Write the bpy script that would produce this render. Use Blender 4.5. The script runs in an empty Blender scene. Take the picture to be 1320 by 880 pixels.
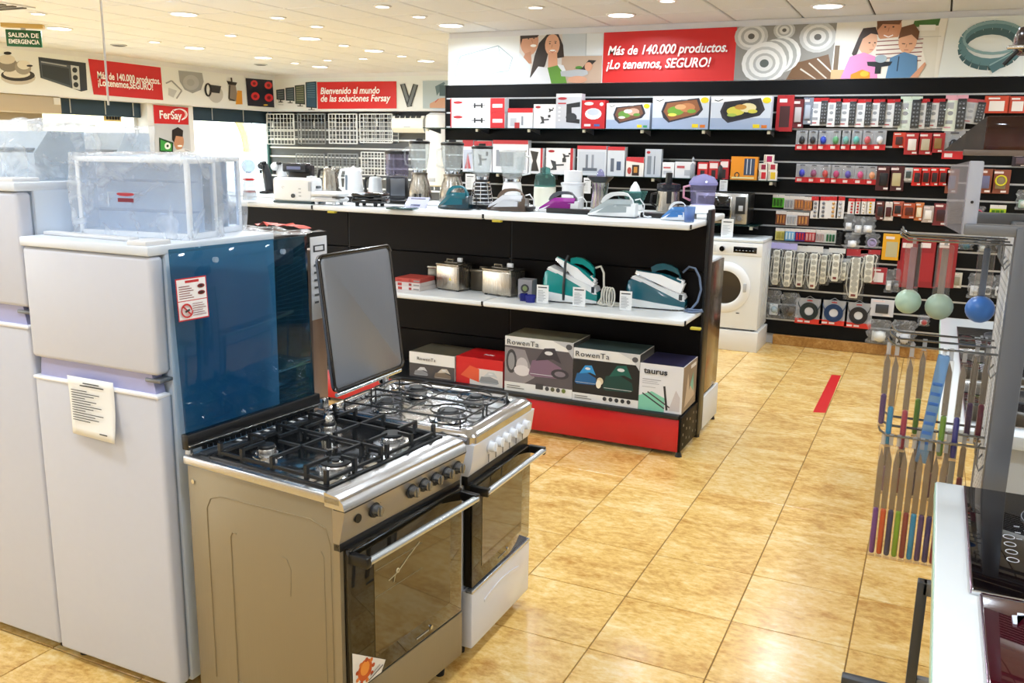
import bpy, bmesh, math, random
from math import sin, cos, pi, radians, sqrt
from mathutils import Vector, Matrix, noise
random.seed(7)
SC = bpy.context.scene
COL = SC.collection

# ------------------------------------------------------------------ camera
EYE = Vector((0, 0, 1.8))
FPX = 1150.77
def cam_axes(p, r, y):
    fwd = Vector((sin(y)*cos(p), cos(y)*cos(p), -sin(p)))
    right = Vector((cos(y), -sin(y), 0))
    up = right.cross(fwd)
    return cos(r)*right + sin(r)*up, -sin(r)*right + cos(r)*up, fwd
CR, CU, CF = cam_axes(.2119, .0175, -.4373)
cd = bpy.data.cameras.new('camera'); cam = bpy.data.objects.new('camera', cd); COL.objects.link(cam)
cam.matrix_world = Matrix(((CR.x, CU.x, -CF.x, EYE.x), (CR.y, CU.y, -CF.y, EYE.y), (CR.z, CU.z, -CF.z, EYE.z), (0, 0, 0, 1)))
cd.sensor_fit = 'HORIZONTAL'; cd.sensor_width = 36; cd.lens = FPX/1320*36
cd.clip_start = .05; cd.clip_end = 200
SC.camera = cam

# ------------------------------------------------------------------ world, daylight, exposure
wd = bpy.data.worlds.new('world'); SC.world = wd; wd.use_nodes = True
bg = wd.node_tree.nodes['Background']; bg.inputs[0].default_value = (.83, .91, 1, 1); bg.inputs[1].default_value = 7.0
SC.view_settings.view_transform = 'Standard'; SC.view_settings.look = 'None'
SC.view_settings.exposure = 0.3; SC.view_settings.gamma = 1; SC.view_settings.use_curve_mapping = False
sd = bpy.data.lights.new('sun', 'SUN'); sd.energy = 2.0; sd.angle = .02; sd.color = (1, .95, .85)
so = bpy.data.objects.new('sun', sd); COL.objects.link(so); so.rotation_euler = (radians(48), 0, radians(-215))
LAMP_W = 15       # power of a large downlight
FILL_W = 5     # power of a small downlight

# ------------------------------------------------------------------ picture ray helpers (offsets in the 1320x880 frame)
def ray(x, y): return CR*((x-660)/FPX) - CU*((y-440)/FPX) + CF
def G(x, y, z=0.0): d = ray(x, y); return EYE + d*((z-EYE.z)/d.z)
def PX(x, y, X): d = ray(x, y); return EYE + d*(X/d.x)
def PY(x, y, Y): d = ray(x, y); return EYE + d*(Y/d.y)
def ppm(p): return (Vector(p)-EYE).dot(CF)/FPX      # metres per pixel at a point

# ------------------------------------------------------------------ materials
def lin(c):
    if isinstance(c, str):
        c = c.lstrip('#'); c = [int(c[i:i+2], 16)/255 for i in (0, 2, 4)]
    return tuple((x/12.92 if x <= .04045 else ((x+.055)/1.055)**2.4) for x in c)
MC = {}
def mat(c, rough=.5, metal=0.0, grain=0.0, scale=40, bump=0.0, coat=0.0, key=None, spec=.5):
    k = (c, rough, metal, grain, scale, bump, coat, spec)
    if k in MC: return MC[k]
    m = bpy.data.materials.new('finish'); m.use_nodes = True; nt = m.node_tree; b = nt.nodes['Principled BSDF']
    col = lin(c); b.inputs['Base Color'].default_value = (*col, 1)
    b.inputs['Roughness'].default_value = rough; b.inputs['Metallic'].default_value = metal
    b.inputs['Coat Weight'].default_value = coat; b.inputs['Coat Roughness'].default_value = .05
    b.inputs['Specular IOR Level'].default_value = spec
    if grain or bump:
        tc = nt.nodes.new('ShaderNodeTexCoord'); n = nt.nodes.new('ShaderNodeTexNoise'); n.inputs['Scale'].default_value = scale
        n.inputs['Detail'].default_value = 4
        nt.links.new(tc.outputs['Object'], n.inputs['Vector'])
        if grain:
            mx = nt.nodes.new('ShaderNodeMix'); mx.data_type = 'RGBA'
            mx.inputs[6].default_value = (*[max(0, x*(1-grain)) for x in col], 1); mx.inputs[7].default_value = (*[min(1, x*(1+grain)) for x in col], 1)
            nt.links.new(n.outputs['Fac'], mx.inputs[0]); nt.links.new(mx.outputs[2], b.inputs['Base Color'])
        if bump:
            bp = nt.nodes.new('ShaderNodeBump'); bp.inputs['Strength'].default_value = bump; bp.inputs['Distance'].default_value = .01
            nt.links.new(n.outputs['Fac'], bp.inputs['Height']); nt.links.new(bp.outputs[0], b.inputs['Normal'])
    MC[k] = m; return m
def brushed(c, rough=.3, metal=.9, axis=2, stretch=60):
    k = ('br', c, rough, metal, axis, stretch)
    if k in MC: return MC[k]
    m = mat(c, rough, metal, key=k).copy(); m.name = 'brushed_steel'; nt = m.node_tree; b = nt.nodes['Principled BSDF']
    tc = nt.nodes.new('ShaderNodeTexCoord'); mp = nt.nodes.new('ShaderNodeMapping'); n = nt.nodes.new('ShaderNodeTexNoise')
    s = [stretch]*3; s[axis] = 1.5; mp.inputs['Scale'].default_value = s; n.inputs['Scale'].default_value = 5; n.inputs['Detail'].default_value = 3
    mr = nt.nodes.new('ShaderNodeMapRange'); mr.inputs[3].default_value = rough*.8; mr.inputs[4].default_value = rough*1.3
    nt.links.new(tc.outputs['Object'], mp.inputs[0]); nt.links.new(mp.outputs[0], n.inputs['Vector'])
    nt.links.new(n.outputs['Fac'], mr.inputs[0]); nt.links.new(mr.outputs[0], b.inputs['Roughness'])
    MC[k] = m; return m
def clear(c='#ffffff', haze=.08, rough=.05, tint=None, bump=0.0, scale=12):
    """thin transparent sheet: see-through, with Fresnel gloss and a little haze"""
    k = ('cl', c, haze, rough, tint, bump, scale)
    if k in MC: return MC[k]
    m = bpy.data.materials.new('clear_sheet'); m.use_nodes = True; nt = m.node_tree; nt.nodes.clear()
    out = nt.nodes.new('ShaderNodeOutputMaterial'); tr = nt.nodes.new('ShaderNodeBsdfTransparent'); gl = nt.nodes.new('ShaderNodeBsdfGlossy')
    df = nt.nodes.new('ShaderNodeBsdfDiffuse'); fr = nt.nodes.new('ShaderNodeMath'); fr.operation = 'MULTIPLY_ADD'; fr.inputs[1].default_value = .55; fr.inputs[2].default_value = .035; lw = nt.nodes.new('ShaderNodeLayerWeight'); lw.inputs[0].default_value = .5; pw = nt.nodes.new('ShaderNodeMath'); pw.operation = 'POWER'; pw.inputs[1].default_value = 5; nt.links.new(lw.outputs['Facing'], pw.inputs[0]); nt.links.new(pw.outputs[0], fr.inputs[0]); m1 = nt.nodes.new('ShaderNodeMixShader'); m2 = nt.nodes.new('ShaderNodeMixShader')
    tr.inputs[0].default_value = (*lin(tint or c), 1); df.inputs[0].default_value = (*lin(c), 1); gl.inputs[1].default_value = rough
    m1.inputs[0].default_value = haze
    nt.links.new(tr.outputs[0], m1.inputs[1]); tl = nt.nodes.new('ShaderNodeBsdfTranslucent'); tl.inputs[0].default_value = (*lin(c), 1); m0 = nt.nodes.new('ShaderNodeMixShader'); m0.inputs[0].default_value = .5; nt.links.new(df.outputs[0], m0.inputs[1]); nt.links.new(tl.outputs[0], m0.inputs[2]); nt.links.new(m0.outputs[0], m1.inputs[2])
    nt.links.new(fr.outputs[0], m2.inputs[0]); nt.links.new(m1.outputs[0], m2.inputs[1]); nt.links.new(gl.outputs[0], m2.inputs[2]); nt.links.new(m2.outputs[0], out.inputs[0])
    if bump:
        tc = nt.nodes.new('ShaderNodeTexCoord'); n = nt.nodes.new('ShaderNodeTexNoise'); n.inputs['Scale'].default_value = scale; n.inputs['Detail'].default_value = 5
        n.inputs['Distortion'].default_value = 1.0
        bp = nt.nodes.new('ShaderNodeBump'); bp.inputs['Strength'].default_value = bump; bp.inputs['Distance'].default_value = .03
        nt.links.new(tc.outputs['Object'], n.inputs[0]); nt.links.new(n.outputs[0], bp.inputs['Height'])
        nt.links.new(bp.outputs[0], gl.inputs['Normal']); nt.links.new(bp.outputs[0], df.inputs['Normal'])
        cr = nt.nodes.new('ShaderNodeMapRange'); cr.inputs[1].default_value = .5; cr.inputs[2].default_value = .75; cr.inputs[3].default_value = haze*.6; cr.inputs[4].default_value = min(1, haze*2.2)
        nt.links.new(n.outputs[0], cr.inputs[0]); nt.links.new(cr.outputs[0], m1.inputs[0])
    MC[k] = m; return m
def glow(c, s):
    k = ('gl', c, s)
    if k in MC: return MC[k]
    m = bpy.data.materials.new('lamp_glow'); m.use_nodes = True; b = m.node_tree.nodes['Principled BSDF']
    b.inputs['Emission Color'].default_value = (*lin(c), 1); b.inputs['Emission Strength'].default_value = s; MC[k] = m; return m
def stone(c0, c1, c2, rough, scale=3.0):
    """marbled ceramic: pattern in world space, shifted for each tile"""
    m = bpy.data.materials.new('marbled_tile'); m.use_nodes = True; nt = m.node_tree; b = nt.nodes['Principled BSDF']
    ge = nt.nodes.new('ShaderNodeNewGeometry'); oi = nt.nodes.new('ShaderNodeObjectInfo'); ml = nt.nodes.new('ShaderNodeMath'); ml.operation = 'MULTIPLY'; ml.inputs[1].default_value = 37
    ad = nt.nodes.new('ShaderNodeVectorMath'); nt.links.new(oi.outputs['Random'], ml.inputs[0]); nt.links.new(ge.outputs['Position'], ad.inputs[0]); nt.links.new(ml.outputs[0], ad.inputs[1])
    mp = nt.nodes.new('ShaderNodeMapping'); mp.inputs['Scale'].default_value = (1, 1.7, 1); nt.links.new(ad.outputs[0], mp.inputs[0])
    n1 = nt.nodes.new('ShaderNodeTexNoise'); n1.inputs['Scale'].default_value = scale; n1.inputs['Detail'].default_value = 9; n1.inputs['Roughness'].default_value = .68; n1.inputs['Distortion'].default_value = .9
    nt.links.new(mp.outputs[0], n1.inputs[0])
    n2 = nt.nodes.new('ShaderNodeTexNoise'); n2.inputs['Scale'].default_value = scale*9; n2.inputs['Detail'].default_value = 6; n2.inputs['Roughness'].default_value = .7; nt.links.new(mp.outputs[0], n2.inputs[0])
    mixf = nt.nodes.new('ShaderNodeMath'); mixf.operation = 'MULTIPLY_ADD'; mixf.inputs[1].default_value = .45; nt.links.new(n2.outputs[0], mixf.inputs[0])
    sc_ = nt.nodes.new('ShaderNodeMath'); sc_.operation = 'MULTIPLY'; sc_.inputs[1].default_value = .55; nt.links.new(n1.outputs[0], sc_.inputs[0]); nt.links.new(sc_.outputs[0], mixf.inputs[2])
    r = nt.nodes.new('ShaderNodeValToRGB'); e = r.color_ramp.elements; e[0].position = .36; e[0].color = (*lin(c0), 1); e[1].position = .63; e[1].color = (*lin(c2), 1)
    x = e.new(.5); x.color = (*lin(c1), 1); nt.links.new(mixf.outputs[0], r.inputs[0]); nt.links.new(r.outputs[0], b.inputs['Base Color'])
    b.inputs['Roughness'].default_value = rough; b.inputs['Coat Weight'].default_value = .22; b.inputs['Coat Roughness'].default_value = .16
    return m

WHITE = mat('#f0f1f2', .45); OFFW = mat('#dedfe2', .4); BLACK = mat('#0c0c0e', .35); BLKG = mat('#08080a', .08, coat=.5); DARK = mat('#1c1d20', .5)
CHROME = mat('#d5d7da', .12, 1.0); STEEL = brushed('#b9b8b4', .28, .95); STEELH = brushed('#c2c0bb', .3, .95, 0); GREY = mat('#7d8086', .45, .4)
RED = mat('#c8161d', .35); CARD = mat('#e9e9ea', .6); RUB = mat('#151515', .8); LGREY = mat('#b5b8bd', .45); GLASS = clear('#f4fbfb', .05, .03)

# ------------------------------------------------------------------ mesh builder
class MB:
    def __init__(s): s.v = []; s.f = []; s.m = []
    def add(s, vs, fs, mi=0):
        o = len(s.v); s.v += [tuple(v) for v in vs]; s.f += [tuple(i+o for i in f) for f in fs]; s.m += [mi]*len(fs); return s
    def box(s, x0, y0, z0, x1, y1, z1, mi=0):
        return s.add([(x0,y0,z0),(x1,y0,z0),(x1,y1,z0),(x0,y1,z0),(x0,y0,z1),(x1,y0,z1),(x1,y1,z1),(x0,y1,z1)],
                     [(3,2,1,0),(4,5,6,7),(0,1,5,4),(1,2,6,5),(2,3,7,6),(3,0,4,7)], mi)
    def rbox(s, x0, y0, z0, x1, y1, z1, r=.005, mi=0, n=2):
        """box with rounded edges: super-sampled sphere corners"""
        X = [(x0+r, x1-r), (y0+r, y1-r), (z0+r, z1-r)]
        m = 2*(n+1); g = 4*(n+1)
        rings = []
        for i in range(m):
            hi = i >= n+1; t = (i-(n+1 if hi else 0))/n if n else 0
            a = (t*pi/2) if hi else (-pi/2+t*pi/2)
            zc = X[2][1] if hi else X[2][0]; zz = zc+r*sin(a); rr = r*cos(a); ring = []
            for q in range(4):
                cx = X[0][1] if q in (0, 3) else X[0][0]; cy = X[1][1] if q in (0, 1) else X[1][0]
                for k in range(n+1):
                    b = q*pi/2 + (k/n*pi/2 if n else pi/4); ring.append((cx+rr*cos(b), cy+rr*sin(b), zz))
            rings.append(ring)
        return s.loft(rings, True, mi)
    def loft(s, rings, caps=True, mi=0, close=True):
        o = len(s.v); n = len(rings[0])
        for r in rings: s.v += [tuple(p) for p in r]
        for i in range(len(rings)-1):
            for j in range(n if close else n-1):
                k = (j+1) % n; s.f.append((o+i*n+j, o+i*n+k, o+(i+1)*n+k, o+(i+1)*n+j)); s.m.append(mi)
        if caps:
            s.f.append(tuple(o+j for j in reversed(range(n)))); s.m.append(mi)
            s.f.append(tuple(o+(len(rings)-1)*n+j for j in range(n))); s.m.append(mi)
        return s
    def cyl(s, p0, p1, r0, r1=None, n=14, mi=0, caps=True):
        r1 = r0 if r1 is None else r1; p0 = Vector(p0); p1 = Vector(p1); d = (p1-p0).normalized()
        a = d.orthogonal().normalized(); b = d.cross(a)
        R_ = [[p+(a*cos(2*pi*i/n)+b*sin(2*pi*i/n))*r for i in range(n)] for p, r in ((p0, r0), (p1, r1))]
        return s.loft(R_, caps, mi)
    def tube(s, pts, r=.003, n=6, mi=0, closed=False):
        P = [Vector(p) for p in pts]; rings = []; a = None
        for i, p in enumerate(P):
            q0 = P[i-1] if i or closed else p; q1 = P[(i+1) % len(P)] if i < len(P)-1 or closed else p
            d = (q1-q0).normalized() if (q1-q0).length > 1e-9 else Vector((0, 0, 1))
            if a is None: a = d.orthogonal().normalized()
            else:
                a = a-d*a.dot(d); a = a.normalized() if a.length > 1e-6 else d.orthogonal().normalized()
            b = d.cross(a); rings.append([p+(a*cos(2*pi*k/n)+b*sin(2*pi*k/n))*r for k in range(n)])
        if closed: rings.append(rings[0]); return s.loft(rings, False, mi)
        return s.loft(rings, True, mi)
    def lathe(s, prof, n=24, c=(0, 0, 0), mi=0, caps=True, sx=1, sy=1, rib=0, ribn=12):
        rings = []
        for r, z in prof:
            rings.append([(c[0]+sx*(r*(1+rib*(1 if (i % 2) else 0)))*cos(2*pi*i/n), c[1]+sy*(r*(1+rib*(1 if (i % 2) else 0)))*sin(2*pi*i/n), c[2]+z) for i in range(n)])
        return s.loft(rings, caps, mi)
    def prism(s, poly, ax, c0, c1, mi=0):
        """poly in the two other axes, extruded along ax from c0 to c1"""
        def P(a, b, c): return {'x': (c, a, b), 'y': (a, c, b), 'z': (a, b, c)}[ax]
        return s.loft([[P(a, b, c0) for a, b in poly], [P(a, b, c1) for a, b in poly]], True, mi)
    def torus(s, c, R0, r, ax='z', n=24, m=8, mi=0):
        pts = []
        for i in range(n):
            a = 2*pi*i/n; u, w = R0*cos(a), R0*sin(a)
            pts.append({'z': (c[0]+u, c[1]+w, c[2]), 'y': (c[0]+u, c[1], c[2]+w), 'x': (c[0], c[1]+u, c[2]+w)}[ax])
        return s.tube(pts, r, m, mi, True)
    def ball(s, c, r, n=12, mi=0, sz=1.0, sx=1, sy=1):
        return s.lathe([(max(1e-4, r*cos(a)), r*sz*sin(a)) for a in [(-pi/2+pi*i/n) for i in range(n+1)]], n*2, c, mi, False, sx, sy)
    def xf(s, M): s.v = [tuple(M @ Vector(v)) for v in s.v]; return s
    def build(s, name, mats, parent=None, smooth=True, loc=None, kind=None):
        me = bpy.data.meshes.new(name); me.from_pydata(s.v, [], s.f)
        if not isinstance(mats, (list, tuple)): mats = [mats]
        for m in mats: me.materials.append(m)
        me.polygons.foreach_set('material_index', s.m)
        bm = bmesh.new(); bm.from_mesh(me); bmesh.ops.recalc_face_normals(bm, faces=bm.faces); bm.to_mesh(me); bm.free()
        if smooth:
            me.polygons.foreach_set('use_smooth', [True]*len(me.polygons)); me.set_sharp_from_angle(angle=radians(38))
        o = bpy.data.objects.new(name, me); COL.objects.link(o)
        if parent: o.parent = parent
        if loc: o.location = loc
        if kind: o['kind'] = kind
        return o
def tag(o, label=None, cat=None, group=None, kind=None):
    if label: o['label'] = label
    if cat: o['category'] = cat
    if group: o['group'] = group
    if kind: o['kind'] = kind
    return o
def thing(name, label, cat, loc=(0, 0, 0), rz=0, group=None):
    o = bpy.data.objects.new(name, None); COL.objects.link(o); o.location = loc; o.rotation_euler = (0, 0, rz); o.empty_display_size = .05
    return tag(o, label, cat, group)
def root(name, kind='structure'):
    o = bpy.data.objects.new(name, None); COL.objects.link(o); o['kind'] = kind; return o
def twin(o, name, parent, loc):
    c = o.copy(); c.name = name; COL.objects.link(c); c.parent = parent; c.location = loc; return c
def copy_tree(o, parent=None):
    c = o.copy(); COL.objects.link(c); c.parent = parent
    for ch in o.children: copy_tree(ch, c)
    return c

TXT = {}
def text(s, size, m, parent, loc, rot=(pi/2, 0, 0), bold=0.0, shear=0.0, name='lettering', align='LEFT', spacing=1.0, depth=.0006, sx=1.0, fit=None):
    k = (s, size, bold, shear, align, spacing, m.name, depth)
    if k not in TXT:
        c = bpy.data.curves.new('t', 'FONT'); c.body = s; c.size = size; c.offset = bold*size; c.shear = shear; c.align_x = align
        c.space_character = spacing; c.extrude = depth; c.resolution_u = 3; c.space_line = 1.0
        o = bpy.data.objects.new('t', c); COL.objects.link(o); dg = bpy.context.evaluated_depsgraph_get()
        me = bpy.data.meshes.new_from_object(o.evaluated_get(dg)); bpy.data.objects.remove(o); me.materials.clear(); me.materials.append(m); TXT[k] = me
    if fit: sx = fit/max(v.co.x for v in TXT[k].vertices)
    o = bpy.data.objects.new(name, TXT[k]); COL.objects.link(o); o.parent = parent; o.location = loc; o.rotation_euler = rot; o.scale = (sx, 1, 1); return o

class Flat:
    """flat print: coloured shapes laid on a plane; fn(u,v)->world point, nrm = outward normal"""
    def __init__(s, fn, nrm): s.fn = fn; s.n = Vector(nrm); s.mb = MB(); s.mats = []; s.l = 0; s.t = (0, 0, 1)
    def crop(s, x0, y0, k): s.t = (x0, y0, k); return s
    def poly(s, pts, c, rough=.45):
        m = mat(c, rough)
        if m not in s.mats: s.mats.append(m)
        s.l += 1; off = s.n*(.0010+.00018*s.l); x0, y0, k = s.t
        s.mb.add([Vector(s.fn(x0+a*k, y0+b*k))+off for a, b in pts], [tuple(range(len(pts)))], s.mats.index(m)); return s
    def rect(s, a, b, c, d, col): return s.poly([(a, b), (c, b), (c, d), (a, d)], col)
    def ell(s, cx, cy, rx, ry, col, n=18, rot=0):
        return s.poly([(cx+rx*cos(2*pi*i/n)*cos(rot)-ry*sin(2*pi*i/n)*sin(rot), cy+rx*cos(2*pi*i/n)*sin(rot)+ry*sin(2*pi*i/n)*cos(rot)) for i in range(n)], col)
    def line(s, pts, w, col):
        for (a, b), (c, d) in zip(pts, pts[1:]):
            L = math.hypot(c-a, d-b) or 1; nx, ny = -(d-b)/L*w/2, (c-a)/L*w/2
            s.poly([(a+nx, b+ny), (c+nx, d+ny), (c-nx, d-ny), (a-nx, b-ny)], col)
        return s
    def ring(s, cx, cy, rx, ry, w, col, a0=0, a1=2*pi, n=20):
        return s.line([(cx+rx*cos(a0+(a1-a0)*i/n), cy+ry*sin(a0+(a1-a0)*i/n)) for i in range(n+1)], w, col)
    def build(s, name, parent): return s.mb.build(name, s.mats, parent, False)
def face_print(parent, w, h, shapes, y=0, name='print', x0=None):
    """shapes in 0..1 of a front face (facing -y) of width w centred on x, height h from z=0"""
    X = -w/2 if x0 is None else x0
    F = Flat(lambda u, v: (X+u*w, y, v*h), (0, -1, 0))
    for sh in shapes:
        k = sh[0]
        if k == 'r': F.rect(sh[1], sh[2], sh[3], sh[4], sh[5])
        elif k == 'e': F.ell(sh[1], sh[2], sh[3], sh[4], sh[5], sh[6] if len(sh) > 6 else 14)
        elif k == 'p': F.poly(sh[1], sh[2])
        elif k == 'l': F.line(sh[1], sh[2], sh[3])
    return F.build(name, parent)
ORD = ['leftmost', 'second', 'third', 'fourth', 'fifth', 'sixth', 'seventh', 'eighth', 'ninth', 'tenth', 'eleventh', 'twelfth']
def nth(i): return 'leftmost' if i == 0 else ORD[i]+' from the left'
# ================================================================== THE ROOM
YW = 8.766; CZ = 3.0; XL = -10.76; YB = 12.98
# ---- floor: grout bed + individual tiles
fl = root('floor')
MB().box(-11.4, -3, -.08, 4.2, 13.4, -.004).build('grout_bed', mat('#8f6f3c', .8), fl, False)
TILE = stone('#bd873c', '#e6bc6e', '#f6dda4', .26, 2.6)
tp = .436; tx0 = -1.431; ty = .44; ty0 = 2.84
def tile_mb(w, d, cx=0, cy=0):
    g = .0022; b = .0015; x0, x1, y0, y1 = cx+g, cx+w-g, cy+g, cy+d-g
    return ([(x0, y0, -.006), (x1, y0, -.006), (x1, y1, -.006), (x0, y1, -.006), (x0, y0, -b), (x1, y0, -b), (x1, y1, -b), (x0, y1, -b),
             (x0+b, y0+b, 0), (x1-b, y0+b, 0), (x1-b, y1-b, 0), (x0+b, y1-b, 0)],
            [(0, 1, 5, 4), (1, 2, 6, 5), (2, 3, 7, 6), (3, 0, 4, 7), (4, 5, 9, 8), (5, 6, 10, 9), (6, 7, 11, 10), (7, 4, 8, 11), (8, 9, 10, 11)])
t0 = None; rest = MB()
for i in range(-23, 13):
    for j in range(-13, 24):
        x = tx0+i*tp; y = ty0+j*ty
        if -7 <= i <= 5 and -4 <= j <= 13:
            if t0 is None:
                m = MB(); m.add(*tile_mb(tp, ty)); t0 = m.build('tile', TILE, fl, False, (x, y, 0))
            else: twin(t0, 'tile', fl, (x, y, 0))
        elif -11.4 < x < 3.8 and y > -3 and y < 13.1:
            rest.add(*tile_mb(tp, ty, x, y))
rest.build('far_tiles', TILE, fl, False, kind='stuff')
# ---- red tape on the floor
a, b, c, d = [G(*p) for p in ((1072, 483), (1084, 484), (1064, 532), (1048, 531))]
tag(MB().loft([[(p.x, p.y, 0) for p in (a, b, c, d)], [(p.x, p.y, .0012) for p in (a, b, c, d)]]).build('floor_tape', mat('#d0161c', .4), None, False),
    'red strip of marking tape stuck on the tan floor tiles', 'tape')
# ---- ceiling: tiles and runners
ce = root('ceiling')
MB().box(-11.4, -3, CZ+.02, 4.2, 13.4, CZ+.1).build('plenum_board', mat('#3c3936', .9), ce, False)
CT = mat('#dfe4ee', .85, grain=.05, scale=90, bump=.25)
cpx = .603; cx0 = -.06; cpy = .66; cy0 = 8.77
def ctile(w, d, cx=0, cy=0):
    g = .0075; b = .008
    x0, x1, y0, y1 = cx+g, cx+w-g, cy+g, cy+d-g
    return ([(x0, y0, .02), (x1, y0, .02), (x1, y1, .02), (x0, y1, .02), (x0, y0, b), (x1, y0, b), (x1, y1, b), (x0, y1, b),
             (x0+b, y0+b, 0), (x1-b, y0+b, 0), (x1-b, y1-b, 0), (x0+b, y1-b, 0)],
            [(0, 1, 5, 4), (1, 2, 6, 5), (2, 3, 7, 6), (3, 0, 4, 7), (4, 5, 9, 8), (5, 6, 10, 9), (6, 7, 11, 10), (7, 4, 8, 11), (8, 9, 10, 11)])
c0 = None; rest = MB(); nc = 0
for i in range(-19, 7):
    for j in range(-18, 8):
        x = cx0+i*cpx; y = cy0+j*cpy
        if x < -11.6 or y > 13.2: continue
        vis = (y > 6.0-.0 and y < 12.9 and x < 1.2 and (j < 0 or x < -4.8) and (y > 6.6 or x < -2.2))
        if vis and nc < 300:
            nc += 1
            if c0 is None: m = MB(); m.add(*ctile(cpx, cpy)); c0 = m.build('ceiling_tile', CT, ce, False, (x, y, CZ))
            else: twin(c0, 'ceiling_tile', ce, (x, y, CZ))
        else: rest.add(*[q if k else [(v[0], v[1], v[2]+CZ) for v in q] for k, q in enumerate(ctile(cpx, cpy, x, y))])
rest.build('far_ceiling_tiles', CT, ce, False, kind='stuff')
# ---- walls out of frame and plain walls
PLW = mat('#e4e6ec', .7, grain=.03, scale=6)
tag(MB().box(4.1, -3, 0, 4.25, 9.3, 3.0).build('wall_right', PLW, None, False), kind='structure')
tag(MB().box(-11.4, -3.12, 0, 4.25, -3, 3.0).build('wall_front', PLW, None, False), kind='structure')
wb = MB().box(-4.9, YW+.03, 0, 4.2, YW+.3, 2.46).box(-4.9, YW, 2.462, 4.2, YW+.3, 3.0)
wb = tag(wb.build('wall_back', PLW, None, False), kind='structure')
wl = tag(MB().box(-11.4, YB, 2.385, -4.9, YB+.4, 3.0).box(-11.4, YB+.3, 0, -4.9, YB+.42, 3.0).build('wall_back_left', PLW, None, False), kind='structure')
ws = MB().box(-11.4, -3, 2.385, XL, YB, 3.0)                        # soffit over the shop front
p0 = PX(184, 150, -11.0).y; p1 = PX(198, 150, -11.0).y; pq = PX(243, 150, -11.0).y
ws.box(-11.4, p0, 0, -10.9, pq, 2.385)
ws.box(-11.4, -3, 0, -11.1, YB+.3, .35)
wall_left = tag(ws.build('wall_left', PLW, None, False), kind='structure')
tag(MB().box(-4.95, YW+.3, 0, -4.8, YB+.4, 3.0).build('wall_recess', PLW, None, False), kind='structure')
# ---- trims
tag(MB().rbox(-1.30, YW-.035, 0, 4.1, YW+.02, .10, .006).build('baseboard_back', stone('#8a5a22', '#a87738', '#c49a5a', .35, 6), None, False), kind='structure')
# ---- slat wall: black panels between aluminium rails (parts of the back wall)
RAIL = mat('#c3c6ca', .35, .5); PANEL = mat('#0a0b0d', .5, grain=.25, scale=3, spec=.18)
z = .103
rails = [.243+.1487*k for k in range(15)]
zs = [.103]+rails+[2.46]
for k in range(len(zs)-1):
    lo = zs[k]+(.008 if k else 0); hi = zs[k+1]-(.008 if k < len(zs)-2 else 0)
    MB().box(-4.935, YW-.012, lo, 4.1, YW+.03, hi).build('slat_panel', PANEL, wb, False)
    if k < len(rails): MB().box(-4.93, YW-.009, rails[k]-.0085, 4.1, YW+.03, rails[k]+.0085).build('slat_rail', RAIL, wb, False)
MB().box(-4.94, YW-.02, .1, -4.93, YW+.3, 2.46).build('end_trim', BLACK, wb, False)
YF = YW-.012
# ---- picture banners on the soffits
def A_(x, y): return PY(x, y, YW-.004)
bn = thing('picture_banner', 'long printed banner above the black slat wall with red slogan panel', 'banner', (0, 0, 0))
def zr(px, py): return PY(px, py, YW)
bx0 = PY(578, 80, YW).x; zt_ = 2.945; zb_ = 2.465
MB().box(bx0, YW-.004, zb_, 4.0, YW, zt_).build('sheet', mat('#e9eef0', .4), bn, False)
def Xb(px): return PY(px, 75, YW).x
class Bf(Flat):
    pass
def planeA(px, py):
    # picture rows squared up to the banner: v from its top edge to its bottom edge
    t = PY(px, 60, YW); top = 47.5-(px-600)*.0275 if px > 600 else 47.5; bot = 106-(px-600)*.007
    v = (py-top)/(bot-top); v = max(0, min(1, v)); return (t.x, YW-.004, zt_-(zt_-zb_)*v)
F = Flat(planeA, (0, -1, 0))
# faint drawer drawing
F.crop(560, 20, .25)
F.line([(105, 280), (135, 200), (330, 150), (405, 210), (385, 275), (215, 300), (130, 350), (105, 280)], 4, '#9db4bd')
F.line([(135, 200), (150, 290), (385, 275)], 3, '#b0c4cb'); F.line([(210, 235), (212, 290)], 3, '#b9c6cc'); F.line([(298, 230), (300, 265)], 3, '#b9c6cc'); F.line([(330, 150), (350, 230)], 3, '#b0c4cb')
# couple in a kitchen
F.poly([(440, 105), (868, 80), (868, 345), (440, 350)], '#d9d4d0')
F.rect(660, 95, 868, 205, '#c9d3da'); F.rect(785, 95, 868, 200, '#dfe6ea'); F.rect(660, 205, 868, 345, '#c2a994'); F.line([(783, 95), (783, 205)], 3, '#9eabb2')
F.ell(490, 125, 48, 75, '#d39d7e'); F.poly([(443, 80), (540, 80), (530, 112), (455, 118), (446, 150)], '#33231b'); F.ell(512, 152, 16, 7, '#ffffff'); F.ell(486, 118, 4, 3, '#33231b', 8); F.ell(514, 116, 4, 3, '#33231b', 8); F.line([(502, 122), (508, 138)], 3, '#b5795a'); F.line([(478, 110), (494, 108)], 2.5, '#33231b'); F.poly([(470, 190), (500, 180), (505, 240), (450, 240)], '#c28a6b')
F.poly([(440, 185), (500, 250), (500, 350), (440, 352)], '#dfe8ef')
F.poly([(580, 95), (640, 90), (665, 150), (672, 210), (640, 215), (590, 190), (575, 250), (545, 300), (497, 310), (520, 200), (540, 140)], '#2b1c18')
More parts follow.
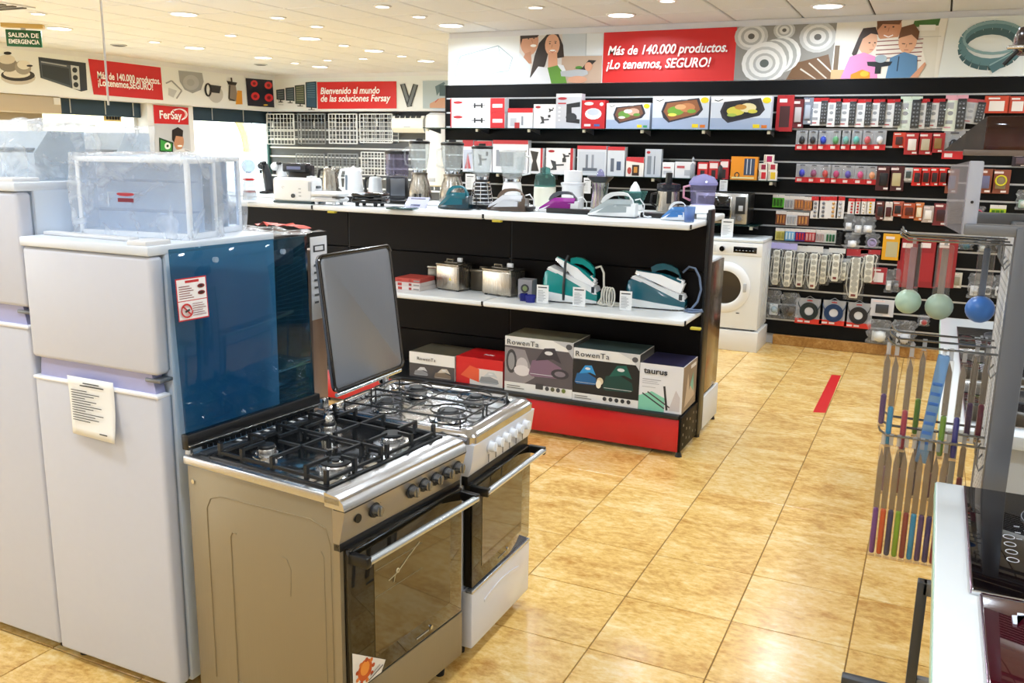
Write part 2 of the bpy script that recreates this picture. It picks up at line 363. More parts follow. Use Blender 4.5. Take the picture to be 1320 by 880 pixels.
F.ell(610, 150, 38, 55, '#e0ab8c'); F.poly([(590, 185), (635, 185), (640, 260), (590, 265)], '#d9a07f'); F.ell(612, 180, 18, 8, '#ffffff'); F.ell(612, 184, 18, 4, '#e0ab8c'); F.line([(592, 134), (603, 132)], 2.5, '#2b1c18'); F.line([(620, 131), (632, 133)], 2.5, '#2b1c18'); F.line([(594, 176), (612, 188), (630, 175)], 2, '#b0433f'); F.ell(597, 143, 5, 3, '#2b1c18', 8); F.ell(626, 140, 5, 3, '#2b1c18', 8); F.line([(610, 148), (606, 164)], 3, '#bd8163')
F.poly([(495, 320), (540, 255), (590, 262), (610, 345), (495, 348)], '#e3e5ea'); F.poly([(640, 245), (670, 250), (690, 290), (650, 300)], '#e3e5ea')
F.poly([(588, 262), (640, 250), (680, 300), (690, 345), (610, 345)], '#5d9230')
F.poly([(655, 280), (790, 268), (800, 295), (760, 310), (660, 305)], '#b7bcc0'); F.poly([(725, 268), (770, 262), (800, 225), (840, 228), (790, 275)], '#2a2523'); F.ell(800, 258, 20, 22, '#d8a183'); F.ell(745, 322, 50, 18, '#d8a183'); F.ell(750, 262, 18, 7, '#4b8b2f')
# red slogan panel
F.crop(0, 0, 1); F.poly([(778.5, 43), (949, 36), (949, 104.5), (778.5, 106)], '#d2211f')
# lime-scaled coils photo
F.poly([(949, 36), (1078, 31), (1078, 102), (949, 103)], '#8d8b86'); F.crop(860, 20, .3485)
F.poly([(480, 180), (600, 150), (625, 238), (450, 238)], '#6e5138'); F.line([(500, 200), (560, 238)], 6, '#c9c2b6'); F.line([(530, 180), (600, 235)], 5, '#c9c2b6'); F.line([(560, 165), (620, 215)], 5, '#d8d2c8')
for cx, cy, r in ((310, 85, 62), (430, 65, 40), (555, 90, 68)):
    for q, cc in ((1, '#c2c3c1'), (.8, '#e0e0de'), (.62, '#aeb0ae'), (.45, '#dcdcda'), (.2, '#63605c')): F.ell(cx, cy, r*q, r*q*.8, cc)
for q in range(5): F.ell(430-q*14, 150+q*4, 68, 62, ('#e3e3e0', '#a8aaa6')[q % 2])
for q, cc in ((1, '#e6e6e3'), (.82, '#bfc0bd'), (.68, '#e9e9e6'), (.5, '#b4b5b2'), (.38, '#dededb'), (.2, '#5e6663')): F.ell(365, 180, 84*q, 72*q, cc)
# mother with two children
F.poly([(622, 30), (1028, 22), (1015, 238), (615, 238)], '#e5e2d9'); F.rect(880, 60, 1000, 238, '#dcd9cd'); F.line([(870, 95), (1010, 92)], 2, '#b9b6aa'); F.line([(930, 100), (930, 238)], 2, '#c4c1b5')
F.rect(622, 120, 640, 205, '#6d5a45'); F.poly([(905, 38), (1000, 30), (995, 55), (900, 60)], '#3f6b2f'); F.rect(925, 52, 985, 72, '#e9e9e4'); F.rect(615, 205, 700, 238, '#c9a77c')
F.ell(815, 60, 46, 52, '#c98f6c'); F.poly([(768, 32), (860, 32), (852, 50), (790, 48), (772, 70)], '#6b4428')
F.poly([(780, 100), (880, 90), (935, 110), (965, 185), (900, 238), (760, 238), (760, 150)], '#ece6dc')
for q in range(6): F.line([(775, 108+q*15), (945, 100+q*15)], 3.5, '#8d4f4a')
F.ell(800, 58, 4, 3, '#3a281e', 8); F.ell(830, 58, 4, 3, '#3a281e', 8); F.line([(815, 60), (812, 76)], 3, '#a86f50'); F.line([(798, 86), (815, 93), (832, 86)], 4, '#fff2ee'); F.ell(740, 105, 36, 46, '#e2b192'); F.ell(748, 112, 4, 2.5, '#3a281e', 8); F.ell(768, 112, 3.5, 2.5, '#3a281e', 8); F.line([(760, 116), (764, 126)], 2.5, '#c08a6c'); F.line([(750, 136), (764, 136)], 2.5, '#b55a52'); F.poly([(705, 95), (720, 62), (765, 58), (778, 85), (750, 80), (722, 98), (700, 165), (686, 150)], '#35241c')
F.poly([(680, 160), (730, 145), (775, 160), (790, 238), (652, 238)], '#d98bbd')
F.ell(888, 108, 34, 42, '#e0ac8b'); F.poly([(852, 100), (860, 60), (905, 48), (928, 75), (925, 105), (900, 85), (862, 95)], '#6a4529')
F.line([(868, 116), (880, 117)], 3, '#3a281e'); F.line([(894, 117), (906, 116)], 3, '#3a281e'); F.line([(886, 118), (884, 130)], 2.5, '#b8805f'); F.line([(878, 138), (894, 138)], 2.5, '#b06a5a'); F.poly([(830, 165), (880, 145), (930, 160), (935, 238), (820, 238)], '#5b86ad'); F.line([(862, 160), (860, 212)], 4, '#22384c'); F.poly([(910, 238), (960, 180), (965, 190), (940, 238)], '#d9a07f')
F.poly([(745, 178), (840, 178), (832, 192), (800, 196), (800, 220), (778, 220), (778, 196), (750, 192)], '#20262b'); F.ell(796, 168, 22, 14, '#9fb0ba'); F.poly([(690, 222), (730, 205), (760, 215), (762, 238), (690, 238)], '#f08a24')
F.ell(740, 220, 16, 10, '#f5b53a')
# sealing ring photo
F.poly([(1030, 22), (1500, 10), (1500, 240), (1015, 238)], '#dfe6e6')
for cx, cy, rx, ry, w, cc in ((1195, 135, 105, 62, 30, '#3f5f66'), (1200, 118, 112, 66, 26, '#5c838b'), (1205, 100, 112, 54, 10, '#86a7ad')): F.ring(cx, cy, rx, ry, w, cc)
F.poly([(1195, 195), (1320, 120), (1345, 140), (1215, 222)], '#4f737b'); F.line([(1200, 195), (1325, 128)], 5, '#8fb0b5')
F.build('photo_print', bn)
WM = mat('#ffffff', .4)
def on_banner(px, py): p = planeA(px, py); return (p[0], YW-.042, p[2])
p = on_banner(785, 71); text('Más de 140.000 productos.', .121, WM, bn, p, bold=.022, shear=.25, fit=Xb(939)-Xb(785))
p = on_banner(784, 88); text('¡Lo tenemos, SEGURO!', .121, WM, bn, p, bold=.022, shear=.25, fit=Xb(920)-Xb(785))
# back-left banner
b2 = thing('picture_banner', 'printed banner with a red welcome panel above the grey slatted display', 'banner', (0, 0, 0))
x_0 = -10.76; x_1 = -4.92
def planeB(px, py):
    t = PY(px, 100, YB); top = 98-(px-355)*.068; bot = 143-(px-355)*.031
    v = max(0, min(1, (py-top)/(bot-top))); return (t.x, YB-.004, 2.93-.52*v)
MB().box(x_0, YB-.004, 2.4, x_1, YB, 2.94).build('sheet', mat('#e6ecef', .4), b2, False)
F = Flat(planeB, (0, -1, 0)); F.crop(300, 40, .2273)
F.poly([(240, 325), (330, 300), (400, 268), (475, 262), (475, 440), (240, 445)], '#e8eaec')
for q, (a, b_, c_, d_) in enumerate(((245, 322, 292, 385), (298, 308, 348, 390), (352, 290, 408, 410), (414, 266, 475, 432))):
    F.poly([(a, b_), (c_, b_-8), (c_, d_+3), (a, d_)], '#1b2730'); F.poly([(a+4, b_+4), (c_-4, b_-3), (c_-4, d_-4), (a+4, d_-6)], ('#3e4d57', '#42525a', '#535c4b', '#31536b')[q])
    for w in range(7): F.line([(a+8, b_+12+w*14), (c_-8, b_+6+w*15)], 3, ('#8b98a0', '#7d8b94', '#a4a38a', '#6c8fa3')[q])
    F.line([((a+c_)/2, d_), ((a+c_)/2, d_+14)], 6, '#1a1c1f'); F.line([(a+12, d_+14), (c_-12, d_+14)], 5, '#1a1c1f')
F.poly([(480, 262), (930, 238), (930, 424), (480, 440)], '#d3211f')
for pts in ([(965, 255), (1005, 410)], [(1040, 255), (1000, 405)]): F.line(pts, 30, '#23282c'); F.line(pts, 16, '#70787d')
F.poly([(1080, 230), (1300, 215), (1300, 420), (1080, 420)], '#aebfca'); F.poly([(1150, 265), (1200, 232), (1208, 240), (1160, 330)], '#5c7480'); F.rect(1175, 255, 1260, 330, '#47606b'); F.poly([(1120, 385), (1180, 345), (1300, 330), (1300, 415), (1120, 415)], '#cf9e80'); F.line([(1150, 375), (1170, 350)], 5, '#c04a3a')
F.build('photo_print', b2)
def on2(px, py): p = planeB(px, py); return (p[0], YB-.03, p[2])
text('Bienvenido al mundo', .155, WM, b2, on2(413.5, 117.5), bold=.02, shear=.2, fit=on2(491, 110)[0]-on2(414, 110)[0])
text('de las soluciones Fersay', .155, WM, b2, on2(413.5, 129), bold=.02, shear=.2, fit=on2(505, 110)[0]-on2(414, 110)[0])
# left wall banner
b3 = thing('picture_banner', 'long printed banner over the shop windows with red slogan panel', 'banner', (0, 0, 0))
yl0 = PX(0, 80, XL).y-1.5
MB().box(XL, yl0, 2.4, XL+.004, YB-.01, 2.93).build('sheet', mat('#e9edef', .4), b3, False)
def planeL(px, py):
    t = PX(px, 95, XL); top = 58+px*.124; bot = 119+px*.070
    v = max(0, min(1, (py-top)/(bot-top))); return (XL+.004, t.y, 2.93-.52*v)
F = Flat(planeL, (1, 0, 0)); F.crop(0, 0, .25)
for cx, cy, rx, ry, cc in ((90, 400, 90, 42, '#c9c3b8'), (90, 388, 88, 34, '#37322c'), (85, 380, 70, 24, '#e4e0d6'), (45, 330, 50, 40, '#8a847a'), (120, 345, 42, 40, '#a39c90'), (125, 330, 34, 26, '#e8e5de'), (40, 300, 44, 26, '#dad5cb'), (48, 265, 20, 9, '#1c1a18'), (155, 335, 16, 6, '#1c1a18')): F.ell(cx, cy, rx, ry, cc)
F.poly([(203, 285), (445, 318), (442, 470), (410, 478), (205, 402)], '#2c323b'); F.poly([(210, 305), (362, 330), (362, 460), (212, 405)], '#50585f'); F.poly([(216, 325), (355, 350), (356, 445), (218, 395)], '#2f363b'); F.line([(215, 312), (345, 336)], 6, '#aeb4b8')
F.poly([(365, 330), (408, 337), (405, 470), (366, 462)], '#c9cdd0')
for q in (358, 400, 440): F.ell(385, q, 13, 15, '#23282c')
F.poly([(458, 294), (828, 342), (831, 524), (472, 494)], '#cc1f1f')
F.line([(850, 430), (880, 415), (930, 470), (900, 515)], 8, '#9a9d9f'); F.poly([(862, 455), (905, 470), (885, 510), (858, 495)], '#c2c5c7')
F.poly([(918, 358), (1040, 372), (1046, 420), (1030, 465), (985, 485), (945, 465), (922, 420)], '#9fa2a4'); F.ell(980, 425, 42, 42, '#b2b5b7'); F.ell(978, 425, 20, 20, '#a6a9ab')
F.ell(1105, 490, 38, 48, '#c2c3c3'); F.poly([(1070, 435), (1135, 445), (1125, 485), (1085, 480)], '#33363a'); F.ring(1066, 465, 14, 34, 10, '#23262a')
F.poly([(1175, 430), (1208, 432), (1220, 530), (1172, 525)], '#8d857b'); F.poly([(1163, 415), (1218, 425), (1210, 440), (1172, 436)], '#2b2a29'); F.line([(1188, 398), (1190, 420)], 8, '#55524e'); F.poly([(1216, 468), (1240, 470), (1240, 545), (1205, 545)], '#e09a2c'); F.line([(1178, 440), (1172, 515), (1200, 525)], 7, '#2b2a29')
F.poly([(1262, 400), (1400, 412), (1405, 562), (1268, 552)], '#161b2e')
for cx, cy, r in ((1305, 430, 18), (1378, 440, 20), (1308, 500, 22), (1378, 508, 22)): F.ell(cx, cy, r, r, '#e0343a'); F.ell(cx, cy, r*.45, r*.45, '#7c1620')
F.ell(1360, 548, 12, 4, '#e8c33b')
F.build('photo_print', b3)
def on3(px, py): p = planeL(px, py); return (XL+.03, p[1], p[2])
LR = (pi/2, 0, pi/2)
text('Más de 140.000 productos.', .135, WM, b3, on3(123, 101), LR, .02, fit=on3(204, 100)[1]-on3(123, 100)[1])
text('¡Lo tenemos,SEGURO!', .135, WM, b3, on3(123, 111), LR, .02, fit=on3(194, 100)[1]-on3(123, 100)[1])
# ---- shop front: windows, blinds, door, poster, exit sign
XWN = -11.15
def window(n, ya, yb):
    w = root('window_%d' % n)
    f = MB(); z0, z1 = .35, 2.385
    for (a_, b_) in ((ya, ya+.06), (yb-.06, yb)): f.box(XWN-.03, a_, z0, XWN+.03, b_, z1)
    f.box(XWN-.03, ya, z0, XWN+.03, yb, z0+.06); f.box(XWN-.03, ya, z1-.06, XWN+.03, yb, z1)
    f.build('window_frame', mat('#cfd3d6', .4, .3), w, False)
    k = max(1, round((yb-ya)/1.9)); s_ = (yb-ya-.12)/k
    for i in range(k):
        MB().box(XWN-.004, ya+.06+i*s_, z0+.06, XWN+.004, ya+.06+(i+1)*s_-.03, z1-.06).build('pane', GLASS, w, False)
        if i: MB().box(XWN-.025, ya+.045+i*s_, z0+.06, XWN+.025, ya+.075+i*s_, z1-.06).build('mullion', mat('#cfd3d6', .4, .3), w, False)
    bl = tag(MB().rbox(XWN+.06, ya+.02, 2.17, XWN+.14, yb-.02, 2.384, .01).build('roller_blind', mat('#223a4d', .7), None), 'dark blue rolled-up blind over the shop window %s the logo poster' % ('before' if n == 1 else 'between the grey racks and'), 'blind')
    for q in (.25, .6, .9): MB().box(XWN+.14, ya+(yb-ya)*q-.006, 2.19, XWN+.15, ya+(yb-ya)*q+.006, 2.38).build('bracket', LGREY, bl, False)
    return w
yd = PX(50, 140, -11.1).y
window(1, yd, p0); window(2, pq, YB+.28)
dr = root('door_1'); FR_ = mat('#a79f90', .5)
MB().box(-11.18, yd-.14, 0, -11.05, yd, 2.2).build('door_frame', FR_, dr, False)
MB().box(-11.18, yd-2.4, 2.06, -11.05, yd-.14, 2.2).build('door_frame', FR_, dr, False)
MB().box(-11.13, yd-1.2, .02, -11.12, yd-.16, 2.05).build('pane', GLASS, dr, False)
MB().box(-11.13, yd-2.38, .02, -11.12, yd-1.22, 2.05).build('pane', GLASS, dr, False)
MB().box(-11.15, yd-1.24, .02, -11.1, yd-1.18, 2.05).build('door_stile', mat('#2a4a5a', .5), dr, False)
sh = tag(MB().rbox(-11.05, yd-2.6, 2.16, -10.8, yd+.12, 2.384, .02).build('shutter_box', mat('#b9ab94', .5), None), 'beige roller shutter housing above the glass entrance door', 'shutter box')
MB().rbox(-10.8, yd+.0, 2.28, -10.792, yd+.1, 2.37, .002).build('end_cap', mat('#d9d6cf', .5), sh)
MB().rbox(-10.8, yd-1.32, 2.28, -10.79, yd-1.22, 2.33, .002).build('sensor', DARK, sh)
po = thing('poster', 'red topped logo poster with a smiling man beside a television screen', 'poster')
XP = -10.895
def planeP(px, py): t = PX(px, py, XP); return (XP, t.y, t.z)
pa = PX(198, 136, XP); pb = PX(243, 139, XP); MB().box(XP-.005, pa.y, 1.55, XP, pb.y, 2.38).build('sheet', mat('#c9ccd2', .5), po, False)
F = Flat(planeP, (1, 0, 0)); F.crop(0, 0, .25)
F.poly([(790, 540), (970, 555), (972, 643), (795, 636)], '#cf1f22'); F.poly([(795, 640), (972, 646), (975, 800), (800, 800)], '#c3c6cd')
F.ring(925, 590, 38, 28, 5, '#ffffff', -pi*.75, pi*.42); F.ring(915, 590, 40, 28, 3, '#ffffff', -pi*.75, pi*.3)
F.poly([(818, 708), (892, 735), (890, 790), (820, 785)], '#123a20'); F.poly([(826, 720), (884, 742), (882, 780), (826, 775)], '#3c9b41'); F.ell(862, 752, 16, 18, '#e9efe9'); F.ell(862, 752, 6, 7, '#20302a')
F.ell(920, 730, 26, 44, '#c08a68'); F.poly([(885, 720), (885, 670), (915, 655), (942, 672), (940, 705), (905, 700), (895, 735)], '#231914'); F.ell(925, 752, 13, 5, '#ffffff', 10); F.poly([(900, 775), (945, 765), (978, 775), (980, 800), (880, 800)], '#e2e2e6'); F.line([(950, 772), (975, 780)], 3, '#2c3854')
F.build('photo_print', po)
t_ = planeP(204.5, 152.5); text('FerSay', .17, WM, po, (XP+.015, t_[1], t_[2]), LR, .02, sx=1.0)
ex = thing('exit_sign', 'green and white exit sign hanging under the ceiling at left', 'sign', G(31, 42, 2.99))
e0 = G(31, 49, 2.86); ex.location = (e0.x, e0.y, 2.77)
ex.rotation_euler = (0, 0, radians(40))
MB().rbox(-.17, -.012, .0, .17, .012, .17, .004).build('panel', mat('#0f5a37', .4), ex)
MB().box(-.2, -.05, .19, .2, .05, .23).build('housing', mat('#c9a860', .5), ex, False); MB().box(-.02, -.02, .17, .02, .02, .19).build('bracket', LGREY, ex, False)
text('SALIDA DE', .062, WM, ex, (-.145, -.0145, .095), bold=.02, fit=.29); text('EMERGENCIA', .062, WM, ex, (-.148, -.0145, .03), bold=.02, fit=.296)
# air vents in the ceiling and an air grille at the far left
for i, (px, py) in enumerate(((153, 58), (336, 83))):
    c = G(px, py, CZ-.002); v = thing('ceiling_vent', 'small dark ceiling vent %s' % ('near the exit sign' if i == 0 else 'before the corner of the picture banners'), 'vent', (c.x, c.y, CZ-.012))
    MB().lathe([(.1, .012), (.1, .004), (.085, 0)], 20).build('flange', LGREY, v); MB().lathe([(.08, -.002), (.06, -.006), (.001, -.006)], 16).build('grille', DARK, v)
g0 = G(8, 12, CZ); ga = thing('air_grille', 'slotted air conditioning grille in the ceiling at far left', 'vent', (g0.x-.2, g0.y-.25, CZ-.012))
MB().box(-.5, -.3, 0, .6, .25, .012).build('frame', OFFW, ga, False)
for q in range(5): MB().box(-.46, -.25+q*.1, -.01, .56, -.21+q*.1, 0).build('louvre', mat('#4b4743', .6), ga, False)
# ---- downlights
LED = glow('#fffaf2', 5); LENS2 = glow('#fff8ee', 4)
bigs = [(x, y) for x in (-8.8, -6.67, -4.56) for y in (5.4, 6.75, 8.1 if x == -4.56 else 8.7, 9.0 if x == -8.8 else 10.0, 10.3 if x == -8.8 else 11.35, 11.7 if x == -8.8 else 12.6)]
bigs = [(-6.62, 6.71), (-8.79, 7.09), (-8.76, 9.03), (-8.74, 10.31), (-6.66, 8.66), (-8.82, 11.7), (-6.67, 9.97), (-6.71, 11.33), (-4.56, 8.18), (-2.74, 8.05), (-.98, 8.11)]
hidden_big = [(x, y) for x in (-8.8, -6.6, -4.56, -2.74, -.9, 1.2, 3.1) for y in (1.2, 3.4, 5.6)]+[(1.2, 8.0), (3.1, 8.0), (-2.7, -1), (-.9, -1), (1.2, -1), (-5.5, -1)]
smalls = [(-8.0, 6.23), (-5.9, 7.19), (-7.36, 8.15), (-8.76, 8.38), (-5.93, 7.83), (-8.81, 11.09), (-8.05, 10.86), (-6.7, 9.37), (-7.41, 10.81), (-6.68, 10.65), (-4.55, 7.56), (-4.54, 6.93), (-3.29, 7.4), (-2.14, 7.43)]
def lamp(x, y, big, label=None, group=None):
    r = .115 if big else .06
    t = thing('downlight', label or 'large round recessed downlight glowing in the tiled ceiling', 'ceiling light', (x, y, CZ-.012), 0, group)
    MB().lathe([(r+.022, .012), (r+.02, .003), (r, 0), (r, .012)], 28, caps=False).build('trim_ring', OFFW, t)
    MB().lathe([(r, .004), (r*.5, .001), (.001, .001)], 24, caps=False).build('diffuser', LED if big else LENS2, t)
    ld = bpy.data.lights.new('downlight_beam', 'AREA'); ld.shape = 'DISK'; ld.size = 2*r; ld.energy = LAMP_W if big else FILL_W; ld.color = (.80, .90, 1); ld.spread = radians(165)
    lo = bpy.data.objects.new('downlight_beam', ld); COL.objects.link(lo); lo.parent = t; lo.location = (0, 0, -.006)
ROWS = [(-8.8, 'along the shop windows'), (-6.67, 'next to the window row'), (-4.56, 'left of the couple picture'), (-2.74, 'before the couple picture'), (-.98, 'before the coil picture')]
RK_ = ['nearest the camera', 'second nearest', 'third nearest', 'fourth nearest', 'farthest']
def lamp_row(lst, big):
    for rx, rt in ROWS:
        r = sorted([p for p in lst if abs(p[0]-rx) < .35], key=lambda p: p[1])
        for i, (x, y) in enumerate(r):
            w_ = ('%s ' % (RK_[i] if i < len(r)-1 else 'farthest')) if len(r) > 1 else 'only one '
            lamp(x, y, big, ('large' if big else 'small')+' round ceiling downlight, '+w_+'in the row '+rt, ('large' if big else 'small')+' ceiling downlights')
lamp_row(bigs, True)
for (x, y) in hidden_big: lamp(x, y, True, 'large ceiling downlight over the front part of the shop, outside the picture', 'unseen ceiling downlights')
SML = ['small round downlight at the upper left beside the ceiling air grille', 'small round downlight at the top edge, nearer of the two off-row ones', 'small round downlight between the two rows near the red left banner', 'small round downlight behind the top edge one, farther off-row one', 'small far downlight over the hob picture, left of two', 'small far downlight over the screens picture, right of two', 'small round downlight at the top edge left of the couple picture', 'small round downlight at the top edge over the red slogan banner']
near = lambda v: any(abs(v-rx) < .35 for rx, _ in ROWS)
lamp_row([p for p in smalls if near(p[0]) and p[0] > -9], False)
for (x, y), lb in zip([p for p in smalls if not near(p[0])], SML): lamp(x, y, False, lb, 'small ceiling downlights')
# ---- street outside
bd = thing('building', 'cream rendered building across the street with an arch, seen through the windows', 'building', (-17, 10, 0))
CRM = mat('#efe2c6', .9, grain=.06, scale=2)
MB().box(-1, -14, -.2, -.3, 9, 6).build('wall', CRM, bd, False)
ar = MB(); cyA = PX(268, 185, -17.2).y-10
ar.tube([(-.28, cyA-.2+1.75*cos(pi*i/20), 1.6+1.5*sin(pi*i/20)) for i in range(21)], .11, 6).build('arch_moulding', mat('#e0b35a', .8), bd)
MB().box(-.3, -6, -.2, -.2, -.6, 3.2).build('ochre_panel', mat('#d9a468', .9), bd, False)
MB().box(-.3, 3.2, -.2, -.12, 4.6, 6).build('pilaster', mat('#f0d296', .9), bd, False)
tag(MB().box(-40, -10, -.25, -11.45, 40, -.05).build('pavement', mat('#b9b2a6', .9, grain=.1, scale=3), None, False), 'pale pavement outside the shop windows', 'pavement', kind='structure')
st = thing('window_sticker', 'small yellow sticker with dark marks on the window glass', 'sticker'); s0 = PX(134.5, 152.5, -11.13); s1 = PX(157, 153, -11.13)
MB().box(-11.146, s0.y, s0.z-.04, -11.140, s1.y, s0.z+.05).build('sheet', mat('#e8cf8a', .6), st, False)
for q in range(5): MB().rbox(-11.140, s0.y+.04+q*(s1.y-s0.y-.06)/5, s0.z-.015, -11.137, s0.y+.085+q*(s1.y-s0.y-.06)/5, s0.z+.035, .001).build('mark', DARK, st)
# ---- hanging steel wire
wp = PX(141, 150, -3.35); wtp = Vector((wp.x, wp.y, CZ-.002))
tag(MB().cyl((wp.x, wp.y, 1.96), (wp.x, wp.y, CZ), .0045, n=8).build('hanging_wire', mat('#c9c5bf', .35, .6), None), 'thin steel wire hanging from the ceiling behind the wrapped white appliances', 'wire')
# ================================================================== FRIDGES AND COOKERS
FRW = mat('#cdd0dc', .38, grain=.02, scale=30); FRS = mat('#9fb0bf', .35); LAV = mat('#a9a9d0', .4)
def fridge(name, label, x0, x1, y0, y1, h, zsplit, note=False):
    t = thing(name, label, 'fridge', ((x0+x1)/2, y0, 0)); w = (x1-x0)/2; d = y1-y0
    MB().rbox(-w, .062, .035, w, d, h-.006, .006).build('cabinet', mat('#cfd9e6', .35), t)
    MB().rbox(-w-.002, -.005, h-.03, w+.002, d, h, .006).build('top_panel', mat('#dde4ee', .35), t)
    for (a, b) in ((zsplit+.018, h-.032), (.04, zsplit-.045)):
        dd = MB().rbox(-w, 0, a, w, .055, b, .014, n=4).build('door', FRW, t)
        MB().box(-w+.01, .052, a+.01, w-.01, .064, b-.01).build('door_gasket', mat('#8f99a6', .7), dd, False)
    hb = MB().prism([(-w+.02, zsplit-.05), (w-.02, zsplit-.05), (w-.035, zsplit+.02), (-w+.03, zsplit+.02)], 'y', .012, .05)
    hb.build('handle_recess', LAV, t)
    MB().rbox(-w, -.004, zsplit-.055, w, .05, zsplit-.043, .004).build('handle_lip', mat('#f0f1f6', .3), t)
    MB().rbox(w-.06, .006, zsplit-.006, w+.004, .06, zsplit+.006, .003).build('hinge', GREY, t)
    MB().rbox(w-.09, -.0, h-.004, w-.01, .1, h+.014, .005).build('top_hinge_cover', OFFW, t)
    MB().rbox(-w+.015, .07, h, w-.15, .105, h+.012, .004).build('rear_ledge', OFFW, t)
    for q in (-w+.05, w-.05): MB().cyl((q, .06, 0), (q, .06, .04), .018, n=12).build('foot', DARK, t)
    for q in (-w+.05, w-.05): MB().cyl((q, d-.06, 0), (q, d-.06, .04), .018, n=12).build('foot', DARK, t)
    return t
f1 = fridge('fridge', 'white two-door fridge with a printed paper note taped on its lower door', -2.655, -2.095, 1.93, 2.49, 1.5, 1.085)
pt = thing('paper_note', 'white printed paper note taped on the fridge door below its handle', 'paper', (0, 0, 0))
a, b = PY(87, 485, 1.925), PY(146, 494, 1.925); c = PY(149, 570, 1.925)
n_ = MB(); N = 10; R_ = []
for i in range(N+1):
    u = i/N; R_.append([(a.x+(b.x-a.x)*u+.012*v, 1.926-.022*(v**2)*(.3+.7*u)-.002, a.z+.005-(a.z-c.z)*v) for v in [k/8 for k in range(9)]])
n_.loft(R_, False, close=False); o = n_.build('sheet', mat('#f3f2ee', .7), pt); sm = o.modifiers.new('s', 'SOLIDIFY'); sm.thickness = .0006; sm.offset = -1
w_ = b.x-a.x; h_ = a.z-c.z
fr = Flat(lambda u, v: (a.x+w_*u+.012*v, 1.9235-.022*(v**2)*(.3+.7*u)-.002, a.z+.005-h_*v), (0, -1, 0))
fr.rect(.35, .08, .7, .10, '#333333'); fr.rect(.28, .125, .8, .145, '#333333')
for q in range(13): fr.rect(.07, .22+q*.042, .07+(.35, .62, .5, .3, .55, .42, .66, .48, .3, .7, .52, .6, .4)[q], .235+q*.042, '#4a4a4a')
fr.rect(.68, .88, .86, .9, '#333333'); fr.build('printed_text', pt)
f2 = fridge('fridge', 'taller white two-door fridge at the left edge under wrapped appliances', -3.30, -2.67, 1.94, 2.56, 1.67, 1.245)
# third fridge behind
for (fx, lb_) in ((-3.68, 'plain white fridge standing behind the two front fridges, under the wrapped hood'),):
  f3 = thing('fridge', lb_, 'fridge', (fx, 2.95, 0))
  MB().rbox(-.28, 0, .03, .28, .6, 1.6, .01).build('cabinet', mat('#dce6ef', .35), f3); MB().rbox(-.283, -.005, 1.57, .283, .6, 1.615, .006).build('top_panel', mat('#eef2f6', .35), f3)
  for q in (-.24, .24): MB().cyl((q, .06, 0), (q, .06, .04), .018, n=12).build('foot', DARK, f3); MB().cyl((q, .5, 0), (q, .5, .04), .018, n=12).build('foot', DARK, f3)
# ---- appliances wrapped in plastic film
FILM = clear('#f6faff', .3, .1, tint='#fdfeff', bump=.6, scale=10); FILM2 = clear('#e6f1ff', .2, .06, tint='#f6faff')
def film_wrap(parent, x0, y0, z0, x1, y1, z1, amp=.012, seed=0):
    m = MB(); nx, nz = 26, 18
    def P(x, y, z):
        v = noise.noise_vector(Vector((x*9+seed, y*9, z*9)))*amp+noise.noise_vector(Vector((x*28+seed, y*28, z*28)))*amp*.4
        return (x+v.x, y+v.y, max(z0, z+v.z*.7))
    def sheet(o, U, V, a, b):
        for i in range(a+1): pass
        ov = len(m.v)
        for i in range(a+1):
            for j in range(b+1):
                q = Vector(o)+Vector(U)*(i/a)+Vector(V)*(j/b); m.v.append(P(*q))
        for i in range(a):
            for j in range(b):
                k = ov+i*(b+1)+j; m.f.append((k, k+b+1, k+b+2, k+1)); m.m.append(0)
    X, Y, Z = x1-x0, y1-y0, z1-z0
    sheet((x0, y0, z0), (X, 0, 0), (0, 0, Z), nx, nz); sheet((x0, y1, z0), (X, 0, 0), (0, 0, Z), nx, nz)
    sheet((x0, y0, z0), (0, Y, 0), (0, 0, Z), nx, nz); sheet((x1, y0, z0), (0, Y, 0), (0, 0, Z), nx, nz); sheet((x0, y0, z1), (X, 0, 0), (0, Y, 0), nx, nx)
    return m.build('plastic_film', FILM, parent)
def drawer_box(label, x0, x1, y0, y1, z0, h, seed, rz=5):
    t = thing('wrapped_vitrine', label, 'appliance', ((x0+x1)/2, y0, z0), radians(rz)); w = (x1-x0)/2; d = y1-y0
    fm = mat('#eef3fa', .3); pm = FILM2
    fr = MB()
    for sx in (-1, 1):
        for yy in (0, d-.015): fr.rbox(sx*w-(.015 if sx > 0 else 0), yy, 0, sx*w+(0 if sx > 0 else .015), yy+.015, h, .003)
    fr.build('corner_post', fm, t); MB().rbox(-w, 0, 0, w, d, .02, .004).build('base_panel', fm, t); MB().rbox(-w, 0, h-.016, w, d, h, .004).build('top_panel', fm, t)
    MB().box(-w+.012, .004, .02, w-.012, .008, h-.016).build('front_panel', pm, t, False)
    MB().box(w-.008, .012, .02, w-.004, d-.012, h-.016).build('side_panel', pm, t, False); MB().box(-w+.004, .012, .02, -w+.008, d-.012, h-.016).build('side_panel', pm, t, False)
    MB().box(-w+.01, d*.55, .02, w-.01, d*.55+.006, h-.016).build('divider', mat('#e6eef8', .4), t, False)
    MB().box(-w+.02, .02, h*.32, w-.02, d*.5, h*.32+.006).build('shelf', pm, t, False)
    MB().box(-w+.02, .02, h*.7, w-.02, d*.5, h*.7+.006).build('shelf', pm, t, False)
    film_wrap(t, -w-.012, -.014, 0, w+.012, d+.012, h+.012, .013, seed); return t
xa_, xb_ = PY(107, 250, 2.1).x, PY(240, 250, 2.1).x; xc_ = PY(318, 250, 2.5).x; zt1 = PY(170, 198, 2.1).z; zt2_ = PY(290, 198, 2.35).z
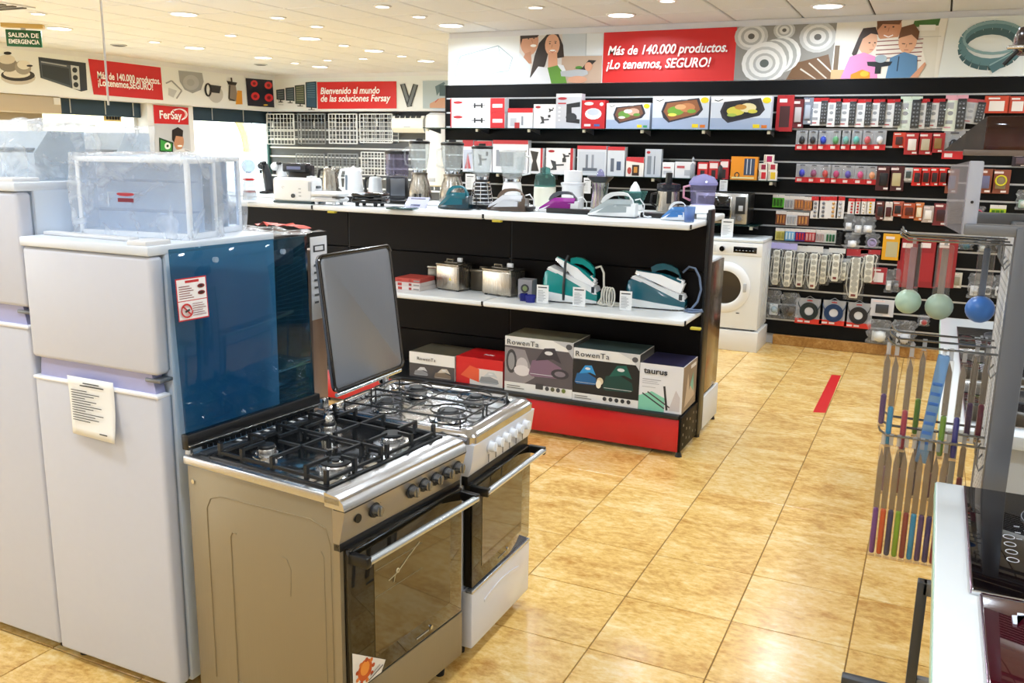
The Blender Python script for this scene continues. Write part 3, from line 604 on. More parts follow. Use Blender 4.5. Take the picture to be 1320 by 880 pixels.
d1 = drawer_box('cube-shaped appliance wrapped in clear film with a small red label, on the front fridge', xa_+.01, xb_-.02, 2.1, 2.25, 1.5, zt1-1.5-.012, 3, 9)
face_print(d1, .12, .05, [('e', .55, .8, .28, .13, '#b03240'), ('r', .3, .3, .8, .55, '#7d2b3a'), ('l', [(0, 0), (0, .9), (.95, .9)], .03, '#b9c2cc'), ('r', .85, .72, 1.1, .82, '#8a8f98')], -.03, 'label', -.065).location.z = .10
d2 = drawer_box('second film-wrapped glass-sided appliance standing behind the labelled one', -2.56, -2.215, 2.32, 2.47, 1.5, zt2_-1.5-.012, 11)
face_print(d2, .30, .24, [('r', .1, .15, .9, .42, '#c6ccd2'), ('r', .1, .42, .9, .47, '#39424a'), ('r', .12, .2, .85, .24, '#59626b'), ('r', .1, .8, .9, .84, '#bcc6cf')], .02, 'oven_front')
# wrapped range hood and bag on the fridges behind
def hood(label, x0, x1, y0, y1, z0, h, seed, vents=True):
    t = thing('wrapped_hood', label, 'appliance', ((x0+x1)/2, y0, z0)); w = (x1-x0)/2; d = y1-y0
    MB().prism([(0, 0), (d, 0), (d, h), (.06, h), (0, h*.55)], 'x', -w, w).build('body', mat('#b9c6d2', .35), t)
    MB().rbox(-w*.97, -.004, h*.6, w*.97, .02, h*.66, .003).build('front_strip', mat('#6c7884', .4), t)
    if vents:
        MB().box(-w*.9, -.006, h*.05, w*.9, -.001, h*.13).build('grille_strip', mat('#454d57', .5), t, False)
        for q in range(26): MB().box(-w*.88+q*w*1.76/26, -.008, h*.04, -w*.88+q*w*1.76/26+.006, -.006, h*.14).build('grille_bar', mat('#9aa4ae', .4), t, False)
        MB().rbox(.1, -.004, h*.36, .19, .0, h*.5, .002).build('rating_label', mat('#3a3f47', .5), t)
    film_wrap(t, -w-.02, -.05, 0, w+.02, d+.02, h+.03, .03, seed); return t
hx0 = PY(70, 200, 3.1).x; hx1 = PY(172, 200, 3.1).x
hood('white range hood wrapped in crumpled film standing on the rear fridge', PY(56, 200, 3.02).x, PY(150, 200, 3.02).x, 3.02, 3.22, 1.615, PY(110, 170, 3.02).z-1.615, 5)
hood('bundled appliance in crumpled clear film on the tall left fridge', -3.28, PY(44, 200, 2.05).x, 2.05, 2.25, 1.67, PY(30, 168, 2.05).z-1.67, 21, False)
# ---- dark appliance behind the cooker lid
o3 = thing('tall_cooker', 'black glass-fronted oven tower with torn plastic and red-white tape on top', 'oven', (-2.44, 2.51, 0))
MB().rbox(-.32, 0, .04, .24, .30, 1.47, .008).build('cabinet', mat('#121316', .3), o3)
MB().rbox(.235, .012, .06, .247, .29, 1.46, .003).build('side_glass', BLKG, o3)
MB().rbox(-.3, .30, .1, .22, .31, .9, .004).build('door_glass', BLKG, o3)
for q in (-.26, .2): MB().cyl((q, .05, 0), (q, .05, .05), .018).build('foot', RUB, o3); MB().cyl((q, .25, 0), (q, .25, .05), .018).build('foot', RUB, o3)
MB().rbox(.248, .03, .96, .262, .27, .985, .004).build('handle', CHROME, o3)
for q in range(3): MB().rbox(.247, .03, .84+q*.025, .2495, .27, .852+q*.025, .001).build('vent_line', mat('#3a3c40', .4), o3)
MB().rbox(.247, .04, 1.36, .2495, .2, 1.42, .001).build('red_patch', mat('#5c1a22', .3), o3)  # dark red patch set on the side glass
pf = MB(); R_ = []
for i in range(15):
    x = -.33+i*.047; R_.append([(x+noise.noise(Vector((x*20, j, 0)))*.01, .0+j*.043, 1.474+abs(noise.noise(Vector((x*14, j*.9, 3))))*.03) for j in range(8)])
pf.loft(R_, False, close=False); pf.build('torn_film', clear('#f3f3f5', .5, .2, bump=1.0, scale=20), o3)
tpz = MB(); R_ = [[(.05+i*.019, .22+j*.03+noise.noise(Vector((i*.6, 5, 1)))*.02, 1.5+noise.noise(Vector((i*.8, j, 9)))*.016-(.03 if i > 10 else 0)*(i-10)*.15) for j in range(3)] for i in range(13)]
tpz.loft(R_, False, close=False); tpz.build('packing_tape', mat('#d8432c', .4), o3)
tq = MB(); R_ = [[(-.1+i*.02, .03+j*.02, 1.5+noise.noise(Vector((i*.7, j, 4)))*.014) for j in range(3)] for i in range(8)]
tq.loft(R_, False, close=False); tq.build('packing_tape', mat('#d9766a', .4), o3)
# standing sheet + steel strip beside it
bs = thing('packing_board', 'upright strip of pale packing board with a printed sheet behind the steel lid', 'board', (-2.225, 2.83, 0))
MB().rbox(-.03, 0, .0, .022, .09, 1.40, .003).build('board', mat('#b49c8c', .35, .3, grain=.25, scale=5), bs)
MB().box(.023, -.004, 1.12, .026, .10, 1.45).build('printed_sheet', mat('#e9e9eb', .6), bs, False)
F = Flat(lambda u, v: (.026, -.004+.104*u, 1.12+.33*v), (1, 0, 0))
F.rect(.15, .82, .85, .9, '#33363b'); F.rect(.25, .835, .75, .885, '#e9e9eb')
for q in range(6): F.rect(.15, .2+q*.09, .4+.08*(q % 3), .225+q*.09, '#55585c')
F.build('printed_text', bs)

# ---- gas cookers: local x = width, y = depth to the back, z up; front face at y=0
IRON = mat('#15171a', .42, grain=.2, scale=30); SIDE = brushed('#94886f', .4, .4); SS = brushed('#c3c4c6', .24, .95, 0); SSP = brushed('#a3a09c', .3, .9, 0)
SMOKE = clear('#2a2c2a', .12, .03, tint='#59544a'); BLUEGL = clear('#2f7396', .08, .02, tint='#8fbed4')
def burner(t, x, y, z, r, kind=0):
    b = MB().lathe([(r*1.75, z), (r*1.7, z+.004), (r*1.25, z+.005), (r*1.15, z-.002), (r*.6, z-.002), (.001, z-.002)], 32, (x, y, 0), caps=False).build('burner_well', CHROME, t)
    MB().lathe([(r, z), (r*1.02, z+.018), (r*.93, z+.022), (r*.93, z)], 40, (x, y, 0), rib=.05, caps=False).build('burner_ring', mat('#c9c9c9', .25, 1), b)
    if kind == 1:
        MB().lathe([(r*.93, z+.021), (r*.92, z+.027), (r*.55, z+.028), (r*.52, z+.02)], 32, (x, y, 0), caps=False).build('burner_cap', IRON, b)
        MB().lathe([(r*.4, z), (r*.4, z+.024), (r*.3, z+.027), (.001, z+.027)], 20, (x, y, 0)).build('inner_ring', mat('#c9c9c9', .25, 1), b)
        MB().lathe([(r*.25, z+.026), (r*.24, z+.032), (.001, z+.033)], 20, (x, y, 0)).build('inner_cap', IRON, b)
    else:
        MB().lathe([(r*.95, z+.021), (r*.96, z+.029), (r*.85, z+.033), (.001, z+.033)], 28, (x, y, 0)).build('burner_cap', IRON, b)
    MB().cyl((x+r*1.1, y-r*.2, z), (x+r*1.1, y-r*.2, z+.018), .003, n=6).build('igniter', OFFW, b)
def knob(t, x, z, y, mk, mc, r=.019, tilt=.0):
    k = MB().cyl((x, y, z), (x, y-.006, z), r*1.3, r*1.25, 20).build('knob', mk, t)
    MB().cyl((x, y-.004, z), (x, y-.026, z), r, r*.86, 20).build('cap', mc, k)
    MB().rbox(x-.0035, y-.031, z-r*.85, x+.0035, y-.02, z+r*.85, .002).build('grip', mc, k)
    return k
def grate(t, x0, x1, y0, y1, z, sq):
    g = MB(); r = sq
    def bar(a, b): g.tube([a, b], r, 4) if False else g.box(min(a[0], b[0])-r, min(a[1], b[1])-r, a[2]-r, max(a[0], b[0])+r, max(a[1], b[1])+r, a[2]+r)
    bar((x0, y0, z), (x1, y0, z)); bar((x0, y1, z), (x1, y1, z)); bar((x0, y0, z), (x0, y1, z)); bar((x1, y0, z), (x1, y1, z))
    return g
cw = .60; cdp = .643; ch = .86
c1 = thing('gas_cooker', 'stainless steel gas cooker with cast-iron grates and a raised tinted glass lid', 'cooker', (-1.3939, 1.893, 0), radians(84.5))
MB().rbox(.004, .035, .055, cw-.004, cdp-.01, ch-.035, .004).build('cabinet', SIDE, c1)
em = MB()      # pressed lines on the side panels
for sx in (0.0035, ):
    pts = [(.07, .12), (.07, .70), (.09, .735), (.13, .75), (.5, .765), (.56, .75), (.575, .70), (.575, .12)]
    em.tube([(sx, cdp-p[0]-.02, p[1]) for p in pts], .0016, 6)
    em.tube([(sx, cdp-.19, .08), (sx, cdp-.19, .63), (sx, cdp-.2, .645), (sx, cdp-.215, .645)], .0022, 6)
    em.tube([(sx, .075, .10), (sx, .075, .66), (sx, .085, .675)], .0022, 6)
    em.tube([(sx, .21, .5), (sx, .205, .585), (sx, .22, .615), (sx, .24, .62)], .0016, 6); em.tube([(sx, .45, .14), (sx, .3, .12), (sx, .2, .08)], .0016, 6)
em.build('pressed_rib', SIDE, c1)
MB().cyl((.0035, cdp-.035, .775), (.001, cdp-.035, .775), .007, n=14).build('screw', CHROME, c1)
top = MB().rbox(-.004, .0, ch-.034, cw+.004, cdp, ch-.004, .006, n=3); top.build('hob_top', SS, c1)
lip = MB().prism([(-.012, ch-.042), (-.008, ch-.022), (.01, ch-.006), (.06, ch+.001), (.06, ch-.04)], 'x', -.004, cw+.004); lip.build('front_lip', SS, c1)
MB().rbox(.028, .075, ch-.006, cw-.03, .545, ch+.0005, .002).build('hob_pan', mat('#c3c5c7', .14, 1), c1)
fr_ = MB()
for a_ in ((.02, .066, .032, .552), (cw-.034, .066, cw-.022, .552), (.02, .066, cw-.022, .078), (.02, .54, cw-.022, .552)): fr_.rbox(a_[0], a_[1], ch-.004, a_[2], a_[3], ch+.006, .002)
fr_.build('pan_rim', IRON, c1)
# panel with slanted face
pn = MB().prism([(-.012, ch-.04), (.035, ch-.04), (.035, .715), (.012, .715)], 'x', .0, cw); pn.build('control_panel', SSP, c1)
MB().prism([(-.0125, ch-.046), (-.0115, ch-.041), (.03, ch-.041), (.03, ch-.046)], 'x', -.001, cw+.001).build('panel_seam', DARK, c1)
for u in (.085, .235, .30, .37, .44, .51, ): pass
def pxl(u, zt): return (u, -.0145+(.035-.0)*0+(ch-.04-zt)*.0245/.105, zt)
for i, u in enumerate((.135, .31, .373, .435, .497, .557)):
    zt = .775; yy = -.012+(ch-.04-zt)*.229; knob(c1, u, zt, yy, DARK, mat('#8f9297', .25, .9), .018)
    for q in range(5): a_ = pi*(.15+.7*q/4); MB().box(u+.03*cos(a_)-.001, yy-.0036, zt+.03*sin(a_)-.001, u+.03*cos(a_)+.001, yy-.001-.004*sin(a_), zt+.03*sin(a_)+.001).build('dial_mark', DARK, c1, False)
MB().cyl((.062, -.002, .775), (.062, -.007, .775), .013, n=20).build('light_button', BLACK, c1)
MB().rbox(0, .01, .69, cw, .035, .716, .003).build('door_gap', BLACK, c1)
dg = MB().rbox(.018, -.006, .245, cw-.012, .03, .695, .004); dz = dg.build('oven_door', mat('#17130c', .04, coat=.4), c1)
MB().box(.125, -.0075, .31, cw-.085, -.0062, .64).build('door_window', mat('#4a3c24', .05, coat=.8), dz, False)
for zz in (.585, .50): MB().box(.13, -.0085, zz, .36, -.0076, zz+.0025).build('rack_line', mat('#7c7157', .3), dz, False)
MB().tube([(.19, -.0088, .53), (.235, -.0088, .54), (.29, -.0088, .57), (.345, -.0088, .595)], .0016, 6).build('spit_rod', mat('#a39572', .3), dz)
MB().torus((.235, -.0085, .545), .006, .002, 'y', 12, 6).build('spit_ring', mat('#c9bd9a', .3), dz)
MB().tube([(.215, -.0088, .515), (.222, -.0088, .535), (.235, -.0088, .548)], .0016, 6).build('spit_rod', mat('#a39572', .3), dz)
MB().cyl((.41, -.0064, .27), (.41, -.0085, .27), .007, n=16).build('badge', CHROME, dz)
text('oven', .02, mat('#b8b0a0', .4), dz, (.35, -.0065, .262)) if False else MB().box(.33, -.0075, .264, .395, -.0064, .268).build('badge_line', mat('#a8a090', .4), dz, False)
hd = MB().cyl((.035, -.062, .668), (cw-.012, -.062, .668), .012, n=18).build('door_handle', mat('#c3cad0', .25, .9), c1)
for q in (.03, cw-.012): MB().rbox(q-.012, -.07, .652, q+.012, .0, .684, .004).build('handle_mount', BLACK, hd)
MB().rbox(.018, -.004, .075, cw-.004, .035, .238, .004).build('storage_drawer', SIDE, c1)
MB().rbox(.018, .0, .236, cw-.004, .02, .247, .002).build('drawer_gap', BLACK, c1)
MB().box(0.0, .012, .06, .016, .036, .715).build('side_post', SIDE, c1, False)
stx = Flat(lambda u, v: (.022+.15*u, -.0062, .235+.14*v), (0, -1, 0))
stx.poly([(0, .08), (0, 1), (1, .30), (.86, .08)], '#e6e3df'); stx.ell(.36, .42, .22, .24, '#c9561c', 14); stx.ell(.36, .46, .14, .16, '#e9913a', 12)
for q in range(9): a_ = q*.7; stx.ell(.36+.25*cos(a_), .40+.24*sin(a_), .05, .05, ('#b4431a', '#d8752a')[q % 2], 8)
stx.line([(.45, .12), (.9, .24)], .03, '#66625c'); stx.line([(.5, .2), (.8, .3)], .02, '#8a857d'); stx.build('sticker', c1)
for q in (.05, cw-.05):
    for yy in (.06, cdp-.07): MB().cyl((q, yy, 0), (q, yy, .06), .016, .022, 14).build('foot', RUB, c1)
for x, y, r, k in ((.138, .425, .028, 0), (.152, .155, .048, 1), (.42, .425, .026, 0), (.445, .175, .036, 0)): burner(c1, x, y, ch, r, k)
mk = MB().lathe([(.022, ch+.03), (.021, ch+.045), (.014, ch+.058), (.016, ch+.066), (.001, ch+.068)], 20, (.42, .425, 0)); mk.build('burner_crown', CHROME, c1)
for (x0, x1) in ((.03, .292), (.302, .566)):
    g = MB(); z = ch+.042; r = .0045
    def bar(x_a, y_a, x_b, y_b, za=z): g.box(min(x_a, x_b)-r, min(y_a, y_b)-r, za-r, max(x_a, x_b)+r, max(y_a, y_b)+r, za+r)
    xm = (x0+x1)/2
    bar(x0+.01, .09, x0+.01, .52, ch+.016); bar(x1-.01, .09, x1-.01, .52, ch+.016) if x0 > .1 else bar(x1-.01, .09, x1-.01, .52)
    bar(x0+.01, .09, x1-.01, .09, ch+.016); bar(x0+.01, .52, x1-.01, .52, ch+.016); bar(x0+.01, .30, x1-.01, .30)
    for cy_ in (.165, .425):
        bar(x0+.01, cy_, xm-.035, cy_); bar(xm+.035, cy_, x1-.01, cy_)
    bar(xm, .09, xm, .135); bar(xm, .20, xm, .39); bar(xm, .455, xm, .52)
    for (a_, b_) in ((x0+.01, .09), (x1-.01, .09), (x0+.01, .52), (x1-.01, .52), (x0+.01, .30), (x1-.01, .30), (x0+.01, .165), (x0+.01, .425), (x1-.01, .165), (x1-.01, .425), (xm, .09), (xm, .52)):
        g.box(a_-r*1.3, b_-r*1.3, ch+.002, a_+r*1.3, b_+r*1.3, z+r)
    g.build('pan_support', IRON, c1, False)
vn = MB().rbox(.03, .57, ch-.002, cw-.02, .605, ch+.005, .002).build('rear_vent', mat('#3a4048', .4, .5), c1)
for q in range(20): MB().box(.15+q*.02, .578, ch+.005, .162+q*.02, .596, ch+.0058).build('vent_slot', OFFW if q % 2 else BLACK, vn, False)
for q in range(22): MB().box(.06+q*.023, .62, ch+.0, .075+q*.023, .628, ch+.012).build('vent_tooth', BLACK, vn, False)
ld = MB().rbox(.008, -.0045, .03, .575, .0045, .62, .003); lo = ld.build('glass_lid', BLUEGL, c1, True, (.0, .632, ch+.012)); lo.rotation_euler = (radians(-2.6), 0, 0)
hg = MB().rbox(.0, -.016, .0, .59, .014, .05, .004).build('lid_rail', BLACK, lo); MB().rbox(.002, -.022, .012, .588, -.014, .016, .001).build('rail_line', CHROME, lo)
for q in (.02, .565): MB().cyl((q+.0, .64, ch-.004), (q, .64, ch+.03), .013, .008, 14).build('hinge', CHROME, c1)
for q in (.17, .46): MB().cyl((q, -.006, .575), (q, -.016, .575), .009, n=16).build('lid_buffer', clear('#dfeefa', .4, .05), lo)
sk = Flat(lambda u, v: (.016+.115*u, -.0048, .40+.13*v), (0, -1, 0))
sk.rect(0, 0, 1, 1, '#c52a2e'); sk.rect(.03, .03, .97, .455, '#f2eff0'); sk.rect(.03, .475, .97, .97, '#f2eff0'); sk.rect(.3, .88, .75, .94, '#c52a2e')
for q in range(6): sk.rect(.08, .52+q*.055, .55-.06*(q % 3), .54+q*.055, '#8c5457')
for cy_ in (.62, .78): sk.ell(.8, cy_, .12, .05, '#7c2226'); sk.ell(.8, cy_, .07, .025, '#241214')
for q in range(6): sk.rect(.46, .1+q*.055, .9-.05*(q % 3), .115+q*.055, '#8c5457')
sk.ring(.25, .24, .17, .15, .045, '#c52a2e', n=24); sk.line([(.13, .35), (.37, .13)], .045, '#c52a2e'); sk.line([(.18, .22), (.33, .26)], .05, '#333333')
sk.build('warning_label', lo)
# ---- cooker 2 (white front, steel lid)
w2 = .51; c2 = thing('gas_cooker', 'white fronted gas cooker with chrome hob and a raised steel lid', 'cooker', (-1.345, 2.56, 0), radians(90.3))
WP = mat('#d9dce6', .25, coat=.5)
MB().rbox(.004, .035, .055, w2-.004, .62, ch-.05, .004).build('cabinet', WP, c2)
def rr(x0, y0, x1, y1, r, z, n=6):
    out = []
    for q, (cx, cy) in enumerate(((x1-r, y1-r), (x0+r, y1-r), (x0+r, y0+r), (x1-r, y0+r))):
        for k in range(n+1): a_ = q*pi/2+k/n*pi/2; out.append((cx+r*cos(a_), cy+r*sin(a_), z))
    return out
ht = MB().loft([rr(0, -.012, w2, .63, .03, ch-.05), rr(0, -.014, w2, .63, .03, ch-.02), rr(.012, .004, w2-.012, .62, .035, ch-.003), rr(.035, .035, w2-.035, .60, .05, ch), rr(.05, .05, w2-.05, .585, .05, ch-.004), rr(.055, .055, w2-.055, .58, .05, ch-.016)])
ht.build('hob_top', mat('#c9cbd0', .12, 1), c2)
for x, y, r, k in ((.14, .43, .03, 0), (.15, .17, .04, 0), (.37, .43, .036, 0), (.37, .17, .028, 0)): burner(c2, x, y, ch-.012, r, k)
for (x0, x1) in ((.055, .25), (.26, .455)):
    g = MB(); z = ch+.02
    g.tube([(a_, b_, z) for a_, b_, _ in rr(x0, .065, x1, .57, .03, 0, 4)], .0035, 6, closed=True)
    xm = (x0+x1)/2
    for cy_ in (.17, .43):
        g.tube([(xm+.065*cos(2*pi*q/20), cy_+.065*sin(2*pi*q/20), z) for q in range(20)], .003, 6, closed=True)
        for dx, dy in ((1, 0), (-1, 0), (0, 1), (0, -1)): g.tube([(xm+dx*.03, cy_+dy*.03, z+.008), (xm+dx*.065, cy_+dy*.065, z+.004), (xm+dx*.096, cy_+dy*(.1 if dy else 0), z)], .003, 6)
    g.tube([(x0, .3, z), (x1, .3, z)], .003, 6)
    for a_, b_ in ((x0+.01, .075), (x1-.01, .075), (x0+.01, .56), (x1-.01, .56)): g.cyl((a_, b_, ch-.016), (a_, b_, z), .0035, n=6)
    g.build('pan_support', IRON, c2)
pn = MB().prism([(-.014, ch-.045), (.035, ch-.045), (.035, .70), (.01, .70), (-.002, .73)], 'x', .0, w2); pn.build('control_panel', WP, c2)
for i in range(6):
    u = .13+i*.058; knob(c2, u, .775, -.006, mat('#c9ced9', .3), mat('#eef2fa', .2, coat=.6), .019)
    MB().box(u-.002, -.0065, .715, u+.002, -.004, .745).build('dial_mark', GREY, c2, False)
MB().rbox(0, .01, .665, w2, .035, .70, .003).build('door_gap', BLACK, c2)
dz = MB().rbox(.008, -.006, .285, w2-.008, .03, .668, .004).build('oven_door', mat('#17130c', .04, coat=.4), c2)
MB().box(.08, -.0075, .34, w2-.09, -.0062, .60).build('door_window', mat('#463820', .05, coat=.8), dz, False)
MB().cyl((.3, -.0064, .315), (.3, -.0085, .315), .005, n=14).build('badge', CHROME, dz); MB().box(.22, -.0075, .308, .285, -.0064, .311).build('badge_line', mat('#a8a090', .4), dz, False)
hd = MB().cyl((.0, -.062, .655), (w2-.01, -.062, .655), .011, n=18).build('door_handle', mat('#d9dee6', .25, .7), c2)
for q in (.006, w2-.015): MB().rbox(q-.01, -.07, .64, q+.012, .0, .67, .004).build('handle_mount', BLACK, hd)
MB().rbox(.004, -.008, .05, w2-.004, .035, .268, .006).build('storage_drawer', WP, c2); MB().rbox(.004, -.01, .262, w2-.004, .02, .276, .004).build('drawer_handle', mat('#c3cad6', .2, .8), c2)
MB().prism([(.1+.3*q/10, .2+.018*sin(pi*q/10)) for q in range(11)]+[(.4-.3*q/10, .19+.012*sin(pi*(1-q/10))) for q in range(11)], 'y', -.011, -.007).build('drawer_crease', WP, c2)
for q in (.05, w2-.05):
    for yy in (.06, .55): MB().cyl((q, yy, 0), (q, yy, .06), .014, .02, 14).build('foot', RUB, c2)
# steel lid leaning back
def lidring(x0, x1, z0, z1, r, y): return [(a_, y, b_) for a_, b_, _ in rr(x0, z0, x1, z1, r, 0, 6)]
lm = MB().loft([lidring(.0, .49, .02, .54, .03, 0), lidring(.0, .49, .02, .54, .03, .012), lidring(.01, .48, .03, .53, .03, .02)])
lo2 = lm.build('steel_lid', mat('#8f9094', .25, .9), c2, True, (.09, .62, ch+.012)); lo2.rotation_euler = (radians(-7), 0, 0)
MB().loft([lidring(.016, .474, .034, .524, .02, 0), lidring(.018, .472, .036, .522, .02, -.002)]).build('inner_panel', brushed('#8d9198', .35, .5, 2), lo2)
rim = MB(); rim.tube([(a_, -.002, b_) for a_, b_, _ in rr(.004, .024, .486, .536, .026, 0, 6)], .006, 6, closed=True); rim.build('lid_rim', mat('#5f5c5a', .2, .9), lo2)
MB().cyl((.01, .0, .012), (.46, .0, .012), .008, n=12).build('hinge_bar', mat('#dfe6ec', .2, .9), lo2)
for q in (.03, .44): MB().rbox(q-.015, .615, ch-.01, q+.015, .65, ch+.03, .005).build('hinge', CHROME, c2)
# ================================================================== GONDOLA
YG = 5.07; XG = -1.255; SW = 1.335
GB = mat('#0e0908', .45, grain=.2, scale=4, spec=.15); SHW = mat('#e3e7ea', .35)
gd = thing('shelving_unit', 'black double-sided shop gondola with white shelves and a red plinth', 'shelving', (XG, YG, 0))
def gx(i): return -SW*i
for i in range(4):                       # panels, decks and plinths of each bay, in gondola coordinates
    xa, xb = -SW*(i+1)+.004, -SW*i-.004
    MB().box(xa-.006, .456, .26, xb+.006, .47, 1.36).build('added_backing', GB, gd, False)  # added behind the panels to stop light showing through their gaps
    for (za, zb) in ((.27, .50), (.505, .80), (.805, 1.07), (1.075, 1.36)):
        MB().rbox(xa, .43, za, xb, .455, zb, .003, n=1).build('back_panel', GB, gd)
    MB().rbox(xa, .0, .03, xb, .02, .232, .003).build('plinth', mat('#c3121b', .3, coat=.3), gd)
    MB().rbox(xa, -.012, .235, xb, .43, .262, .004).build('base_deck', mat('#1b1c1f', .4), gd)
    for zz in (.84, 1.40):
        sh_ = MB().rbox(xa, 0, zz-.037, xb, .43, zz, .012, n=3).build('shelf', SHW, gd)
        MB().box(xb-.001, -.0005, zz-.03, xb+.007, .012, zz-.004).build('price_rail_joint', BLACK, sh_, False)
    MB().rbox(xa, .50, 1.373, xb, .92, 1.41, .01).build('shelf', SHW, gd)
    MB().rbox(xa, .50, .235, xb, .92, .262, .004).build('base_deck', mat('#1b1c1f', .4), gd)
    MB().rbox(xa, .50, 1.10, xb, .92, 1.13, .01).build('shelf', SHW, gd)
for i in range(5):
    MB().rbox(-SW*i-.015, .435, .0, -SW*i+.015, .5, 1.44, .004).build('upright', BLACK, gd)
up = MB().rbox(.0, .40, .03, .02, .52, 1.46, .004).build('end_upright', BLACK, gd)
for q in range(26): MB().box(.02, .425, .1+q*.05, .0205, .431, .125+q*.05).build('slot', mat('#3b3c3f', .5), up, False)
MB().rbox(.0, .53, .27, .015, .9, 1.12, .004).build('end_panel', mat('#8f8070', .18, .85), gd)
MB().rbox(.0, .53, .03, .02, .95, .25, .004).build('rear_side_panel', mat('#dfe0e0', .4), gd)
sp = MB().rbox(-.004, .0, .03, .012, .43, .25, .004).build('side_panel', GB, gd)
for q in range(5):
    for w in range(3): MB().box(.012, .05+q*.08, .06+w*.06+(q % 2)*.02, .0128, .065+q*.08, .075+w*.06+(q % 2)*.02).build('slot', mat('#8a8578', .4), sp, False)
for q in (.02, .46, .9): MB().cyl((.0, q, 0), (.0, q, .035), .022, .012, 14).build('levelling_foot', BLACK, gd)
for q in (-1.3, -2.6, -3.9, -5.2): MB().cyl((q, .03, 0), (q, .03, .035), .022, .012, 14).build('levelling_foot', BLACK, gd)
for zz, px_ in ((1.40, 427), (1.40, 640), (.84, 905)):
    MB().rbox(PY(px_, 280, YG).x-XG-.03, -.004, zz-.05, PY(px_, 280, YG).x-XG+.03, .03, zz-.036, .003).build('clip', mat('#c9b93a', .4), gd)

def spot(px, py, z):
    p = G(px, py, z)
    if z == ZR: yy = min(5.88, max(p.y, 5.68)); x = PY(px, py, yy).x; p = Vector((x, yy, z))
    return p, ppm(p)
ZT = 1.401; ZR = 1.411; ZM = .841; ZB = .263
GLJ = clear('#f4f7f9', .15, .04, tint='#f8fbfc'); GLD = clear('#c9cfd6', .18, .04, tint='#b9c0c8'); TEALG = clear('#86b5b2', .18, .05, tint='#9cc9c6')
PURG = clear('#c3c0e0', .18, .05, tint='#d6d4ee')
RIBST = brushed('#a9a49b', .25, .95, 2)
# ---- countertop machines
def glass_jar(t, z, h, r, m, lid=BLACK, handle=True, side=-1, n=16):
    MB().lathe([(r*.62, z), (r*.72, z+h*.12), (r*.92, z+h*.55), (r, z+h), (r*.94, z+h), (r*.86, z+h*.55), (r*.66, z+h*.14), (.001, z+h*.06)], n, rib=.05, caps=False).build('jar', m, t)
    MB().lathe([(r*.66, z-.008), (r*.7, z+.012), (r*.6, z+.014)], 24).build('jar_collar', CHROME, t)
    MB().lathe([(r*1.03, z+h-.004), (r*1.05, z+h+.012), (r*.9, z+h+.02), (r*.35, z+h+.02), (r*.33, z+h+.035), (.001, z+h+.035)], 24).build('lid', lid, t)
    if handle: MB().tube([(side*r*.93, 0, z+h*.85), (side*(r+.03), 0, z+h*.82), (side*(r+.036), 0, z+h*.6), (side*(r+.03), 0, z+h*.25), (side*r*.75, 0, z+h*.2)], .008, 8).build('jar_handle', m if lid is not WHITE else WHITE, t)
def blender(px, py, w, h, label, style, z=ZR, name='blender'):
    p, k = spot(px, py, z); R = w*k/2*1.06; H = h*k*1.07
    t = thing(name, label, 'blender', (p.x, p.y, z), radians(20))
    if style == 'steel':
        MB().lathe([(R*.95, 0), (R*1.0, .01), (R*.97, H*.14), (R*.8, H*.3), (R*.68, H*.36), (R*.66, H*.42)], 28, rib=.03).build('motor_base', RIBST, t)
        MB().lathe([(R*.7, H*.42), (R*.7, H*.455), (R*.6, H*.46)], 24).build('collar', mat('#7d776c', .3, .9), t); glass_jar(t, H*.47, H*.46, R*.88, GLJ)
        MB().rbox(-R*.3, -R*.98, H*.05, R*.3, -R*.8, H*.12, .004).build('switch', BLACK, t)
    elif style == 'cage':
        for q in range(6): MB().torus((0, 0, .012+q*H*.065), R*(.95-.05*q), .0045, 'z', 24, 6).build('ring', CHROME, t)
        MB().lathe([(R*.75, 0), (R*.8, .012), (R*.62, H*.33), (R*.5, H*.4)], 20).build('motor_base', DARK, t)
        for q in range(8): MB().tube([(R*.97*cos(q*pi/4), R*.97*sin(q*pi/4), .004), (R*.7*cos(q*pi/4), R*.7*sin(q*pi/4), H*.36)], .003, 6).build('rib', CHROME, t)
        glass_jar(t, H*.42, H*.5, R*.9, GLJ)
    elif style == 'white':
        MB().lathe([(R*.9, 0), (R*.95, .01), (R*.8, H*.2), (R*.68, H*.38), (R*.6, H*.4)], 24).build('motor_base', WHITE, t)
        MB().cyl((0, -R*.88, H*.12), (0, -R*.98, H*.12), R*.2, n=16).build('switch', DARK, t); glass_jar(t, H*.42, H*.5, R, GLJ, WHITE, True, 1)
    else:   # black chopper with purple-grey jar
        MB().rbox(-R*.85, -R*.7, 0, R*.85, R*.7, H*.45, .02).build('motor_base', mat('#26282d', .3), t); MB().rbox(-R*.4, -R*.72, .03, R*.82, -R*.69, H*.42, .003).build('front_plate', mat('#6d7178', .3, .7), t)
        MB().lathe([(R*.95, H*.46), (R*1.0, H*.5), (R*1.0, H*.9), (R*.93, H*.9), (R*.93, H*.5), (.001, H*.48)], 12, caps=False).build('jar', clear('#c9c6d6', .1, .05, tint='#dddbe6'), t)
        MB().lathe([(R*1.03, H*.89), (R*1.0, H*.95), (R*.5, H*.98), (.001, H*.98)], 20).build('lid', BLACK, t)
    cb = MB().tube([(R*.8, .02, .004), (R*1.2, .05, .004), (R*1.3, .08, .004)], .0035, 6).build('power_cord', WHITE if style == 'white' else BLACK, t)
    return t
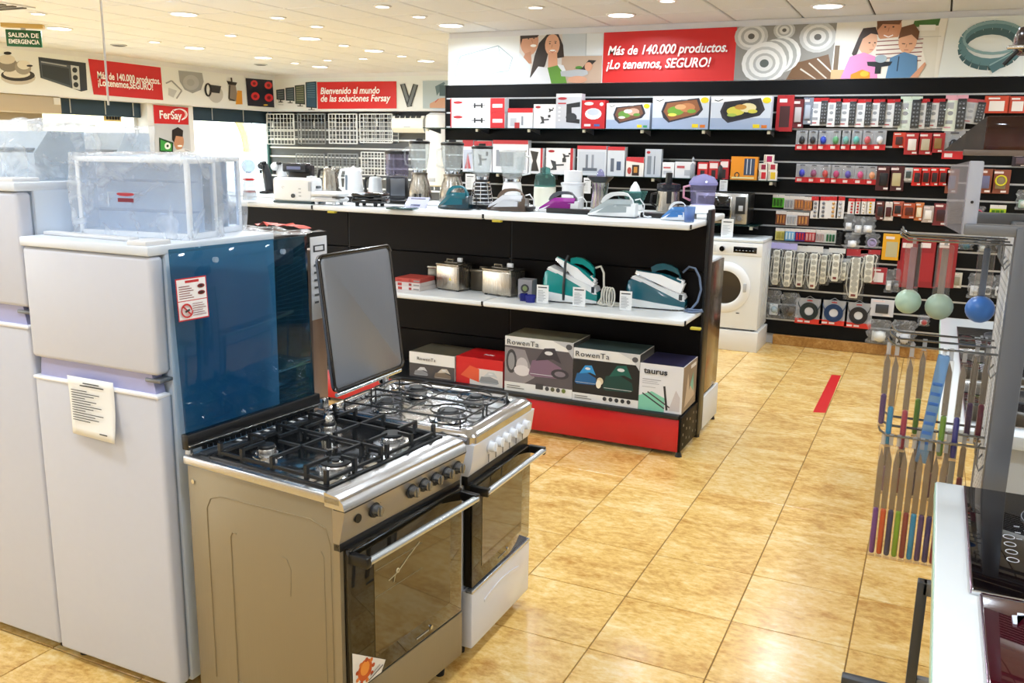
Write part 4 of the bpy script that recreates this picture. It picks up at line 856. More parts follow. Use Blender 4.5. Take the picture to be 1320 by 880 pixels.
def kettle(px, py, w, h, label, col, gauge=False, side=-1):
    p, k = spot(px, py, ZR); R = w*k/2*.78; H = h*k
    t = thing('kettle', label, 'kettle', (p.x, p.y, ZR), radians(15)); m = col
    MB().lathe([(R*1.02, 0), (R*1.04, .012), (R*.95, .018)], 28).build('power_base', BLACK if col is not WHITE else OFFW, t)
    MB().lathe([(R*.95, .018), (R, .03), (R*.97, H*.4), (R*.84, H*.85), (R*.8, H*.93), (R*.7, H*.97), (.001, H)], 32, caps=False).build('body', m, t)
    MB().prism([(R*.6, H*.72), (R*1.12, H*.92), (R*.6, H*.93)], 'y', -R*.25, R*.25).build('spout', m, t)
    MB().tube([(side*R*.75, 0, H*.92), (side*R*1.3, 0, H*.9), (side*R*1.5, 0, H*.7), (side*R*1.4, 0, H*.3), (side*R*.96, 0, H*.16)], .011, 8).build('handle', BLACK if col is not WHITE else WHITE, t)
    MB().ball((0, 0, H), .012, 8).build('lid_knob', BLACK if col is not WHITE else OFFW, t)
    if gauge: MB().rbox(-R*.55, -R*.98, H*.25, -R*.35, -R*.8, H*.75, .004).build('water_gauge', mat('#7b8894', .2), t)
    return t
# back row on the rear shelf, left to right
t = thing('soda_syphon', 'clear plastic bottle stand with red collar rings beside the toaster', 'bottle', (*G(322, 258, ZR).xy, ZR)); k = ppm(t.location)
MB().lathe([(.045, 0), (.05, .01), (.045, .1), (.03, .14), (.02, .2)], 20).build('body', clear('#dfe7ee', .4, .05), t)
for q in (.055, .14): MB().lathe([(.04, q), (.046, q+.006), (.04, q+.014)], 20).build('collar', RED, t)
MB().ball((0, 0, .24), .05, 10).build('globe', clear('#b9bfc6', .3, .05), t)
def capsule(px, py, w, h, label, col, rz=0):
    p, k = spot(px, py, ZR); W = w*k; H = h*k; t = thing('capsule_coffee_machine', label, 'coffee machine', (p.x, p.y, ZR), radians(20))
    MB().rbox(-W*.3, -.06, 0, W*.35, .12, .02, .008).build('drip_base', BLACK, t)
    rings = []
    for q in range(13):
        a_ = q/12; z = .02+a_*(H-.02); cx = (.18-.28*a_**1.5)*W-(0 if q < 12 else .03); r = W*(.30+.07*sin(a_*pi)-.10*a_)
        rings.append([(cx+r*cos(2*pi*i/20), .03+r*.8*sin(2*pi*i/20), z) for i in range(20)])
    MB().loft(rings).build('body', col, t)
    MB().ball((-W*.28, 0, H*.86), W*.24, 10).build('brew_head', col, t); MB().ball((-W*.02, 0, H*.97), W*.17, 8, sz=.6).build('lever', BLACK, t)
    MB().cyl((-W*.3, 0, H*.74), (-W*.3, 0, H*.62), .014, .008).build('nozzle', DARK, t); return t
capsule(342, 238, 18, 40, 'dark grey drop-shaped capsule coffee machine at the left of the gondola top', mat('#2c2f33', .3))
capsule(361, 238, 22, 40, 'white drop-shaped capsule coffee machine next to the dark one', mat('#eef0f2', .25))
p, k = spot(383, 246, ZR); t = thing('drip_coffee_maker', 'wide black filter coffee maker behind the white toaster', 'coffee maker', (p.x, p.y, ZR), radians(12)); W = 32*k; H = 40*k
MB().rbox(-W/2, -.05, 0, W/2, .12, .03, .01).build('base', BLACK, t); MB().rbox(-W/2, .04, .03, W/2, .13, H*.95, .012).build('tank', mat('#1b1c20', .25), t); MB().rbox(-W/2, -.05, H*.72, W/2, .06, H, .012).build('brew_head', mat('#222327', .25), t)
MB().lathe([(.05, .032), (.058, .06), (.045, .12), (.048, .135)], 20, (0, -.0, 0), caps=False).build('carafe', GLD, t); MB().rbox(-W*.3, -.052, H*.80, W*.3, -.049, H*.9, .003).build('label_strip', mat('#6a6c86', .4), t)
p, k = spot(402, 249, ZR); t = thing('milk_frother', 'small white jug-shaped frother with a black looped handle', 'frother', (p.x, p.y, ZR)); R = .045
MB().lathe([(R, 0), (R, .06), (R*.85, .09), (R*.9, .14), (R*.8, .15), (.001, .155)], 24).build('body', mat('#dfe3e6', .3), t); MB().torus((.0, -R*1.05, .045), .042, .005, 'y', 24, 8).build('handle', BLACK, t); MB().lathe([(.036, 0), (.034, .004), (.001, .004)], 20).xf(Matrix.Translation((0, -R-.001, .045)) @ Matrix.Rotation(pi/2, 4, 'X')).build('face_plate', WHITE, t)
kettle(426, 246, 27, 37, 'brushed steel kettle with a black handle on the gondola top', RIBST)
kettle(456, 247, 32, 38, 'white plastic kettle with a grey water gauge window', WHITE, True)
kettle(484, 245, 24, 28, 'shorter plain white jug kettle right of the gauged white kettle', mat('#e4e8ea', .3))
blender(512, 246, 29, 60, 'black based blender with a squat smoky square jar', 'chop')
blender(541, 248, 28, 72, 'steel ribbed blender with a tall glass jar, left of the other steel one', 'steel')
blender(583, 247, 31, 72, 'second steel ribbed glass blender, standing in front of the boxed wall brackets', 'steel')
blender(621, 250, 28, 70, 'glass blender on a chrome ringed cage base', 'cage')
blender(660, 250, 32, 68, 'white based blender with an open-topped glass jar', 'white')
def juicer(px, py, w, h, label, parts, name='juicer'):
    p, k = spot(px, py, ZR); R = w*k/2; H = h*k; t = thing(name, label, 'juicer', (p.x, p.y, ZR), radians(20))
    for nm, prof, m in parts: MB().lathe([(max(.001, a*R), b*H) for a, b in prof], 28, caps=not isinstance(m, tuple)).build(nm, m, t)
    return t, R, H
CRE = mat('#e6e4d2', .35)
juicer(702, 258, 29, 50, 'cream juice extractor with a translucent green top', (('body', ((.95, 0), (1, .03), (.97, .48), (.9, .5)), CRE), ('bowl', ((.95, .5), (.97, .56), (.85, .78), (.5, .84)), TEALG), ('feed_cap', ((.45, .84), (.45, .96), (.001, 1)), TEALG)))
juicer(738, 259, 31, 47, 'all white juice extractor with a stacked round pusher', (('body', ((.9, 0), (.95, .02), (.9, .55), (.98, .6)), WHITE), ('rim', ((1.0, .6), (1.02, .66), (.75, .68)), OFFW), ('pusher', ((.72, .68), (.76, .72), (.74, .98), (.001, 1)), WHITE)))
t, R, H = juicer(773, 257, 34, 50, 'fluted steel citrus press with a wide black dish', (('body', ((.6, 0), (.66, .02), (.55, .3), (.5, .5), (.62, .66)), RIBST), ('dish', ((.6, .66), (.95, .78), (1, .82), (.8, .82), (.3, .76)), BLACK), ('cone', ((.35, .78), (.25, .92), (.06, 1), (.001, 1)), PURG)))
for q in range(12): MB().tube([(R*.64*cos(q*pi/6), R*.64*sin(q*pi/6), .01), (R*.52*cos(q*pi/6), R*.52*sin(q*pi/6), H*.42), (R*.62*cos(q*pi/6), R*.62*sin(q*pi/6), H*.65)], .0035, 6).build('flute', CHROME, t)
t, R, H = juicer(818, 259, 35, 36, 'citrus squeezer with a teal clear jug and white cone', (('base', ((.62, 0), (.66, .05), (.55, .22)), WHITE), ('jug', ((.55, .2), (.6, .25), (.95, .68), (.9, .68), (.5, .28)), TEALG), ('cone', ((.45, .62), (.3, .84), (.08, 1), (.001, 1)), WHITE)))
MB().tube([(-R*.9, 0, H*.66), (-R*1.25, 0, H*.62), (-R*1.15, 0, H*.4), (-R*.75, 0, H*.36)], .005, 8).build('jug_handle', TEALG, t)
t, R, H = juicer(861, 259, 31, 44, 'steel bodied juicer with a dark smoky top and black handle', (('body', ((.9, 0), (.95, .02), (.9, .55), (.85, .6)), RIBST), ('bowl', ((.92, .6), (1.0, .66), (.95, .8), (.3, .84)), clear('#4b4c58', .4, .05, tint='#77798a')), ('feed_tube', ((.28, .84), (.26, 1.12), (.001, 1.13)), BLACK)))
MB().tube([(-R*.8, 0, H*.55), (-R*1.35, 0, H*.5), (-R*1.4, 0, H*.25), (-R*.9, 0, H*.12)], .008, 8).build('handle', BLACK, t)
MB().rbox(-R*.2, -R*1.02, H*.25, R*.2, -R*.85, H*.62, .004).build('lock_arm', BLACK, t)
t, R, H = juicer(905, 266, 36, 50, 'white citrus juicer with a lilac translucent dome and pink handle', (('base', ((.85, 0), (.95, .03), (.88, .2), (.8, .22)), WHITE), ('jug', ((.78, .2), (.82, .26), (.95, .7), (.9, .74)), PURG), ('dome', ((1.0, .72), (1.02, .78), (.75, .92), (.25, .98), (.001, 1)), clear('#c9c8ee', .5, .05, tint='#d6d6f6'))))
MB().tube([(-R*.9, 0, H*.7), (-R*1.35, 0, H*.66), (-R*1.35, 0, H*.4), (-R*.85, 0, H*.32)], .008, 8).build('handle', mat('#c98a9c', .3), t)
# ---- front row on the top shelf
p, k = spot(361, 263, ZT); W = 62*k; H = 33*k; t = thing('toaster', 'white long-slot toaster with a round dark dial and black foot', 'toaster', (p.x, max(p.y, YG+.1), ZT), radians(3))
MB().rbox(-W/2, -.07, .012, W/2, .07, H, .022, n=4).build('body', mat('#f1f3f4', .25), t); MB().rbox(-W/2+.004, -.072, 0, W/2-.004, .072, .016, .006).build('base', mat('#30464a', .4), t)
MB().rbox(-W*.38, -.022, H-.002, W*.38, .022, H+.0015, .001).build('slot', DARK, t); MB().cyl((.012, -.069, H*.3), (.012, -.08, H*.3), .0145, n=20).build('dial', mat('#3b4148', .3), t)
for q in range(3): MB().rbox(W*.17, -.073, H*(.28+.14*q), W*.23, -.069, H*(.32+.14*q), .001).build('button', LGREY, t)
MB().rbox(W/2-.03, -.074, H*.5, W/2-.004, -.06, H*.86, .004).build('lever_slot', LGREY, t); MB().rbox(W/2-.005, -.02, H*.6, W/2+.02, .02, H*.7, .005).build('lever', mat('#555b60', .4), t)
MB().tube([(-W*.22+.01*cos(a_), -.0708, H*.62+.007*sin(a_)) for a_ in (0, 1, 2, 3, 4, 5)], .0008, 4).build('emblem', GREY, t)
def clam(px, py, w, h, label, col, foot):
    p, k = spot(px, py, ZT); W = w*k; H = h*k; t = thing('sandwich_maker', label, 'sandwich maker', (p.x, p.y+.06, ZT), radians(8))
    MB().rbox(-W*.45, -.07, H*.2, W*.4, .09, H*.52, .018, n=3).build('lower_shell', col, t); MB().rbox(-W*.45, -.07, H*.55, W*.4, .09, H*.92, .022, n=4).build('upper_shell', col, t)
    MB().rbox(W*.2, -.078, H*.5, W*.52, -.05, H*.62, .004).build('latch', mat('#3a3c3e', .4), t)
    MB().rbox(-W*.3, -.074, H*.44, W*.3, -.068, H*.53, .002).build('seam_strip', foot, t)
    for q in (-W*.3, W*.2): MB().cyl((q, -.045, 0), (q, -.045, H*.24), .012, .016, 12).build('foot', foot, t); MB().cyl((q, .06, 0), (q, .06, H*.24), .012, .016, 12).build('foot', foot, t)
    return t
clam(419, 264, 50, 18, 'white sandwich maker lying shut beside the toaster', mat('#eceeef', .3), OFFW)
t = clam(472, 266, 52, 19, 'glossy black grill maker with slanting handle', BLKG, DARK)
MB().tube([(.02, -.02, .05), (.1, -.03, .045), (.13, -.02, .03)], .006, 8).build('handle', BLACK, t)
# dark trays and small scales
def slab(name, label, cat, px, py, w, d, h, col, rz=0, extra=None):
    p, k = spot(px, py, ZT); t = thing(name, label, cat, (p.x, p.y, ZT), radians(rz)); MB().rbox(-w*k/2, 0, 0, w*k/2, d, h, min(.004, h*.4)).build('body', col, t)
    if extra: extra(t, w*k, d, h)
    return t
slab('kitchen_scale', 'thin dark glass kitchen scale lying flat near the shelf edge', 'scale', 514, 270, 36, .13, .012, mat('#234a52', .1, coat=.5), 10, lambda t, w, d, h: MB().rbox(-w*.2, .01, h, w*.2, .03, h+.001, .0004).build('display', mat('#7fa3a8', .2), t))
p, k = spot(530, 268, ZT); t = thing('kitchen_scale', 'pale lilac glass kitchen scale propped up at a slant', 'scale', (p.x, p.y+.03, ZT), radians(8))
MB().rbox(-.075, 0, 0, .085, .008, .11, .003).xf(Matrix.Rotation(radians(-52), 4, 'X')).build('glass_plate', mat('#c7c9ea', .1, coat=.6), t); MB().rbox(-.03, -.001, .015, .04, .0, .035, .0005).xf(Matrix.Rotation(radians(-52), 4, 'X')).build('display', mat('#5f6480', .2), t)
MB().rbox(-.05, .07, 0, .06, .09, .06, .003).build('stand', BLACK, t)
p, k = spot(495, 258, ZR); slab('display_block', 'low black display block behind the kitchen scales', 'stand', 500, 262, 60, .14, .022, BLACK, 4)
for px_, lb, ww in ((625, 'long low black platform under the blenders', 130), (760, 'low black platform behind the irons, under the juicers', 120), (860, 'short black platform at the right end of the gondola top', 70)):
    p = PY(px_, 270, YG+.34); t = thing('display_block', lb, 'stand', (p.x, YG+.33, ZT)); k = ppm(p); MB().rbox(-ww*k/2, 0, 0, ww*k/2, .09, .03, .003).build('body', BLACK, t)
# ---- irons: loft along x (tip at -x), sole at z=0
def iron(px, py, w, h, label, cb, ct, ch_, cs, dial=None, cord=WHITE, z=ZT, flip=False, scale=None, hold=None):
    p, k = spot(px, py, z); L = w*k; H = h*k
    t = thing('steam_iron', label, 'iron', (p.x, p.y+L*.17, z), radians(8)) if hold is None else hold
    def hw(u): return L*.21*min(1, (max(0, u)/.62))**.62*(1 if u < .85 else 1-.12*(u-.85)/.15)
    U = [0.0, .04, .1, .18, .28, .4, .52, .64, .76, .88, .97, 1.0]
    out = [((u-.5)*L, -hw(u)-.001) for u in U]+[((u-.5)*L, hw(u)+.001) for u in reversed(U)]
    MB().prism(out, 'z', .002, H*.05).build('soleplate', cs, t)
    def sec(u, s, z0, z1, b):
        w_ = hw(u)*s+.001; x = (u-.5)*L; return [(x, -w_, z0), (x, -w_, z0+(z1-z0)*.5), (x, -w_*b, z1), (x, w_*b, z1), (x, w_, z0+(z1-z0)*.5), (x, w_, z0)]
    MB().loft([sec(u, .93, H*.05, H*(.10+.46*min(1, u/.45)), .8) for u in U[:-1]]).build('lower_body', cb, t)
    MB().loft([sec(u, .82, H*(.09+.30*min(1, u/.5)), H*(.14+.58*min(1, u/.42)) if u < .42 else H*.70, .62) for u in U[1:-2]]).build('upper_body', ct, t)
    hp = [(-.20, .52), (-.17, .66), (-.11, .80), (-.02, .90), (.10, .93), (.22, .93), (.31, .88), (.36, .76), (.38, .6), (.40, .42)]
    hr = [[((a_*L)+rr_*nx_, rr_w*sy, b_*H+rr_*nz_) for (nx_, nz_, sy) in ((-.7, .7, -1), (-.7, .7, 1), (.5, -.6, 1), (.5, -.6, -1))] for a_, b_ in hp for rr_, rr_w in ((L*.05, L*.065),)]
    MB().loft(hr).build('handle', ch_, t)
    MB().rbox(.30*L, -L*.1, H*.05, .46*L, L*.1, H*.5, L*.03, n=3).build('heel', cb, t)
    if dial: MB().cyl((.08*L, -hw(.55)*.62, H*.42), (.08*L, -hw(.55)*.95, H*.36), L*.05, n=16).build('dial', dial, t)
    MB().prism([(-.30*L, H*.17), (.30*L, H*.22), (.30*L, H*.44), (-.05*L, H*.50)], 'y', -hw(.6)*.975, -hw(.6)*.9).build('side_panel', ct, t)
    MB().tube([(.43*L, 0, H*.7), (.52*L, .01, H*.75), (.6*L, .03, H*.5), (.58*L, .05, H*.1), (.66*L, .06, .006), (.74*L, .03, .006), (.70*L, .0, .006), (.6*L, .03, .008)], .0042, 6).build('power_cord', cord, t)
    return t
iron(582, 270, 46, 31, 'dark teal steam iron with a clear tank at the middle of the gondola top', mat('#14343f', .2, coat=.4), mat('#0f5f6f', .2), mat('#1f7686', .3), mat('#22282d', .2), None, BLACK)
t_ir = iron(650, 272, 56, 29, 'bronze brown steam iron with a long grey base', mat('#4b3d33', .25, coat=.3), mat('#c9cbd0', .25), mat('#6c5a4c', .3), mat('#5d4b3d', .25))
iron(717, 274, 58, 27, 'white steam iron with a bright purple side panel', mat('#e3e4e8', .25), mat('#8d1d86', .25), mat('#53575f', .3), mat('#dcdde0', .2))
iron(786, 280, 66, 32, 'white steam iron with grey panel and a coiled white cord', mat('#e7eaec', .25), mat('#9ba6a9', .3), mat('#e5e8ea', .3), mat('#4b5057', .2), mat('#c9ced2', .3))
iron(868, 284.5, 36, 25, 'small white travel iron with blue details at the shelf end', mat('#e7edf4', .25), mat('#3f7fc4', .2), mat('#e7edf4', .3), mat('#aab2ba', .2), mat('#3f7fc4', .3))
p = PY(888, 280, YG+.12); t = thing('measuring_cup', 'clear small cup of blue tinted plastic beside the travel iron', 'cup', (p.x, YG+.13, ZT))
MB().lathe([(.028, 0), (.034, .09), (.031, .09), (.026, .006), (.001, .005)], 20, caps=False).build('cup', clear('#bcd3ee', .3, .05), t); MB().lathe([(.025, .006), (.028, .045), (.001, .045)], 16).build('blue_insert', mat('#6fa3dc', .3), t)
# ---- middle shelf
def fryer(px, py, w, h, label):
    p, k = spot(px, py, ZM); W = w*k; H = h*k; t = thing('deep_fryer', label, 'deep fryer', (p.x, p.y+.02, ZM), radians(-12))
    for q in (-W*.4, W*.4): MB().cyl((q, .02, 0), (q, .02, .008), .012, n=10).build('foot', BLACK, t); MB().cyl((q, .15, 0), (q, .15, .008), .012, n=10).build('foot', BLACK, t)
    MB().rbox(-W/2, 0, .007, W/2, .17, H*.86, .012, n=3).build('body', brushed('#b5ada0', .25, .95, 2), t); MB().rbox(-W/2-.004, -.004, H*.84, W/2+.004, .174, H*.92, .01, n=3).build('lid', mat('#a39b8c', .22, .95), t)
    MB().rbox(-W*.3, .04, H*.92, W*.3, .13, H*.97, .006).build('lid_plate', mat('#6c665c', .3, .8), t); MB().tube([(-W*.2, .05, H*.96), (-W*.2, .05, H*1.05), (W*.05, .05, H*1.05), (W*.05, .05, H*.96)], .005, 6).build('lid_handle', mat('#8a8478', .3, .8), t)
    MB().rbox(W*.12, .08, H*.95, W*.3, .1, H*1.1, .004).build('vent_tab', OFFW, t)
    MB().rbox(-W/2-.002, .03, H*.5, -W/2+.002, .12, H*.75, .002).build('side_recess', DARK, t); MB().rbox(-W/2-.02, .03, H*.66, -W/2, .12, H*.71, .004).build('side_handle', BLACK, t)
    return t
fa = fryer(574, 375, 38, 38, 'steel deep fryer with a yellow warning triangle, left one in front')
MB().prism([(.02, .075), (.042, .075), (.031, .095)], 'y', -.0015, .001).build('warning_triangle', mat('#e3d22a', .4), fa)
fryer(637, 382, 47, 38, 'wider steel deep fryer without a sticker, right one in front')
for px_, lb in ((564, 'steel deep fryer half hidden behind the left front fryer'), (620, 'steel deep fryer half hidden behind the wider front fryer')):
    p = PY(px_, 360, YG+.33); t = thing('deep_fryer', lb, 'deep fryer', (p.x, YG+.345, ZM))
    MB().rbox(-.09, 0, .0, .09, .08, .135, .01).build('body', mat('#5f594f', .3, .9), t); MB().rbox(-.093, -.003, .13, .093, .082, .148, .006).build('lid', mat('#8a8478', .25, .9), t); MB().tube([(-.03, .03, .145), (-.03, .03, .165), (.03, .03, .165), (.03, .03, .145)], .005, 6).build('lid_handle', mat('#8a8478', .3, .8), t)
for i in range(3):
    p = PY(527, 372, YG+.12); t = thing('flat_box', ('lowest', 'middle', 'topmost')[i]+' of the three flat red and white boxes stacked left of the fryers', 'box', (p.x, YG+.12, ZM+i*.028), radians(-4+2*i), 'flat boxes on the middle shelf')
    MB().rbox(-.11, 0, 0, .09, .2, .0275, .001, n=1).build('carton', mat(('#d9d0cb', '#cfc4c0', '#b9483f')[i], .5), t); face_print(t, .19, .024, [('r', .02, .1, .2, .9, '#b3342c'), ('r', .5, .2, .62, .9, '#9c2f2b'), ('r', .7, .3, .95, .7, '#8f8a88')])
p = PY(678, 385, YG+.22); t = thing('gadget_box', 'small grey box with a round camera-like picture behind the first steam station', 'box', (p.x, YG+.2, ZM)); MB().rbox(-.05, 0, 0, .05, .08, .13, .001, n=1).build('carton', mat('#8d8b8f', .5), t)
face_print(t, .1, .13, [('e', .5, .55, .3, .22, '#2b2b2e'), ('e', .5, .55, .17, .13, '#7a8a5a'), ('r', .1, .05, .9, .25, '#454c7c')])
p = PY(682, 386, YG+.1); t = thing('measuring_cup', 'blue transparent measuring cup in front of the small grey box', 'cup', (p.x, YG+.12, ZM)); MB().lathe([(.03, 0), (.036, .045), (.033, .045), (.028, .005), (.001, .004)], 20, caps=False).build('cup', clear('#5a63c9', .5, .05, tint='#7f86dd'), t)
MB().rbox(-.075, .0, .0, -.035, .04, .05, .004).build('side_tank', clear('#3a3fa0', .5, .05, tint='#6066c0'), t)
def info_card(px, py, w, h, label, z=ZM):
    p, k = spot(px, py, z); t = thing('price_card', label, 'card', (p.x, max(p.y, YG+.012), z), radians(4)); W, H = w*k, h*k
    MB().box(-W/2, 0, 0, W/2, .002, H).build('card', mat('#eceded', .5), t, False); MB().box(-W/2, 0, 0, W/2, .03, .002).build('foot', mat('#eceded', .5), t, False)
    F = Flat(lambda u, v: (-W/2+W*u, 0, H*v), (0, -1, 0)); F.rect(.12, .84, .88, .9, '#3c4044')
    for q in range(8): F.rect(.12, .12+q*.08, .55+.04*((q*3) % 7), .145+q*.08, '#8a8e93')
    F.build('printed_text', t); return t
info_card(699, 391, 16, 24, 'white printed price card leaning on the teal steam station, left of the two')
info_card(746, 395, 17, 25, 'white printed price card in front of the white cable coil')
info_card(806, 400, 16, 25, 'white printed price card by the dark teal steam station')
# steam stations
TEAL = mat('#0f8383', .25, coat=.3); DTEAL = mat('#0d4f5e', .2, coat=.5)
def station(px, py, w, h, label, cb, c2, tilt, hose):
    p, k = spot(px, py, ZM); L = w*k; H = h*k; t = thing('steam_generator_iron', label, 'iron', (p.x, p.y+.12, ZM), radians(6))
    def ring(x, hw_, z1, b): return [(x, -hw_, .008), (x, -hw_*1.02, z1*.45), (x, -hw_*b, z1), (x, hw_*b, z1), (x, hw_*1.02, z1*.45), (x, hw_, .008)]
    prof = [(-.5, .5, .42), (-.46, .78, .56), (-.38, .9, .62), (-.2, 1, .56), (0, 1, .46), (.25, 1, .36), (.42, .9, .28), (.5, .7, .2)]
    MB().loft([ring(u*L, s*L*.2, H*z1, .75) for u, s, z1 in prof]).build('tank_base', cb, t)
    MB().loft([ring(u*L, s*L*.207, H*z1*.32, 1) for u, s, z1 in prof[1:]]).build('base_band', c2, t)
    MB().prism([(-.40*L, H*.66), (-.36*L, H*.68), (.47*L, H*.3), (.5*L, H*.2), (.44*L, H*.2)], 'y', -L*.165, -L*.155).build('trim_band', c2, t)
    MB().prism([(-.42*L, H*.62), (-.36*L, H*.68), (.47*L, H*.32), (.5*L, H*.24)], 'y', -L*.15, L*.15).build('iron_cradle', OFFW, t)
    ir = bpy.data.objects.new('iron', None); COL.objects.link(ir); ir.parent = t; ir.location = (.02*L, 0, H*.52); ir.rotation_euler = (0, tilt, 0); S = L*.84
    def hw(u): return S*.17*min(1, (max(0, u)/.62))**.6
    U = [0, .05, .12, .22, .35, .5, .65, .8, .92, 1.0]
    M0 = Matrix.Translation((0, 0, 0))
    MB().prism([((u-.5)*S, -hw(u)-.001) for u in U]+[((u-.5)*S, hw(u)+.001) for u in reversed(U)], 'z', 0, S*.02).build('soleplate', CHROME, ir)
    MB().loft([[((u-.5)*S, -hw(u)*.95-.001, S*.02), ((u-.5)*S, -hw(u)*.8-.001, S*(.06+.14*min(1, u/.5))), ((u-.5)*S, hw(u)*.8+.001, S*(.06+.14*min(1, u/.5))), ((u-.5)*S, hw(u)*.95+.001, S*.02)] for u in U]).build('iron_body', WHITE, ir)
    MB().loft([[((u-.5)*S, -hw(u)*.7-.001, S*(.05+.14*min(1, u/.5))), ((u-.5)*S, -hw(u)*.4-.001, S*(.08+.17*min(1, u/.6))), ((u-.5)*S, hw(u)*.4+.001, S*(.08+.17*min(1, u/.6))), ((u-.5)*S, hw(u)*.7+.001, S*(.05+.14*min(1, u/.5)))] for u in U[:-1]]).build('iron_top', cb, ir)
    hp = [(-.20, .20), (-.12, .30), (.0, .37), (.16, .39), (.30, .37), (.38, .29), (.40, .18)]
    MB().loft([[(a_*S-S*.05, -S*.06, b_*S+S*.05), (a_*S-S*.05, S*.06, b_*S+S*.05), (a_*S+S*.03, S*.06, b_*S-S*.05), (a_*S+S*.03, -S*.06, b_*S-S*.05)] for a_, b_ in hp]).build('iron_handle', cb, ir)
    MB().rbox(.3*S, -S*.08, .04*S, .47*S, S*.08, .26*S, S*.02).build('iron_heel', WHITE, ir)
    MB().rbox(.40*L, -L*.172, H*.22, .46*L, -L*.15, H*.34, .004).build('control_panel', mat('#2a3036', .2), t)
    MB().tube([Vector(q)*L for q in hose[0]], .007, 8).build('steam_hose', hose[1], t)
    for q in (-.3, .35): MB().rbox(q*L-.02, -L*.15, 0, q*L+.02, L*.15, .012, .004).build('foot', BLACK, t)
    return t
coil1 = [(.42, .05, .62), (.52, .0, .66), (.58, -.02, .55), (.6, -.05, .3), (.58, -.12, .12), (.54, -.2, .04), (.62, -.22, .02), (.7, -.15, .02), (.62, -.1, .04), (.56, -.16, .06), (.64, -.24, .03), (.78, -.2, .02), (.92, -.15, .02), (.98, -.1, .02), (.86, -.04, .02), (.74, -.06, .04), (.8, -.16, .05), (.95, -.18, .05)]
s1_L = 74*ppm(G(727, 392, ZM))
s1 = station(727, 392, 74, 68, 'teal and white steam station with its iron tilted up and a dark strap', mat('#0d8a87', .25, coat=.3), mat('#e9ecec', .3), radians(38), (coil1, mat('#cfccc0', .5)))
MB().tube([(-.03, -.075, .02), (-.03, -.08, .1), (-.028, -.06, .26), (-.02, -.03, .3)], .009, 8).build('lock_strap', mat('#26292c', .4), s1)
for q in range(4): MB().tube([((.64+.05*q+.05*cos(a_*pi/8))*s1_L, -.06-.01*q, (.17+.16*sin(a_*pi/8))*s1_L) for a_ in range(16)], .0055, 8, closed=True).build('hose_loop', mat('#d6d3c8', .5), s1)
coil2 = [(.42, 0, .62), (.52, .0, .72), (.62, 0, .7), (.7, -.02, .56), (.74, -.03, .36), (.7, -.08, .16), (.62, -.16, .05), (.52, -.22, .02), (.6, -.28, .02), (.74, -.26, .02), (.8, -.18, .02), (.7, -.12, .02), (.56, -.16, .04), (.6, -.24, .045), (.76, -.22, .045), (.78, -.14, .04)]
station(838, 400, 78, 62, 'dark teal steam station with white trim and a grey woven hose', mat('#0d5566', .2, coat=.5), mat('#dfe3e4', .3), radians(20), (coil2, mat('#5d6f8c', .6)))
# ---- boxes on the base deck
def carton(label, fx0, fx1, fyb, fyt, depth, cols, prints, name='boxed_iron', yoff=.02, rz=0, cat='box'):
    pa_, pb_ = PY(fx0, fyb, YG+yoff), PY(fx1, fyb, YG+yoff); pt_ = PY((fx0+fx1)/2, fyt, YG+yoff); W = pb_.x-pa_.x; H = pt_.z-ZB
    t = thing(name, label, cat, ((pa_.x+pb_.x)/2, YG+yoff, ZB), rz)
    c_ = MB().rbox(-W/2+.001, 0, 0, W/2-.001, depth, H, .0012, n=1).build('carton', mat(cols[0], .45), t)
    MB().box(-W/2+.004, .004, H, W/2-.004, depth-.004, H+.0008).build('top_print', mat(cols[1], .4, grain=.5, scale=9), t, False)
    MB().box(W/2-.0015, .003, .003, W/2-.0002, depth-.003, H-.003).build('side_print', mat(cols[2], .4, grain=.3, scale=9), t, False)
    face_print(t, W, H, prints); return t, W, H
ROW = '#2e3036'
def iron_pic(c1_, c2_, ox, oy, s):
    return [('p', [(ox, oy), (ox+.1*s, oy+.5*s), (ox+.5*s, oy+.62*s), (ox+.95*s, oy+.35*s), (ox+s, oy+.05*s), (ox+.9*s, oy-.05*s), (ox+.1*s, oy-.08*s)], c1_),
            ('p', [(ox+.2*s, oy+.5*s), (ox+.45*s, oy+.98*s), (ox+.75*s, oy+1.02*s), (ox+.95*s, oy+.5*s), (ox+.7*s, oy+.62*s)], c2_), ('e', ox+.58*s, oy+.82*s, .12*s, .07*s, '#d9d9dc'), ('l', [(ox+.05*s, oy+.02*s), (ox+.95*s, oy+.02*s)], .02*s, '#cfd2d5')]
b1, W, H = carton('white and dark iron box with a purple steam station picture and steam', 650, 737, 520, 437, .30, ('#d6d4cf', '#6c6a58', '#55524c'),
    [('r', 0, 0, 1, 1, '#e2e1df'), ('r', 0, .17, 1, .83, '#585257'), ('p', [(0, .17), (0, .8), (.3, .78), (.45, .3), (.3, .17)], '#8d878b'), ('e', .1, .55, .08, .22, '#3a3a40'), ('e', .1, .55, .05, .16, '#8e8e93'), ('e', .26, .48, .09, .16, '#bdb7bb'), ('e', .26, .40, .12, .10, '#d6d1d4')]
    + iron_pic('#7c6278', '#3a363e', .36, .36, .5)+[('e', .82, .42, .13, .09, '#3a363e'), ('e', .82, .42, .08, .05, '#7c7480'), ('p', [(.7, 1), (1, 1), (1, .72), (.9, .9)], '#b9b9bd'), ('e', .94, .92, .045, .05, '#4c4c52'), ('r', .47, .1, .58, .2, '#3d3d42')]+[('e', .64+.08*q, .13, .03, .04, ('#4a4a4e', '#5d5d45', '#4a4a4e', '#6c7a3a')[q]) for q in range(4)]+[('r', .04, .06, .3, .075, '#7d7b78'), ('r', .04, .10, .24, .115, '#7d7b78'), ('r', 0, 0, 1, .012, '#8a887f')])
